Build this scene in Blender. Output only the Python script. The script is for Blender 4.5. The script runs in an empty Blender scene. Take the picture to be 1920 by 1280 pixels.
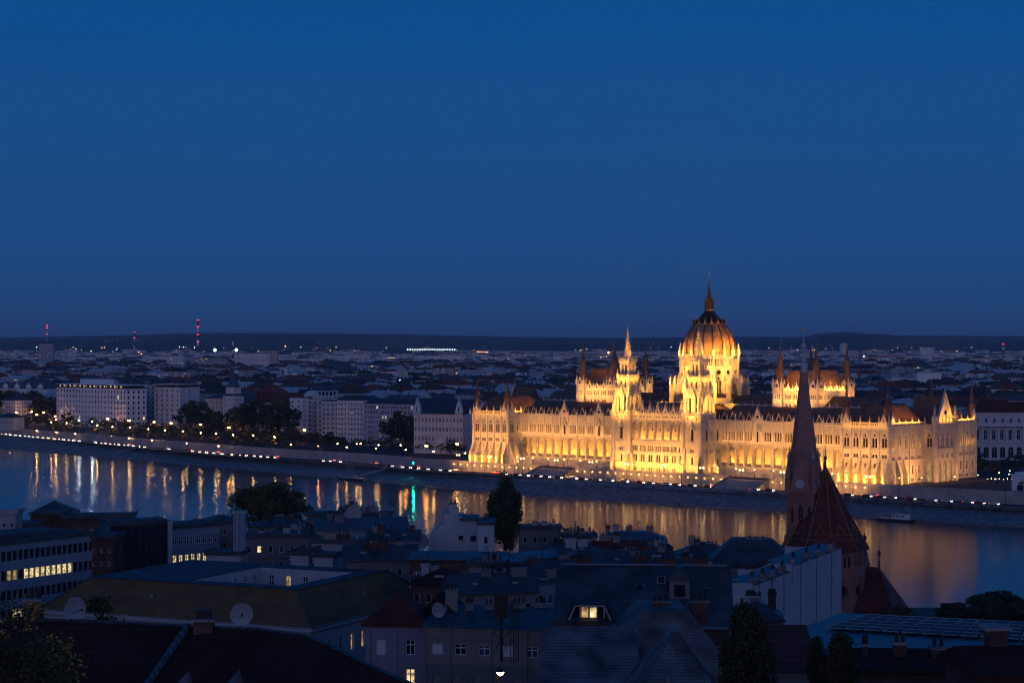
import bpy, math, random
from mathutils import Matrix, Vector
R = math.radians
scene = bpy.context.scene
COL = scene.collection
F, HOR, H = 3720.0, 644.0, 64.8          # focal length in photo pixels, horizon row, eye height
# ------------------------------------------------------------------ camera
cam_d = bpy.data.cameras.new('camera'); cam = bpy.data.objects.new('camera', cam_d); COL.objects.link(cam)
cam.location = (0, 0, H); cam.rotation_euler = (R(90), 0, 0)
cam_d.sensor_width = 36.0; cam_d.lens = F/1920*36.0; cam_d.shift_y = (HOR-640)/1920
cam_d.clip_start = 1.0; cam_d.clip_end = 60000
scene.camera = cam
def at(px, py, Y):                        # photo pixel at a known distance -> point
    return Vector(((px-960)/F*Y, Y, H-(py-HOR)/F*Y))
def onz(px, py, z):                       # photo pixel on a horizontal plane
    return at(px, py, F*(H-z)/(py-HOR))
# ------------------------------------------------------------------ materials
MATS = {}
def nodes(name):
    m = bpy.data.materials.new(name); m.use_nodes = True
    nt = m.node_tree; b = nt.nodes['Principled BSDF']
    MATS[name] = m
    return m, nt, b
def N(nt, typ, **kw):
    n = nt.nodes.new(typ)
    for k, v in kw.items():
        if k.startswith('i_'): n.inputs[k[2:].replace('_', ' ')].default_value = v
        else: setattr(n, k, v)
    return n
def mat(name, col, rough=0.85, var=0.25, scale=0.6, metal=0.0, bump=0.0, bscale=None, col2=None, coord='Object', spec=0.3, stretch=None):
    """surface with procedural colour variation (real colour variation of the thing)"""
    m, nt, b = nodes(name)
    b.inputs['Roughness'].default_value = rough; b.inputs['Metallic'].default_value = metal
    b.inputs['Specular IOR Level'].default_value = spec
    tc = N(nt, 'ShaderNodeTexCoord'); mp = N(nt, 'ShaderNodeMapping')
    if stretch: mp.inputs['Scale'].default_value = stretch
    nt.links.new(tc.outputs[coord], mp.inputs['Vector'])
    nz = N(nt, 'ShaderNodeTexNoise'); nz.inputs['Scale'].default_value = scale; nz.inputs['Detail'].default_value = 6
    nz.inputs['Roughness'].default_value = 0.65
    nt.links.new(mp.outputs[0], nz.inputs['Vector'])
    rp = N(nt, 'ShaderNodeValToRGB')
    c1 = tuple(max(0, c*(1-var)) for c in col); c2 = col2 or tuple(min(1, c*(1+var)) for c in col)
    rp.color_ramp.elements[0].color = (*c1, 1); rp.color_ramp.elements[1].color = (*c2, 1)
    rp.color_ramp.elements[0].position = 0.3; rp.color_ramp.elements[1].position = 0.7
    nt.links.new(nz.outputs['Fac'], rp.inputs['Fac']); nt.links.new(rp.outputs['Color'], b.inputs['Base Color'])
    if bump:
        n2 = N(nt, 'ShaderNodeTexNoise'); n2.inputs['Scale'].default_value = bscale or scale*6; n2.inputs['Detail'].default_value = 4
        nt.links.new(mp.outputs[0], n2.inputs['Vector'])
        bp = N(nt, 'ShaderNodeBump'); bp.inputs['Strength'].default_value = bump; bp.inputs['Distance'].default_value = 0.3
        nt.links.new(n2.outputs['Fac'], bp.inputs['Height']); nt.links.new(bp.outputs['Normal'], b.inputs['Normal'])
    return m
def emit(name, col, strength):
    m, nt, b = nodes(name)
    b.inputs['Base Color'].default_value = (*col, 1)
    b.inputs['Emission Color'].default_value = (*col, 1); b.inputs['Emission Strength'].default_value = strength
    return m
def lit_room(name, col, strength, scale=1.3):
    """lit window: uneven light of the room behind the glass"""
    m, nt, b = nodes(name); b.inputs['Base Color'].default_value = (.05, .04, .03, 1); b.inputs['Roughness'].default_value = .3
    tc = N(nt, 'ShaderNodeTexCoord'); oi = N(nt, 'ShaderNodeObjectInfo'); ad = N(nt, 'ShaderNodeVectorMath', operation='ADD')
    nt.links.new(tc.outputs['Object'], ad.inputs[0]); nt.links.new(oi.outputs['Location'], ad.inputs[1])
    nz = N(nt, 'ShaderNodeTexNoise'); nz.inputs['Scale'].default_value = scale; nz.inputs['Detail'].default_value = 3; nt.links.new(ad.outputs[0], nz.inputs['Vector'])
    rp = N(nt, 'ShaderNodeMapRange'); rp.inputs['From Min'].default_value = .35; rp.inputs['From Max'].default_value = .68; rp.inputs['To Min'].default_value = strength*.18; rp.inputs['To Max'].default_value = strength*1.5
    nt.links.new(nz.outputs['Fac'], rp.inputs['Value']); nt.links.new(rp.outputs[0], b.inputs['Emission Strength']); b.inputs['Emission Color'].default_value = (*col, 1)
    return m
def tiled(name, col, col2, tw=0.3, th=0.3, mortar=0.06, rough=0.8, bump=0.5, wear=0.35, kind='brick'):
    """roof tiles, slates, bricks or standing seams: pattern in object space, laid with the slope"""
    m, nt, b = nodes(name); b.inputs['Roughness'].default_value = rough
    b.inputs['Specular IOR Level'].default_value = 0.3
    tc = N(nt, 'ShaderNodeTexCoord'); sp = N(nt, 'ShaderNodeSeparateXYZ'); nt.links.new(tc.outputs['Object'], sp.inputs[0])
    ge = N(nt, 'ShaderNodeNewGeometry')
    ad = N(nt, 'ShaderNodeMath', operation='ADD'); nt.links.new(sp.outputs['X'], ad.inputs[0]); nt.links.new(sp.outputs['Y'], ad.inputs[1])
    cb = N(nt, 'ShaderNodeCombineXYZ'); nt.links.new(ad.outputs[0], cb.inputs['X']); nt.links.new(sp.outputs['Z'], cb.inputs['Y'])
    br = N(nt, 'ShaderNodeTexBrick'); br.inputs['Scale'].default_value = 1.0
    br.inputs['Brick Width'].default_value = tw; br.inputs['Row Height'].default_value = th; br.inputs['Mortar Size'].default_value = mortar*th
    br.inputs['Color1'].default_value = (*col, 1); br.inputs['Color2'].default_value = (*col2, 1)
    br.inputs['Mortar'].default_value = (*(c*0.45 for c in col), 1)
    nt.links.new(cb.outputs[0], br.inputs['Vector'])
    nz = N(nt, 'ShaderNodeTexNoise'); nz.inputs['Scale'].default_value = 0.35; nz.inputs['Detail'].default_value = 7
    nt.links.new(tc.outputs['Object'], nz.inputs['Vector'])
    rp = N(nt, 'ShaderNodeValToRGB'); rp.color_ramp.elements[0].position = 0.35; rp.color_ramp.elements[1].position = 0.65
    rp.color_ramp.elements[0].color = (1-wear, 1-wear, 1-wear, 1); rp.color_ramp.elements[1].color = (1+wear, 1+wear, 1+wear, 1)
    nt.links.new(nz.outputs['Fac'], rp.inputs['Fac'])
    mx = N(nt, 'ShaderNodeMix', data_type='RGBA', blend_type='MULTIPLY'); mx.inputs[0].default_value = 1.0
    nt.links.new(br.outputs['Color'], mx.inputs[6]); nt.links.new(rp.outputs['Color'], mx.inputs[7])
    nt.links.new(mx.outputs[2], b.inputs['Base Color'])
    bp = N(nt, 'ShaderNodeBump'); bp.inputs['Strength'].default_value = bump; bp.inputs['Distance'].default_value = 0.05
    nt.links.new(br.outputs['Fac'], bp.inputs['Height']); bp.invert = True
    nt.links.new(bp.outputs['Normal'], b.inputs['Normal'])
    return m
def citywall(name, col, wpx=2.6, hz=3.4, lit=0.03, dark=0.35):
    """plastered wall of a far house with rows of windows, a few of them lit rooms"""
    m, nt, b = nodes(name); b.inputs['Roughness'].default_value = 0.9; b.inputs['Specular IOR Level'].default_value = 0.2
    tc = N(nt, 'ShaderNodeTexCoord'); sp = N(nt, 'ShaderNodeSeparateXYZ'); nt.links.new(tc.outputs['Object'], sp.inputs[0])
    ad = N(nt, 'ShaderNodeMath', operation='ADD'); nt.links.new(sp.outputs['X'], ad.inputs[0]); nt.links.new(sp.outputs['Y'], ad.inputs[1])
    def M(op, a, bb):
        n = N(nt, 'ShaderNodeMath', operation=op)
        for i, v in ((0, a), (1, bb)):
            if isinstance(v, (int, float)): n.inputs[i].default_value = v
            else: nt.links.new(v, n.inputs[i])
        return n.outputs[0]
    u = M('DIVIDE', ad.outputs[0], wpx); v = M('DIVIDE', sp.outputs['Z'], hz)
    fu = M('FRACT', u, 0); fv = M('FRACT', v, 0)
    a1 = M('GREATER_THAN', fu, 0.32); a2 = M('LESS_THAN', fu, 0.72); a3 = M('GREATER_THAN', fv, 0.25); a4 = M('LESS_THAN', fv, 0.78)
    win = M('MULTIPLY', M('MULTIPLY', a1, a2), M('MULTIPLY', a3, a4))
    cb = N(nt, 'ShaderNodeCombineXYZ'); nt.links.new(M('FLOOR', u, 0), cb.inputs['X']); nt.links.new(M('FLOOR', v, 0), cb.inputs['Y'])
    oi = N(nt, 'ShaderNodeObjectInfo'); nt.links.new(M('MULTIPLY', oi.outputs['Random'], 97.0), cb.inputs['Z'])
    wn = N(nt, 'ShaderNodeTexWhiteNoise'); nt.links.new(cb.outputs[0], wn.inputs['Vector'])
    li = M('MULTIPLY', M('GREATER_THAN', wn.outputs['Value'], 1-lit), win)
    nz = N(nt, 'ShaderNodeTexNoise'); nz.inputs['Scale'].default_value = 0.12; nt.links.new(tc.outputs['Object'], nz.inputs['Vector'])
    rp = N(nt, 'ShaderNodeValToRGB'); rp.color_ramp.elements[0].color = (*(c*0.75 for c in col), 1); rp.color_ramp.elements[1].color = (*(min(1, c*1.15) for c in col), 1)
    rp.color_ramp.elements[0].position = .35; rp.color_ramp.elements[1].position = .65
    nt.links.new(nz.outputs['Fac'], rp.inputs['Fac'])
    mx = N(nt, 'ShaderNodeMix', data_type='RGBA'); nt.links.new(win, mx.inputs[0]); nt.links.new(rp.outputs['Color'], mx.inputs[6])
    mx.inputs[7].default_value = (col[0]*dark*.5, col[1]*dark*.6, col[2]*dark*.8, 1)
    nt.links.new(mx.outputs[2], b.inputs['Base Color'])
    b.inputs['Emission Color'].default_value = (1, .62, .25, 1); nt.links.new(M('MULTIPLY', li, 0.9), b.inputs['Emission Strength'])
    return m
# ------------------------------------------------------------------ mesh builder
class MB:
    def __init__(s): s.v = []; s.f = []; s.m = []; s.names = []; s.T = Matrix.Identity(4); s.cur = None
    def mat(s, name):
        if name not in s.names: s.names.append(name)
        s.cur = s.names.index(name); return s
    def face(s, pts):
        b = len(s.v)
        for p in pts: s.v.append(tuple(s.T @ Vector(p)))
        s.f.append(tuple(range(b, b+len(pts)))); s.m.append(s.cur or 0)
    def mesh(s, pts, faces):
        b = len(s.v)
        for p in pts: s.v.append(tuple(s.T @ Vector(p)))
        for f in faces: s.f.append(tuple(b+i for i in f)); s.m.append(s.cur or 0)
    def box(s, x0, x1, y0, y1, z0, z1, bottom=True):
        p = [(x0,y0,z0),(x1,y0,z0),(x1,y1,z0),(x0,y1,z0),(x0,y0,z1),(x1,y0,z1),(x1,y1,z1),(x0,y1,z1)]
        f = [(0,1,5,4),(1,2,6,5),(2,3,7,6),(3,0,4,7),(4,5,6,7)]
        if bottom: f.append((3,2,1,0))
        s.mesh(p, f)
    def prism(s, poly, z0, z1, top=True, bottom=True):
        n = len(poly)
        p = [(x, y, z0) for x, y in poly]+[(x, y, z1) for x, y in poly]
        f = [(i, (i+1) % n, n+(i+1) % n, n+i) for i in range(n)]
        if top: f.append(tuple(range(n, 2*n)))
        if bottom: f.append(tuple(range(n-1, -1, -1)))
        s.mesh(p, f)
    def ext(s, poly, y0, y1):              # (x, z) outline given thickness along y
        n = len(poly)
        p = [(x, y0, z) for x, z in poly]+[(x, y1, z) for x, z in poly]
        f = [(i, (i+1) % n, n+(i+1) % n, n+i) for i in range(n)]
        s.mesh(p, f+[tuple(range(n-1, -1, -1)), tuple(range(n, 2*n))])
    def extx(s, poly, x0, x1):             # (y, z) outline given thickness along x
        n = len(poly)
        p = [(x0, y, z) for y, z in poly]+[(x1, y, z) for y, z in poly]
        f = [(i, (i+1) % n, n+(i+1) % n, n+i) for i in range(n)]
        s.mesh(p, f+[tuple(range(n-1, -1, -1)), tuple(range(n, 2*n))])
    def lathe(s, prof, n=12, cx=0, cy=0, rot=0, caps=True):
        pts = []
        for r, z in prof:
            for i in range(n):
                a = rot+2*math.pi*i/n; pts.append((cx+r*math.cos(a), cy+r*math.sin(a), z))
        f = []
        for k in range(len(prof)-1):
            for i in range(n): f.append((k*n+i, k*n+(i+1) % n, (k+1)*n+(i+1) % n, (k+1)*n+i))
        if caps: f += [tuple(range(n-1, -1, -1)), tuple(range((len(prof)-1)*n, len(prof)*n))]
        s.mesh(pts, f)
    def tube(s, p0, p1, r0, r1=None, n=6):
        p0, p1 = Vector(p0), Vector(p1); r1 = r0 if r1 is None else r1
        d = (p1-p0); L = d.length
        if L < 1e-6: return
        q = d.to_track_quat('Z', 'Y').to_matrix().to_4x4(); old = s.T
        s.T = old @ Matrix.Translation(p0) @ q
        s.lathe([(r0, 0), (r1, L)], n); s.T = old
    def build(s, name, mats=None, parent=None, smooth=False, loc=None):
        if not s.f: return None
        me = bpy.data.meshes.new(name); me.from_pydata(s.v, [], s.f)
        for nm in (s.names or [mats]): me.materials.append(MATS[nm])
        if s.names and len(s.names) > 1: me.polygons.foreach_set('material_index', s.m)
        if smooth: me.polygons.foreach_set('use_smooth', [True]*len(s.f))
        me.update()
        return link(name, me, parent, loc)
def link(name, data, parent=None, loc=None, rz=0):
    o = bpy.data.objects.new(name, data); COL.objects.link(o)
    if parent: o.parent = parent
    if loc is not None: o.location = loc
    if rz: o.rotation_euler = (0, 0, rz)
    return o
def tag(o, label=None, cat=None, group=None, kind=None):
    if label: o['label'] = label
    if cat: o['category'] = cat
    if group: o['group'] = group
    if kind: o['kind'] = kind
    return o
def thing(name, label, cat, loc=(0, 0, 0), rz=0, group=None):
    return tag(link(name, None, None, loc, rz), label, cat, group)
KIDS = {}
def copy_tree(o, loc, rz=None, label=None, sc=None):
    c = o.copy(); COL.objects.link(c); c.location = loc
    if rz is not None: c.rotation_euler = (0, 0, rz)
    if label: c['label'] = label
    if sc: c.scale = sc
    def kids(a, b):
        if a.name not in KIDS: KIDS[a.name] = [k for k in bpy.data.objects if k.parent == a]
        for k in KIDS[a.name]:
            d = k.copy(); COL.objects.link(d); d.parent = b; kids(k, d)
    kids(o, c)
    return c
# ------------------------------------------------------------------ facades with real openings
def outline(k, w, h, n=5):
    if k == 'r': return [(-w/2, 0), (w/2, 0), (w/2, h), (-w/2, h)], None
    if k == 'o':
        r = w/2; return [(r*math.cos(a), h/2+h/2*math.sin(a)) for a in [2*math.pi*(i+.5)/8 for i in range(8)]], None
    rise = w/2 if k == 'a' else w*0.8
    rise = min(rise, h*.8); hs = h-rise; arc = []
    for i in range(n+1):
        t = i/n
        if k == 'a': arc.append((w/2*math.cos(t*math.pi/2), hs+rise*math.sin(t*math.pi/2)))
        else: arc.append((w/2*(1-t**1.6), hs+rise*math.sin(t*math.pi/2)**.9))
    pts = [(-w/2, 0), (w/2, 0)]+arc+[(-x, z) for x, z in reversed(arc[:-1])]
    return pts, arc
def facade(mb, w, z0, z1, ops, x0=0.0, thick=0.5):
    """wall in the plane y=0 (inward +y) with openings (xc, zb, w, h, kind); reveals thick deep"""
    rects = [(x-ww/2, x+ww/2, z, z+hh) for x, z, ww, hh, k in ops]
    xs = sorted({round(v, 4) for r in rects for v in r[:2]} | {x0, x0+w}); zs = sorted({round(v, 4) for r in rects for v in r[2:]} | {z0, z1})
    xs = [x for x in xs if x0-1e-6 <= x <= x0+w+1e-6]; zs = [z for z in zs if z0-1e-6 <= z <= z1+1e-6]
    for j in range(len(zs)-1):
        za, zb = zs[j], zs[j+1]; zm = (za+zb)/2; row = [r for r in rects if r[2] < zm < r[3]]; st = None
        for i in range(len(xs)):
            if i < len(xs)-1:
                xm = (xs[i]+xs[i+1])/2; hole = any(r[0] < xm < r[1] for r in row)
            else: hole = True
            if not hole and st is None: st = xs[i]
            if hole and st is not None:
                mb.face([(st, 0, za), (xs[i], 0, za), (xs[i], 0, zb), (st, 0, zb)]); st = None
    for x, z, ww, hh, k in ops:
        pts, arc = outline(k, ww, hh)
        n = len(pts)
        for i in range(n):
            a, b = pts[i], pts[(i+1) % n]
            mb.face([(x+a[0], 0, z+a[1]), (x+a[0], thick, z+a[1]), (x+b[0], thick, z+b[1]), (x+b[0], 0, z+b[1])])
        if arc:
            for sg in (1, -1):
                for i in range(len(arc)-1):
                    t = [(x+sg*ww/2, 0, z+hh), (x+sg*arc[i][0], 0, z+arc[i][1]), (x+sg*arc[i+1][0], 0, z+arc[i+1][1])]
                    mb.face(t if sg < 0 else t[::-1])
        elif k == 'o':
            for cx, cz in ((1, 1), (-1, 1), (-1, -1), (1, -1)):
                c = (x+cx*ww/2, 0, z+hh/2+cz*hh/2); q = [p for p in pts if p[0]*cx >= -1e-6 and (p[1]-hh/2)*cz >= -1e-6]
                q.sort(key=lambda p: math.atan2((p[1]-hh/2)*cz, p[0]*cx))
                q = [(cx*ww/2, hh/2)]+q+[(0, hh/2+cz*hh/2)]
                for i in range(len(q)-1): mb.face([c, (x+q[i][0], 0, z+q[i][1]), (x+q[i+1][0], 0, z+q[i+1][1])])
WCACHE = {}
def window_mesh(subs, frame, glass, mull):
    key = (tuple(subs), frame, glass, mull)
    if key in WCACHE: return WCACHE[key]
    mb = MB()
    for dx, dz, w, h, k in subs:
        pts, _ = outline(k, w, h)
        mb.mat(glass); mb.face([(dx+x, .02, dz+z) for x, z in pts])
        mb.mat(frame); t = mull
        if t:
            n = len(pts); cz = h/2
            for i in range(n):
                a, b = pts[i], pts[(i+1) % n]
                sa, sb = 1-2*t/w, 1-2*t/h
                mb.face([(dx+a[0], -.03, dz+a[1]), (dx+b[0], -.03, dz+b[1]), (dx+b[0]*sa, -.03, dz+cz+(b[1]-cz)*sb), (dx+a[0]*sa, -.03, dz+cz+(a[1]-cz)*sb)])
            if k != 'o' and w > .9:
                mb.box(dx-t/2, dx+t/2, -.05, 0, dz+t, dz+h-t); mb.box(dx-w/2+t, dx+w/2-t, -.04, 0, dz+h*.62, dz+h*.62+t)
    me = bpy.data.meshes.new('window')
    me.from_pydata(mb.v, [], mb.f)
    for nm in mb.names: me.materials.append(MATS[nm])
    me.polygons.foreach_set('material_index', mb.m); me.update()
    WCACHE[key] = me
    return me
class Body:
    """collects walls and window placements of one building in its local frame"""
    def __init__(s, root, wallmat, thick=.45): s.root = root; s.mb = MB(); s.wm = wallmat; s.mb.mat(wallmat); s.win = []; s.thick = thick
    def wall(s, ox, oy, ang, w, z0, z1, groups=(), oz=0, thick=None, m=None, panes=True):
        """groups: (x, z, subs, frame, glass, mullion)"""
        T = Matrix.Translation((ox, oy, oz)) @ Matrix.Rotation(ang, 4, 'Z')
        s.mb.T = T; s.mb.mat(m or s.wm); th = thick or s.thick
        ops = [(g[0]+d[0], g[1]+d[1], d[2], d[3], d[4]) for g in groups for d in g[2]]
        facade(s.mb, w, z0, z1, ops, thick=th)
        if panes:
            for g in groups: s.win.append((T @ Vector((g[0], th-.03, g[1])), ang, tuple(g[2]), g[3], g[4], g[5]))
        s.mb.T = Matrix.Identity(4)
        return T
    def windows(s, limit=100, name='window', rest='small_window', size=None):
        w = sorted(s.win, key=lambda a: -sum(d[2]*d[3] for d in a[2]))
        for p, ang, subs, fr, gl, mu in w[:limit]:
            o = link(name, window_mesh(subs, fr, gl, mu), s.root, p, ang)
        if w[limit:]:
            r = MB()
            for p, ang, subs, fr, gl, mu in w[limit:]:
                r.T = Matrix.Translation(p) @ Matrix.Rotation(ang, 4, 'Z')
                for dx, dz, ww, hh, k in subs:
                    r.mat(gl); r.face([(dx+x, .02, dz+z) for x, z in outline(k, ww, hh)[0]])
            tag(r.build(rest, None, s.root), kind='stuff')
        s.win = []
HAZE = 4.0e-5
# ------------------------------------------------------------------ world: clear sky a little after sunset (afterglow behind the camera, in the west)
scene.view_settings.view_transform = 'Standard'; scene.view_settings.look = 'None'; scene.view_settings.gamma = 1; scene.view_settings.exposure = 0
w = bpy.data.worlds.new('World'); scene.world = w; w.use_nodes = True
nt = w.node_tree; bg = nt.nodes['Background']
tc = N(nt, 'ShaderNodeTexCoord'); sp = N(nt, 'ShaderNodeSeparateXYZ'); nt.links.new(tc.outputs['Generated'], sp.inputs[0])
rp = N(nt, 'ShaderNodeValToRGB'); cr = rp.color_ramp; cr.interpolation = 'EASE'
def lin(r, g, b):
    f = lambda c: (c/255/12.92) if c/255 <= .04045 else ((c/255+.055)/1.055)**2.4
    return (f(r), f(g), f(b), 1)
SKY = [(0.0, lin(30, 70, 120)), (0.022, lin(29, 73, 126)), (0.06, lin(26, 76, 133)), (0.11, lin(22, 78, 138)), (0.165, lin(10, 77, 142)), (0.45, lin(8, 66, 128)), (1.0, lin(6, 48, 100))]
cr.elements[0].position = SKY[0][0]; cr.elements[0].color = SKY[0][1]; cr.elements[1].position = SKY[-1][0]; cr.elements[1].color = SKY[-1][1]
for p, c in SKY[1:-1]:
    e = cr.elements.new(p); e.color = c
nt.links.new(sp.outputs['Z'], rp.inputs['Fac'])
# western afterglow
gl = N(nt, 'ShaderNodeMapRange'); gl.inputs['From Min'].default_value = 0.05; gl.inputs['From Max'].default_value = -1.0
nt.links.new(sp.outputs['Y'], gl.inputs['Value'])
gz = N(nt, 'ShaderNodeMapRange'); gz.inputs['From Min'].default_value = .5; gz.inputs['From Max'].default_value = 0.0
nt.links.new(sp.outputs['Z'], gz.inputs['Value'])
gm = N(nt, 'ShaderNodeMath', operation='MULTIPLY'); nt.links.new(gl.outputs[0], gm.inputs[0]); nt.links.new(gz.outputs[0], gm.inputs[1])
gc = N(nt, 'ShaderNodeMix', data_type='RGBA', blend_type='ADD'); gc.inputs[7].default_value = (.66, .54, .74, 1)
nt.links.new(gm.outputs[0], gc.inputs[0]); nt.links.new(rp.outputs['Color'], gc.inputs[6])
# a faint streak of thin cloud low in the east
mp = N(nt, 'ShaderNodeMapping'); mp.inputs['Scale'].default_value = (5, 5, 60); nt.links.new(tc.outputs['Generated'], mp.inputs['Vector'])
cn = N(nt, 'ShaderNodeTexNoise'); cn.inputs['Scale'].default_value = 1.2; cn.inputs['Detail'].default_value = 5; nt.links.new(mp.outputs[0], cn.inputs['Vector'])
cp = N(nt, 'ShaderNodeValToRGB'); cp.color_ramp.elements[0].position = .62; cp.color_ramp.elements[0].color = (1, 1, 1, 1); cp.color_ramp.elements[1].position = .8; cp.color_ramp.elements[1].color = (.86, .88, .92, 1)
nt.links.new(cn.outputs['Fac'], cp.inputs['Fac'])
cm = N(nt, 'ShaderNodeMix', data_type='RGBA', blend_type='MULTIPLY'); cm.inputs[0].default_value = 1
nt.links.new(gc.outputs[2], cm.inputs[6]); nt.links.new(cp.outputs['Color'], cm.inputs[7])
nt.links.new(cm.outputs[2], bg.inputs['Color']); bg.inputs['Strength'].default_value = 1.0
scene.cycles.use_light_tree = True; scene.cycles.max_bounces = 5; scene.cycles.diffuse_bounces = 2; scene.cycles.glossy_bounces = 3
scene.cycles.caustics_reflective = False; scene.cycles.caustics_refractive = False; scene.cycles.use_denoising = True
scene.cycles.sample_clamp_indirect = 4.0; scene.cycles.pixel_filter_type = 'BLACKMAN_HARRIS'; scene.cycles.filter_width = 1.1
# ------------------------------------------------------------------ palette
mat('limestone', (.56, .49, .39), .85, .18, .35, bump=.3)
mat('limestone_trim', (.62, .55, .45), .85, .12, .8)
tiled('copper_brown_roof', (.18, .10, .062), (.22, .125, .078), .9, .5, .08, .55, wear=.3)
tiled('dome_copper', (.42, .24, .11), (.46, .26, .12), 1.0, .6, .06, .5, wear=.15)
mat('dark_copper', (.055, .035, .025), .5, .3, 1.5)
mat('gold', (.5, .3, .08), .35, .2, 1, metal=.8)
mat('window_brown', (.022, .012, .008), .25, .5, .5, spec=.5)
mat('window_dark', (.012, .017, .026), .15, .4, .3, spec=.6)
mat('window_blue', (.07, .10, .15), .2, .4, .3, spec=.6)
tiled('quay_stone', (.22, .22, .235), (.27, .265, .27), 2.4, .55, .1, .9, bump=.8, wear=.35)
mat('quay_pale', (.42, .38, .36), .9, .2, .2, bump=.3)
mat('asphalt', (.05, .05, .055), .8, .25, .4)
mat('pale_render', (.66, .62, .62), .9, .14, .2)
mat('white_render', (.80, .78, .78), .9, .1, .25)
mat('blue_render', (.5, .6, .7), .9, .12, .2)
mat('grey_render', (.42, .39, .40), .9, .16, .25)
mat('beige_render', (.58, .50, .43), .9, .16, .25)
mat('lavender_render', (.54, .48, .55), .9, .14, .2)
mat('white_paint', (.75, .75, .76), .6, .05, 1)
mat('iron', (.02, .021, .024), .5, .3, 2)
mat('galvanised', (.28, .31, .34), .4, .2, 1, metal=.6)
mat('bark', (.06, .045, .035), .95, .3, 2)
tiled('red_tile', (.15, .035, .026), (.11, .028, .022), .35, .3, .12, .85)
tiled('dark_red_tile', (.05, .016, .014), (.035, .012, .011), .3, .25, .15, .9)
tiled('slate', (.042, .056, .075), (.06, .075, .095), .4, .25, .1, .5)
tiled('blue_metal', (.06, .105, .155), (.07, .12, .17), .6, 6.0, .02, .38, bump=.3, wear=.2)
tiled('grey_tile', (.11, .12, .14), (.14, .145, .165), .28, .22, .08, .8, bump=.25, wear=.55)
tiled('olive_tile', (.22, .12, .045), (.20, .108, .042), .3, .25, .1, .8, wear=.2)
tiled('brick', (.13, .068, .058), (.10, .055, .05), .26, .09, .12, .9)
tiled('flat_felt', (.055, .07, .09), (.062, .078, .10), 1.0, 4.0, .02, .7)
emit('lamp_orange', (1, .36, .06), 230); emit('lamp_warm', (1, .52, .15), 170); emit('lamp_white', (.8, .92, 1), 230); emit('wall_lamp', (1, .48, .09), 40); emit('terrace_lamp_glow', (1, .6, .22), 20)
lit_room('lit_window', (1, .70, .32), 1.2); lit_room('lit_window_dim', (1, .58, .22), .5)
emit('red_light', (1, .03, .05), 5); emit('green_light', (.0, .9, .5), 420)
emit('head_light', (1, .88, .7), 15); emit('tail_light', (1, .05, .06), 12)

mat('near_white', (.40, .43, .48), .9, .14, .2); mat('near_blue', (.20, .26, .34), .9, .14, .25); mat('near_pale', (.33, .34, .37), .9, .16, .3); mat('near_grey', (.17, .165, .18), .9, .2, .3); mat('near_beige', (.25, .225, .20), .9, .2, .3); mat('near_lavender', (.27, .24, .30), .9, .2, .3)  # near-bank walls: shade of the unbuilt hill behind the camera put into the colour
mat('skylight_glass', (.012, .018, .028), .55, .3, .4)
# ================================================================== the parliament palace; local x along the river front, y into the depth
PX, PY, PA = -21.4, 1108.0, math.atan2(-.676, .737)
PT = Matrix.Translation((PX, PY, 0)) @ Matrix.Rotation(PA, 4, 'Z')
pal = thing('parliament_palace', 'huge floodlit neo-gothic palace with a ribbed copper dome on the far bank', 'palace', (PX, PY, 0), PA)
def PW(x, y, z): return PT @ Vector((x, y, z))
PB = Body(pal, 'limestone', .8)
roofs = []
def sub(dx, dz, w, h, k): return (dx, dz, w, h, k)
BIF = (sub(-.75, 0, 1.15, 4.6, 'g'), sub(.75, 0, 1.15, 4.6, 'g'), sub(0, 5.1, 1.2, 1.2, 'o'))
PAIR = (sub(-.8, 0, .95, 1.6, 'r'), sub(.8, 0, .95, 1.6, 'r'))
TRIO = (sub(-1.35, 0, .85, 2.6, 'r'), sub(0, 0, .85, 2.6, 'r'), sub(1.35, 0, .85, 2.6, 'r'))
LAN3 = (sub(-1.5, 0, 1.0, 4.6, 'g'), sub(0, 0, 1.0, 4.6, 'g'), sub(1.5, 0, 1.0, 4.6, 'g'))
DOOR = (sub(-.75, 0, 1.2, 5.2, 'g'), sub(.75, 0, 1.2, 5.2, 'g'), sub(0, 6.0, 1.3, 1.3, 'o'))
BIFL = (sub(-.75, 0, 1.15, 3.8, 'a'), sub(.75, 0, 1.15, 3.8, 'a'))
def g(x, z, subs, gl='window_brown'): return (x, z, subs, 'limestone_trim', gl, .12)
trim = MB().mat('limestone_trim')           # string courses, pilasters and mouldings
butt = []
def course(T, x0, x1, z, out=.45, h=.5):
    trim.T = T; trim.box(x0-out, x1+out, -out, 0.02, z, z+h); trim.T = Matrix.Identity(4)
pins = []
def pin(T, x, y, z, h, w=.8): pins.append((T @ Vector((x, y, z)), h, w))
bal = MB().mat('limestone_trim')
def balustrade(T, x0, x1, z, h=1.9, y=-.1):
    bal.T = T; bal.box(x0, x1, y-.2, y+.2, z+h-.35, z+h); bal.box(x0, x1, y-.2, y+.2, z, z+.35)
    n = max(2, int((x1-x0)/.95))
    for i in range(n+1):
        x = x0+(x1-x0)*i/n; bal.box(x-.17, x+.17, y-.14, y+.14, z+.35, z+h-.35)
    bal.T = Matrix.Identity(4)
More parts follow.
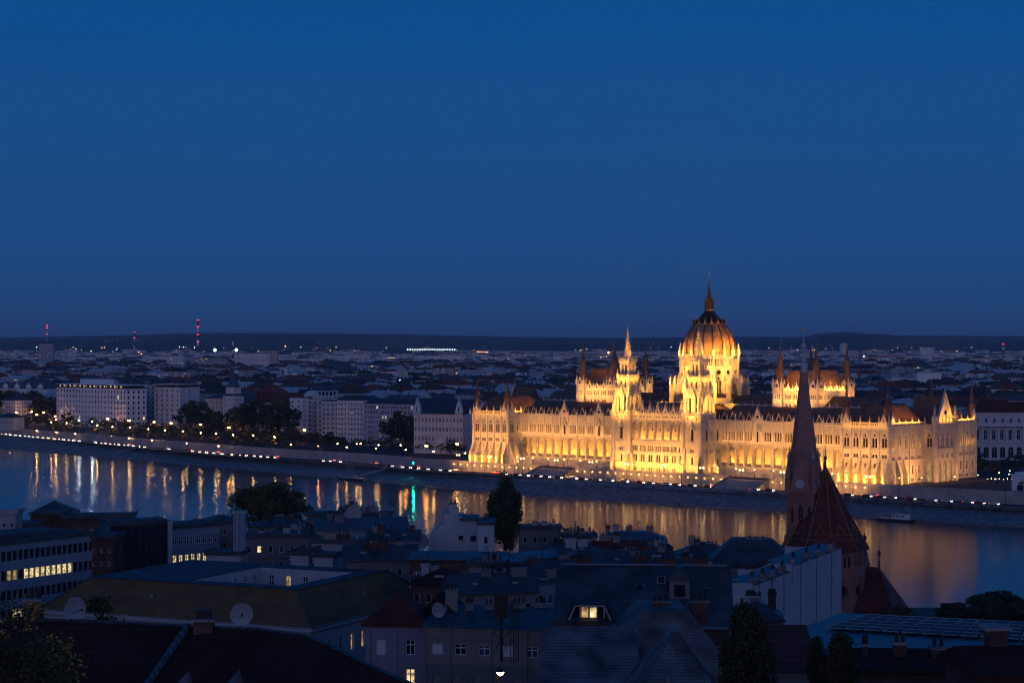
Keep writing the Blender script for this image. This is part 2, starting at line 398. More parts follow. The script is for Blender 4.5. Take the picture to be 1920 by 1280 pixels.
def stone_gable(T, x, z, w, h, name='gable', y=-.35, th=.9, hole=.55):
    mb = MB().mat('limestone'); mb.T = T
    # triangle with a round eye: built as a fan round the opening
    n = 12; cz = z+h*.36; ring = [(x+hole*math.cos(2*math.pi*i/n), cz+hole*math.sin(2*math.pi*i/n)) for i in range(n)]
    tri = [(x-w/2, z), (x+w/2, z), (x, z+h)]
    def edge(px, pz):
        dx, dz = px-x, pz-cz; best = 1e9
        for a, b in zip(tri, tri[1:]+tri[:1]):
            ex, ez = b[0]-a[0], b[1]-a[1]; den = dx*ez-dz*ex
            if abs(den) < 1e-9: continue
            t = ((a[0]-x)*ez-(a[1]-cz)*ex)/den
            if 0 < t < best: best = t
        return (x+dx*best, cz+dz*best)
    angs = sorted([2*math.pi*i/n for i in range(n)]+[math.atan2(p[1]-cz, p[0]-x) % (2*math.pi) for p in tri])
    inn = [(x+hole*math.cos(a), cz+hole*math.sin(a)) for a in angs]; out = [edge(*p) for p in inn]
    m = len(angs)
    for i in range(m):
        j = (i+1) % m
        mb.face([(inn[i][0], y, inn[i][1]), (inn[j][0], y, inn[j][1]), (out[j][0], y, out[j][1]), (out[i][0], y, out[i][1])][::-1])
        mb.face([(inn[i][0], y, inn[i][1]), (inn[j][0], y, inn[j][1]), (inn[j][0], y+th*.7, inn[j][1]), (inn[i][0], y+th*.7, inn[i][1])])
        mb.face([(out[i][0], y, out[i][1]), (out[j][0], y, out[j][1]), (out[j][0], y+th, out[j][1]), (out[i][0], y+th, out[i][1])])
    mb.mat('window_brown'); mb.face([(p[0], y+th*.7, p[1]) for p in inn])
    mb.mat('limestone_trim')
    for sg in (-1, 1):
        L = math.hypot(w/2, h); mb.ext([(x+sg*w/2, z), (x+sg*(w/2+.35), z), (x, z+h+.5), (x, z+h)][::sg], y-.25, y+th+.1)
    mb.build(name, None, pal)
    pin(T, x, y+th/2, z+h, 1.9, .4)
def buttress(T, x, top=10.8, out=4.2, w=1.3):
    mb = MB().mat('limestone'); mb.T = T
    mb.extx([(0, -1.5), (-out, -1.5), (-out, 3.2), (-out*.82, 4.2), (-out*.42, top-2.2), (-.55, top), (0, top)], x-w/2, x+w/2)
    mb.mat('limestone_trim'); mb.extx([(-out-.15, 3.0), (-out-.15, 3.3), (-out*.82-.15, 4.5), (-.55, top+.35), (-.55, top+.02), (-out*.82, 4.2)], x-w/2-.12, x+w/2+.12)
    mb.build('buttress', None, pal)
def turret(x, y, z0, zc, tip, r, pw=True, shaft='limestone'):
    """octagonal corner turret with a tall copper needle"""
    mb = MB().mat(shaft); mb.lathe([(r, z0), (r, zc), (r*1.12, zc+.1), (r*1.12, zc+.7)], 8, x, y, R(22.5))
    e = mb.build('turret', None, pal)
    sp_ = MB().mat('copper_brown_roof'); d = tip-zc
    sp_.lathe([(r*1.15, zc+.7), (r*1.05, zc+d*.36), (r*1.3, zc+d*.365), (r*1.3, zc+d*.39), (r*.9, zc+d*.41), (r*.7, zc+d*.55), (r*.85, zc+d*.555), (r*.4, zc+d*.62), (.3, zc+d*.8), (.12, tip)], 8, x, y, R(22.5))
    sp_.build('spire', None, e)
def roofmb(name='roof', m='copper_brown_roof'):
    return MB().mat(m)
# ---------------------------------------------------------------- north and south wings
def wing(x0, mirror):
    D = 81.0; W = 26.0
    T = Matrix.Translation((x0, 0, 0)); I = Matrix.Identity(4)
    xs = [2.6+5.2*i for i in range(5)]
    gr = []
    for x in xs: gr += [g(x, 16, BIF), g(x, 11.1, PAIR), g(x, 1.2, (sub(0, 0, .8, 1.0, 'r'),)), g(x, 6.2, (sub(0, 0, 1.1, 2.4, 'g'),))]
    PB.wall(x0, 0, 0, W, -1.5, 25.5, gr)
    for z in (10.3, 14.6, 25.3): course(T, 0, W, z)
    for i in range(6):
        x = 5.2*i; buttress(T, min(max(x, .7), W-.7)); trim.T = T; trim.box(x-.3, x+.3, -.5, .02, 10.8, 25.3); pin(T, x, -.2, 25.8, 5.2, .75)
    balustrade(T, 0, W, 25.8)
    trim.T = T
    for x in xs:                                                    # hood mouldings round the big windows
        for sg in (-1, 1): trim.ext([(x+sg*1.85, 20.6), (x+sg*2.1, 20.6), (x+sg*1.5, 22.8), (x, 23.9), (x, 23.5), (x+sg*1.35, 22.5)][::sg], -.22, .01)
    trim.T = I
    for x in (2.6, W-2.6): stone_gable(T, x, 25.6, 4.6, 6.4)
    # south face of the north wing: short return; the end faces are long
    for side in (0, 1):
        T2 = Matrix.Translation((x0+(W if side else 0), 0 if side else D, 0)) @ Matrix.Rotation(R(90 if side else 270), 4, 'Z')
        outer = (side == 1) == (not mirror) and False
        longface = (mirror and side == 1) or (not mirror and side == 0)
        gr = []
        if longface:
            pos = [3.6, 9.4, 15.2, 21.0, 26.6, 54.4, 60, 65.8, 71.6, 77.4]
            for x in pos: gr += [g(x, 15.2, BIF, 'window_brown'), g(x, 10, PAIR, 'window_dark'), g(x, 3.2, (sub(0, 0, 1.3, 3.9, 'r'),), 'window_dark'), g(x, -.6, (sub(-.8, 0, 1.2, 1.5, 'r'), sub(.8, 0, 1.2, 1.5, 'r')), 'window_brown')]
            PB.wall(T2.translation.x, T2.translation.y, R(90 if side else 270), D, -1.5, 25.5, gr)
            for x in (0.8, 6.5, 12.3): buttress(T2, x, 10.2, 3.0, 1.1)
            for x in [18.1, 23.8, 51.5, 57.2, 62.9, 68.7, 74.5, 80.2]:
                trim.T = T2; trim.box(x-.35, x+.35, -.6, .02, -1.5, 25.3)
            for i in range(15): pin(T2, 2.9+5.77*i-.0, -.2, 25.8, 4.6 if i % 2 else 3.8, .7)
            trim.T = I
            # central projection with tall gable
            cx = 40.5; e = 6.0; w2 = 19.0
            gr = [g(cx+dx, 15.4, BIF) for dx in (-6.6, -2.2, 2.2, 6.6)]+[g(cx+dx, 10.2, (sub(0, 0, 1.2, 1.8, 'r'),), 'window_dark') for dx in (-6.6, -2.2, 2.2, 6.6)]
            doors = [(cx+dx, -1.4, (sub(0, 0, 4.0, 10, 'g'),), 'limestone_trim', 'lit_window_dim', .3) for dx in (-5.2, 0, 5.2)]
            T3 = T2 @ Matrix.Translation((cx-w2/2, -e, 0))
            PB.wall(T3.translation.x, T3.translation.y, R(90 if side else 270), w2, -1.5, 26.4, [(q[0]-cx+w2/2,)+q[1:] for q in gr]+[(q[0]-cx+w2/2,)+q[1:] for q in doors], panes=True, thick=1.2)
            T4 = T2 @ Matrix.Translation((cx-w2/2, 0, 0)) @ Matrix.Rotation(R(-90), 4, 'Z')
            PB.wall(T4.translation.x, T4.translation.y, R((90 if side else 270)-90), e, -1.5, 26.4, [g(e/2, 15.4, BIF), (e/2, -1.4, (sub(0, 0, 3.6, 10, 'g'),), 'limestone_trim', 'lit_window_dim', .3)])
            T5 = T2 @ Matrix.Translation((cx+w2/2, -e, 0)) @ Matrix.Rotation(R(90), 4, 'Z')
            PB.wall(T5.translation.x, T5.translation.y, R((90 if side else 270)+90), e, -1.5, 26.4, [g(e/2, 15.4, BIF)])
            course(T3, 0, w2, 14.2); course(T3, 0, w2, 26.2)
            for x in (0, w2):
                q = T3 @ Vector((x, 0, 0)); mb = MB().mat('limestone'); mb.lathe([(1.5, -1.5), (1.4, 29), (1.6, 29.1), (1.6, 30), (.9, 30.2), (.12, 35.5)], 8, q.x, q.y); mb.build('corner_pier', None, pal)
            stone_gable(T3, w2/2, 26.6, 14.5, 14.8, hole=1.3)
            for dx in (-3, 0, 3): pin(T3, w2/2+dx, -.9, 26.6, 5-abs(dx)*.5, .8)
            rf = roofmb(); rf.T = T3; rf.mesh([(2.2, .6, 26.5), (w2-2.2, .6, 26.5), (w2/2, .6, 40), (2.2, 16, 26.5), (w2-2.2, 16, 26.5), (w2/2, 16, 40)], [(0, 2, 5, 3), (1, 4, 5, 2), (3, 5, 4)]); rf.build('roof', None, pal)
            for z in (9.4, 14.3, 25.3): course(T2, 0, D, z)
            balustrade(T2, 0, cx-w2/2, 25.8); balustrade(T2, cx+w2/2, D, 25.8)
            stone_gable(T2, 2.6, 25.6, 4.6, 6.4); stone_gable(T2, D-2.6, 25.6, 4.6, 6.4)
            for x in (9.4, 21.0): pass
        else:
            # return facing the courtyard side above the terrace
            if side:   # visible: outward +x
                gr = [g(3.2, 16, BIF), g(3.2, 11.1, PAIR), g(8.2, 16, (sub(0, 0, 1.15, 4.6, 'g'), sub(0, 5.1, 1.1, 1.1, 'o'))), g(8.2, 11.1, (sub(0, 0, .95, 1.6, 'r'),)), g(5.8, .8, (sub(0, 0, 1.6, 3.4, 'g'),))]
            else: gr = []
            PB.wall(T2.translation.x, T2.translation.y, R(90 if side else 270), D, -1.5, 25.5, gr)
            for z in (10.3, 14.6, 25.3): course(T2, 0 if side else D-12, 12 if side else D, z)
            balustrade(T2, 0 if side else D-10.7, 10.7 if side else D, 25.8)
            xx = (3.0 if side else D-3.0)
            stone_gable(T2, xx, 25.6, 4.6, 6.4)
            for dx in (.8, 5.6, 10): buttress(T2, dx if side else D-dx)
            for dx in (.5, 5.8, 10.4): pin(T2, dx if side else D-dx, -.2, 25.8, 4.6, .7)
    PB.wall(x0+W, D, R(180), W, -1.5, 25.5, [g(2.6+5.2*i, 16, BIF) for i in range(5)])
    rf = roofmb()
    def hip(x0_, x1_, y0_, y1_, z0_, a, b, c, d, z1_):
        rf.mesh([(x0_, y0_, z0_), (x1_, y0_, z0_), (x1_, y1_, z0_), (x0_, y1_, z0_), (a, c, z1_), (b, c, z1_), (b, d, z1_), (a, d, z1_)], [(0, 1, 5, 4), (1, 2, 6, 5), (2, 3, 7, 6), (3, 0, 4, 7), (4, 5, 6, 7)])
    rf.T = T
    hip(1.2, W-1.2, 1.2, 32, 25.6, 7, W-7, 7.5, 26, 35.6)
    hip(1.25, W-1.25, 24, D-1.2, 25.6, 10, W-10, 30, D-8, 34.0)
    rf.mat('dark_copper')
    for y in (7.5, 26): rf.box(7, W-7, y-.15, y+.15, 35.6, 36.0)
    rf.T = I; rf.build('roof', None, pal)
    for i in range(4):                                              # little roof dormers
        d = MB().mat('dark_copper'); d.T = T @ Matrix.Translation((5.2+5.2*i, 3.1, 27.8)); d.ext([(-.5, 0), (.5, 0), (.5, .9), (0, 1.5), (-.5, .9)], -.3, 1.6); d.build('roof_dormer', None, pal)
    for (cx, cy) in ((1.6, 1.6), (W-1.6, 1.6), (1.6, D-1.6), (W-1.6, D-1.6)):
        turret(x0+cx, cy, 24.5, 27.5, 46.5, 1.75)
    for cx in (0.0, W):
        mb = MB().mat('limestone'); mb.lathe([(1.0, -1.5), (1.0, 25.2), (1.25, 25.3), (1.25, 26.2), (.7, 26.6), (.5, 29), (.1, 32)], 8, x0+cx, 0); mb.build('corner_pier', None, pal)
wing(0, False); wing(242, True)
# ---------------------------------------------------------------- ranges between wings and centre
def range_(x0, mirror):
    L = 80.0; y0 = 10.7
    B = [5.66]*5+[5.7]+[6.0]*3+[6.0]+[5.0]*4
    if mirror: B = B[::-1]
    S = (5, 9); n = len(B)
    T = Matrix.Translation((x0, y0, 0)); I = Matrix.Identity(4)
    sc = L/sum(B); B = [b*sc for b in B]; xs = []; x = 0
    for b in B: xs.append(x+b/2); x += b
    grp = []; arch = []; back = []
    for i, xc in enumerate(xs):
        j = n-1-i if mirror else i
        if j in S:
            grp.append(g(xc, 15.6, (sub(0, 0, 2.0, 5.6, 'g'),)))
        else: grp.append(g(xc, 16.2, LAN3))
        arch.append((xc, 3.2, (sub(0, 0, B[i]-1.5, 10.0, 'a'),), '', '', 0))
        if j == 0 or j >= 6: back.append(g(xc, 3.4, DOOR))
    PB.wall(x0, y0, 0, L, 2.0, 25.5, grp+arch, panes=False)
    for a in grp: PB.win.append((T @ Vector((a[0], .72, a[1])), 0, tuple(a[2]), a[3], a[4], a[5]))
    # loggia behind the arcade
    PB.wall(x0, y0+4.6, 0, L, 2.0, 14.3, back, thick=.4)
    lg = MB().mat('limestone'); lg.box(x0, x0+L, y0+.8, y0+4.6, 2.0, 3.15); lg.box(x0, x0+L, y0+.8, y0+4.7, 13.9, 14.4)
    for xb in [x0]+[x0+sum(B[:i+1]) for i in range(n)]: lg.box(xb-.35, xb+.35, y0+.8, y0+1.5, 3.15, 13.9)
    lg.box(x0-.5, x0, y0, y0+4.6, 2, 14); lg.box(x0+L, x0+L+.5, y0, y0+4.6, 2, 14)
    lg.build('loggia', None, pal)
    pn = MB().mat('quay_stone')
    for i, xc in enumerate(xs): pn.box(x0+xc-B[i]/2+.8, x0+xc+B[i]/2-.8, y0+.3, y0+.6, 3.15, 4.7)
    pn.build('arcade_parapet', None, pal)
    for z in (2.3, 14.2, 15.2, 25.2): course(T, 0, L, z, .35, .4)
    balustrade(T, 0, L, 25.5, 1.0)
    x = 0
    for i in range(n+1):
        trim.T = T; trim.box(x-.25, x+.25, -.45, .02, 2, 25.2); pin(T, x, -.2, 25.6, 4.0, .65)
        if i < n:
            xc = xs[i]; j = n-1-i if mirror else i
            for sg in (-1, 1):                                     # blind tracery over the windows
                trim.ext([(xc+sg*2.3, 21.2), (xc+sg*2.5, 21.2), (xc, 24.6), (xc, 24.2)][::sg], -.15, .01)
                trim.box(xc+sg*.75-.12, xc+sg*.75+.12, -.25, .01, 15.6, 22)
            if j in S:
                trim.ext([(xc-2, 21), (xc-1.5, 21), (xc, 23.6), (xc+1.5, 21), (xc+2, 21), (xc, 25)], -1.0, .01)
                stone_gable(T, xc, 25.6, 5.6, 7.2, hole=.8)
            else:
                trim.T = I; d = MB().mat('copper_brown_roof'); d.T = T
                z = 25.8; hh = 4.6; ww = 4.3
                d.mesh([(xc-ww/2, .8, z), (xc+ww/2, .8, z), (xc, .8, z+hh), (xc, 6.6, z+hh), (xc-ww/2, 1.6, z), (xc+ww/2, 1.6, z)], [(0, 2, 3, 4), (1, 5, 3, 2)])
                d.mat('dark_copper'); d.face([(xc-ww/2+.1, .85, z), (xc+ww/2-.1, .85, z), (xc, .85, z+hh-.15)])
                d.mat('limestone_trim')
                for sg in (-1, 1): d.ext([(xc+sg*ww/2, z), (xc+sg*(ww/2-.32), z), (xc, z+hh-.42), (xc, z+hh+.1)][::sg], .55, .85)
                d.build('dormer', None, pal)
            x += B[i]
    trim.T = I
    rf = roofmb(); rf.mesh([(x0, y0+1, 25.6), (x0+L, y0+1, 25.6), (x0+L, y0+13, 33.2), (x0, y0+13, 33.2), (x0, y0+25, 25.6), (x0+L, y0+25, 25.6)], [(0, 1, 2, 3), (3, 2, 5, 4)]); rf.build('roof', None, pal)
    # land-side range
    PB.wall(x0+L, 70.5, R(180), L, -1.5, 25.5, [g(2.8+5.6*i, 16.2, LAN3) for i in range(14)])
    PB.wall(x0, 35.6, R(0), L, 20, 25.5, [])
    rf = roofmb(); rf.mesh([(x0, 70, 25.6), (x0+L, 70, 25.6), (x0+L, 58, 33.2), (x0, 58, 33.2), (x0, 46, 25.6), (x0+L, 46, 25.6)], [(1, 0, 3, 2), (2, 3, 4, 5)]); rf.build('roof', None, pal)
range_(26, False); range_(162, True)
# ---------------------------------------------------------------- session halls with four needles each
def hall(x0, x1, y0, y1):
    L = x1-x0; D = y1-y0
    big = (sub(-1.0, 0, 1.5, 5.2, 'g'), sub(1.0, 0, 1.5, 5.2, 'g'))
    for ox, oy, an, ww in ((x0, y0, 0, L), (x1, y0, R(90), D), (x1, y1, R(180), L), (x0, y1, R(270), D)):
        T = Matrix.Translation((ox, oy, 0)) @ Matrix.Rotation(an, 4, 'Z')
        gr = []; n = 3 if ww < 27 else 4; m = 6
        st = (ww-2*4.4)/n
        for i in range(n):
            xc = 4.4+st*(i+.5); gr += [g(xc, 29.4, big), g(xc, 36.9, (sub(-1.6, 0, .8, 2.4, 'g'), sub(-.3, 0, .8, 2.4, 'g'), sub(1.0, 0, .8, 2.4, 'g')))]
        PB.wall(ox, oy, an, ww, 26, 40.3, gr)
        for z in (35.9, 40.1): course(T, 4, ww-4, z, .3, .35)
        balustrade(T, 4.4, ww-4.4, 40.5, 1.3)
        for i in range(n):
            xc = 4.4+st*(i+.5); mb = MB().mat('limestone'); mb.T = T; mb.ext([(xc-1.5, 40.4), (xc+1.5, 40.4), (xc+1.5, 41.6), (xc, 44.4), (xc-1.5, 41.6)], -.25, .35); mb.mat('window_brown'); mb.box(xc-.45, xc+.45, -.3, -.26, 41, 42.3)
            mb.build('gablet', None, pal); pin(T, xc, .05, 44.2, 1.6, .35)
            pin(T, 4.4+st*i+.1, -.1, 40.6, 3.6, .55)
    for cx, cy in ((x0+1.2, y0+1.2), (x1-1.2, y0+1.2), (x1-1.2, y1-1.2), (x0+1.2, y1-1.2)):
        r = 2.75; T = Matrix.Translation((cx, cy, 0))
        hl = Body(pal, 'limestone', .35)
        for k in range(4):
            a = R(90*k); c = Matrix.Translation((cx, cy, 0)) @ Matrix.Rotation(a, 4, 'Z') @ Matrix.Translation((-r, -r, 0))
            PB.wall(c.translation.x, c.translation.y, a, 2*r, 26, 42.6, [g(1.5, 37, (sub(0, 0, .8, 2.6, 'g'),)), g(2.75, 37, (sub(0, 0, .8, 2.6, 'g'),)), g(4.0, 37, (sub(0, 0, .8, 2.6, 'g'),))])
            course(c, 0, 2*r, 40.6, .25, .35); course(c, 0, 2*r, 35.9, .25, .35)
            mb = MB().mat('limestone'); mb.T = c; mb.ext([(r-1.3, 42.5), (r+1.3, 42.5), (r+1.3, 44), (r, 46.8), (r-1.3, 44)], -.1, .5); mb.mat('window_brown'); mb.box(r-.5, r+.5, -.16, -.11, 42.9, 44.4); mb.build('gablet', None, pal)
            pin(c, .2, .2, 42.4, 5.4, 1.0)
        cone = MB().mat('copper_brown_roof')
        cone.lathe([(2.5, 42.4), (2.4, 45.5), (2.0, 49), (1.75, 53), (1.35, 56.5), (1.45, 56.6), (.75, 58), (.42, 61), (.16, 65), (.04, 68)], 8, cx, cy, R(22.5)); cone.build('spire', None, pal)
    rf = roofmb(); a = 2.2
    rf.mesh([(x0+1, y0+1, 40.4), (x1-1, y0+1, 40.4), (x1-1, y1-1, 40.4), (x0+1, y1-1, 40.4), (x0+4.6, y0+4.8, 51.4), (x1-4.6, y0+4.8, 51.4), (x1-4.6, y1-4.8, 51.4), (x0+4.6, y1-4.8, 51.4)], [(0, 1, 5, 4), (1, 2, 6, 5), (2, 3, 7, 6), (3, 0, 4, 7), (4, 5, 6, 7)])
    rf.build('roof', None, pal)
hall(56.8, 80.8, 25, 55); hall(187.2, 211.2, 25, 55)
# spine roofs with a parapet
for a, b in ((26, 56.8), (80.8, 116), (152, 187.2), (211.2, 242)):
    PB.wall(a, 29, 0, b-a, 24, 32.6, [g(2.5+4.2*i, 28.5, (sub(0, 0, 1.6, 2.8, 'g'),)) for i in range(int((b-a-3)/4.2))])
    PB.wall(b, 51, R(180), b-a, 24, 32.6, [])
    T = Matrix.Translation((a, 29, 0)); balustrade(T, 0, b-a, 32.6, 1.2); course(T, 0, b-a, 32.2, .25, .35)
    for i in range(int((b-a)/4.2)): pin(T, .6+4.2*i, -.1, 32.8, 2.6, .5)
    rf = roofmb(); rf.mesh([(a, 29.8, 32.7), (b, 29.8, 32.7), (b, 40, 38.4), (a, 40, 38.4), (b, 50.2, 32.7), (a, 50.2, 32.7)], [(0, 1, 2, 3), (3, 2, 4, 5)]); rf.build('roof', None, pal)
# ---------------------------------------------------------------- centre block on the river
cx0, cx1 = 116.25, 151.75; CW = cx1-cx0
T = Matrix.Translation((cx0, -4, 0)); xs = [CW/2+5.05*(i-3) for i in range(7)]
grp = []
for x in xs: grp += [g(x, 9.8, TRIO), g(x, 4.2, BIFL), g(x, -.4, (sub(-.7, 0, .8, 1.6, 'r'), sub(.7, 0, .8, 1.6, 'r')))]
arch = [(x, 15.4, (sub(0, 0, 3.9, 9.6, 'g'),), '', '', 0) for x in xs]
PB.wall(cx0, -4, 0, CW, -1.5, 26.6, grp+arch, panes=False)
for a in grp: PB.win.append((T @ Vector((a[0], .72, a[1])), 0, tuple(a[2]), a[3], a[4], a[5]))
PB.wall(cx0, -1.2, 0, CW, 14.6, 26.0, [g(x, 16.6, (sub(-.7, 0, 1.1, 4.8, 'g'), sub(.7, 0, 1.1, 4.8, 'g'), sub(0, 5.4, 1.3, 1.3, 'o'))) for x in xs], thick=.4)
lg = MB().mat('limestone'); lg.box(cx0, cx1, -3.2, -1.2, 14.6, 15.3); lg.box(cx0, cx1, -3.2, -.9, 25.4, 26.4)
for i in range(8): lg.box(cx0+CW/2+5.05*(i-3.5)-.4, cx0+CW/2+5.05*(i-3.5)+.4, -3.2, -2.6, 15.3, 25.4)
lg.build('loggia', None, pal)
for z, o, hh in ((14.3, .9, .5), (13.4, .3, .3), (9.2, .3, .3), (3.4, .4, .4), (26.2, .5, .5)): course(T, 0, CW, z, o, hh)
balustrade(T, 0, CW, 14.8, 1.3, -.6); balustrade(T, 0, CW, 26.6, 1.8)
for i in range(8):
    x = CW/2+5.05*(i-3.5); trim.T = T; trim.box(x-.35, x+.35, -.5, .02, 14.5, 26.2); pin(T, x, -.2, 26.8, 6.2, .8)
for x in xs[:-1]: stone_gable(T, x+2.5*0, 27.6, 4.2, 6.4)
stone_gable(T, xs[-1], 27.6, 4.2, 6.4)
trim.T = Matrix.Identity(4)
rf = roofmb()
rf.mesh([(cx0-8, -3, 26.7), (cx1+8, -3, 26.7), (cx1+6, 8, 34), (cx0-6, 8, 34), (cx1+8, 20, 34), (cx0-8, 20, 34)], [(0, 1, 2, 3), (3, 2, 4, 5)])
rf.build('roof', None, pal)
PB.wall(163.2, -4+3, R(90), 30, -1.5, 26.6, [g(3.5+5.5*i, 15.8, (sub(0, 0, 1.8, 6, 'g'),)) for i in range(2)]+[g(3.5+5.5*i, 9.8, PAIR) for i in range(2)]+[g(3.5+5.5*i, 3, (sub(0, 0, 1.6, 4, 'g'),)) for i in range(2)])
PB.wall(104.8, 29, R(270), 30, -1.5, 26.6, [])
PB.wall(cx0-11.5, -1.0, 0, 60-13, -1.4, 20, [], m='limestone')
def tower(tx, ty):
    def story(w, z0, z1, gr, co=()):
        for k in range(4):
            a = R(90*k); c = Matrix.Translation((tx, ty, 0)) @ Matrix.Rotation(a, 4, 'Z') @ Matrix.Translation((-w/2, -w/2, 0))
            PB.wall(c.translation.x, c.translation.y, a, w, z0, z1, [g(w/2+x, z, s) for x, z, s in gr])
            for z in co: course(c, 0, w, z, .35, .45)
            yield c, w
    w = 11.0
    for c, w in story(w, -1.5, 28.2, [(0, 15.8, (sub(0, 0, 1.9, 6.4, 'g'),)), (0, 10, PAIR), (0, 4, (sub(0, 0, 1.1, 3.6, 'r'),)), (-2.6, 26.3, (sub(0, 0, .6, 1.4, 'r'),)), (2.6, 26.3, (sub(0, 0, .6, 1.4, 'r'),))], (3.4, 9.2, 14.3, 25.4, 27.9)):
        trim.T = c; trim.ext([(w/2-2.2, 21.2), (w/2-1.6, 21.2), (w/2, 24.4), (w/2+1.6, 21.2), (w/2+2.2, 21.2), (w/2, 25.6)], -1.1, .01); trim.T = Matrix.Identity(4)
        balustrade(c, 0, w, 28.3, 1.5); buttress(c, .9, 12, 2.4, 1.5); buttress(c, w-.9, 12, 2.4, 1.5)
        mb = MB().mat('limestone'); mb.T = c; mb.lathe([(1.15, 8), (1.05, 28.2), (1.25, 28.3), (1.2, 30.5), (.6, 31), (.1, 35.5)], 8, 0, 0); mb.build('corner_pier', None, pal)
    for c, w in story(9.4, 28.2, 41.0, [(-1.9, 30, (sub(0, 0, 1.3, 8.4, 'g'),)), (1.9, 30, (sub(0, 0, 1.3, 8.4, 'g'),))], (39.6,)):
        balustrade(c, 0, w, 41.0, 1.3); pin(c, .2, .2, 40.8, 5.2, 1.1); buttress(Matrix.Translation((0, 0, 29.7)) @ c, .7, 8, 1.4, .9); buttress(Matrix.Translation((0, 0, 29.7)) @ c, w-.7, 8, 1.4, .9)
        stone_gable(c, w/2, 37.2, 4, 5.4, hole=.5, y=-.6)
    for c, w in story(7.8, 40.9, 47.2, [(-1.5, 42, (sub(0, 0, 1.1, 3.8, 'g'),)), (1.5, 42, (sub(0, 0, 1.1, 3.8, 'g'),))], (46.8,)):
        balustrade(c, 0, w, 47.4, 1.2); pin(c, .1, .1, 47.1, 4.6, .9)
    for c, w in story(6.0, 47.1, 55.6, [(-1.05, 48.6, (sub(0, 0, .95, 5.6, 'g'),)), (1.05, 48.6, (sub(0, 0, .95, 5.6, 'g'),))], (54.8,)):
        balustrade(c, -.5, w+.5, 55.6, 1.6, -.4); pin(c, -.1, -.1, 55.6, 4.6, .7)
        trim.T = c; trim.box(-.6, w+.6, -.6, 0, 55.1, 55.6); trim.T = Matrix.Identity(4)
    mb = MB().mat('limestone'); n = 11; prof = [(2.35, 55.6)]
    for i in range(n):
        z = 57.0+i*1.32; r = 2.25-1.95*i/n; prof += [(r, z), (r+.34, z+.12), (r+.30, z+.38), (r-.06, z+.5)]
    prof += [(.18, 71.8), (.5, 72.1), (.1, 72.8), (.05, 74)]
    mb.lathe(prof, 8, tx, ty, R(22.5)); t = mb.build('tower_spire', None, pal)
tower(111.0, 1.4-1.5); tower(157.0, 1.4-1.5)
# ---------------------------------------------------------------- dome
DX, DY = 134.0, 39.5
def polygon_wall(r, n, z0, z1, gr, thick=.8, rot=0.0):
    side = 2*r*math.sin(math.pi/n)
    for i in range(n):
        a = 2*math.pi*(i)/n+rot; x = DX+r*math.cos(a); y = DY+r*math.sin(a)
        b = a+2*math.pi/n; dx, dy = r*math.cos(b)-r*math.cos(a), r*math.sin(b)-r*math.sin(a)
        an = math.atan2(dy, dx)
        c = PB.wall(x, y, an, side, z0, z1, [g(side/2+q, z, s) for q, z, s in gr], thick=thick)
        yield c, side, a
for c, s, a in polygon_wall(18.6, 16, 26, 36.5, [(0, 29, (sub(-.9, 0, 1.1, 4.6, 'g'), sub(.9, 0, 1.1, 4.6, 'g')))]):
    course(c, 0, s, 36.2, .3, .35)
for c, s, a in polygon_wall(15.2, 16, 36, 58.2, [(0, 36.6, (sub(-.85, 0, 1.25, 9.2, 'g'), sub(.85, 0, 1.25, 9.2, 'g'), sub(0, 9.3, 1.3, 1.3, 'o'))), (0, 48.6, (sub(0, 0, 2.6, 2.6, 'o'),)), (0, 53.4, tuple(sub(-1.8+.9*k, 0, .5, 3.6, 'g') for k in range(5)))]):
    course(c, 0, s, 47.4, .3, .35); course(c, 0, s, 52.4, .35, .4); course(c, 0, s, 57.7, .5, .5)
    trim.T = c
    for k in range(7): trim.box(s*k/7+.2, s*k/7+.2+.45, -.35, .1, 58.2, 59.3)
    for x in (-.15,): trim.box(x-.35, x+.5, -.7, .1, 36, 58)
    trim.T = Matrix.Identity(4)
for i in range(16):
    a = 2*math.pi*i/16; ca, sa = math.cos(a), math.sin(a)
    T = Matrix.Translation((DX, DY, 0)) @ Matrix.Rotation(a+math.pi/2, 4, 'Z')      # local -y = outward
    mb = MB().mat('limestone'); mb.T = T
    mb.box(-.75, .75, -21.2, -18.6, 26, 43.5); mb.mat('limestone_trim'); mb.box(-.9, .9, -21.4, -18.4, 40.2, 40.7)
    mb.mat('limestone')
    mb.extx([(-19.0, 37.5), (-18.4, 40.2), (-17, 43.4), (-15.1, 46), (-15.1, 50.2), (-19.0, 43.4)], -.4, .4)
    mb.extx([(-18.5, 30), (-16.5, 34.2), (-15.1, 36), (-15.1, 38.5), (-18.5, 36)], -.35, .35)
    mb.build('flying_buttress', None, pal)
    pin(T, 0, -20.5, 43.3, 5.6, 1.25); pin(T, 0, -18.9, 43.3, 4.2, .8)
    pin(T, 0, -15.5, 57.8, 7.6, 1.25)
rf = roofmb('roof'); rf.lathe([(18.5, 36.6), (15.3, 39.0)], 16, DX, DY, caps=False); rf.lathe([(24, 26.6), (18.7, 31)], 16, DX, DY, caps=False); rf.build('roof', None, pal)
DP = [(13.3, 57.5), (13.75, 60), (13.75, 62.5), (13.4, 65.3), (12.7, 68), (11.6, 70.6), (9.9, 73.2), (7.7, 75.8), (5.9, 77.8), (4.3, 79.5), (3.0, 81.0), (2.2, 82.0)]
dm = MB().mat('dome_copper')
n = 64
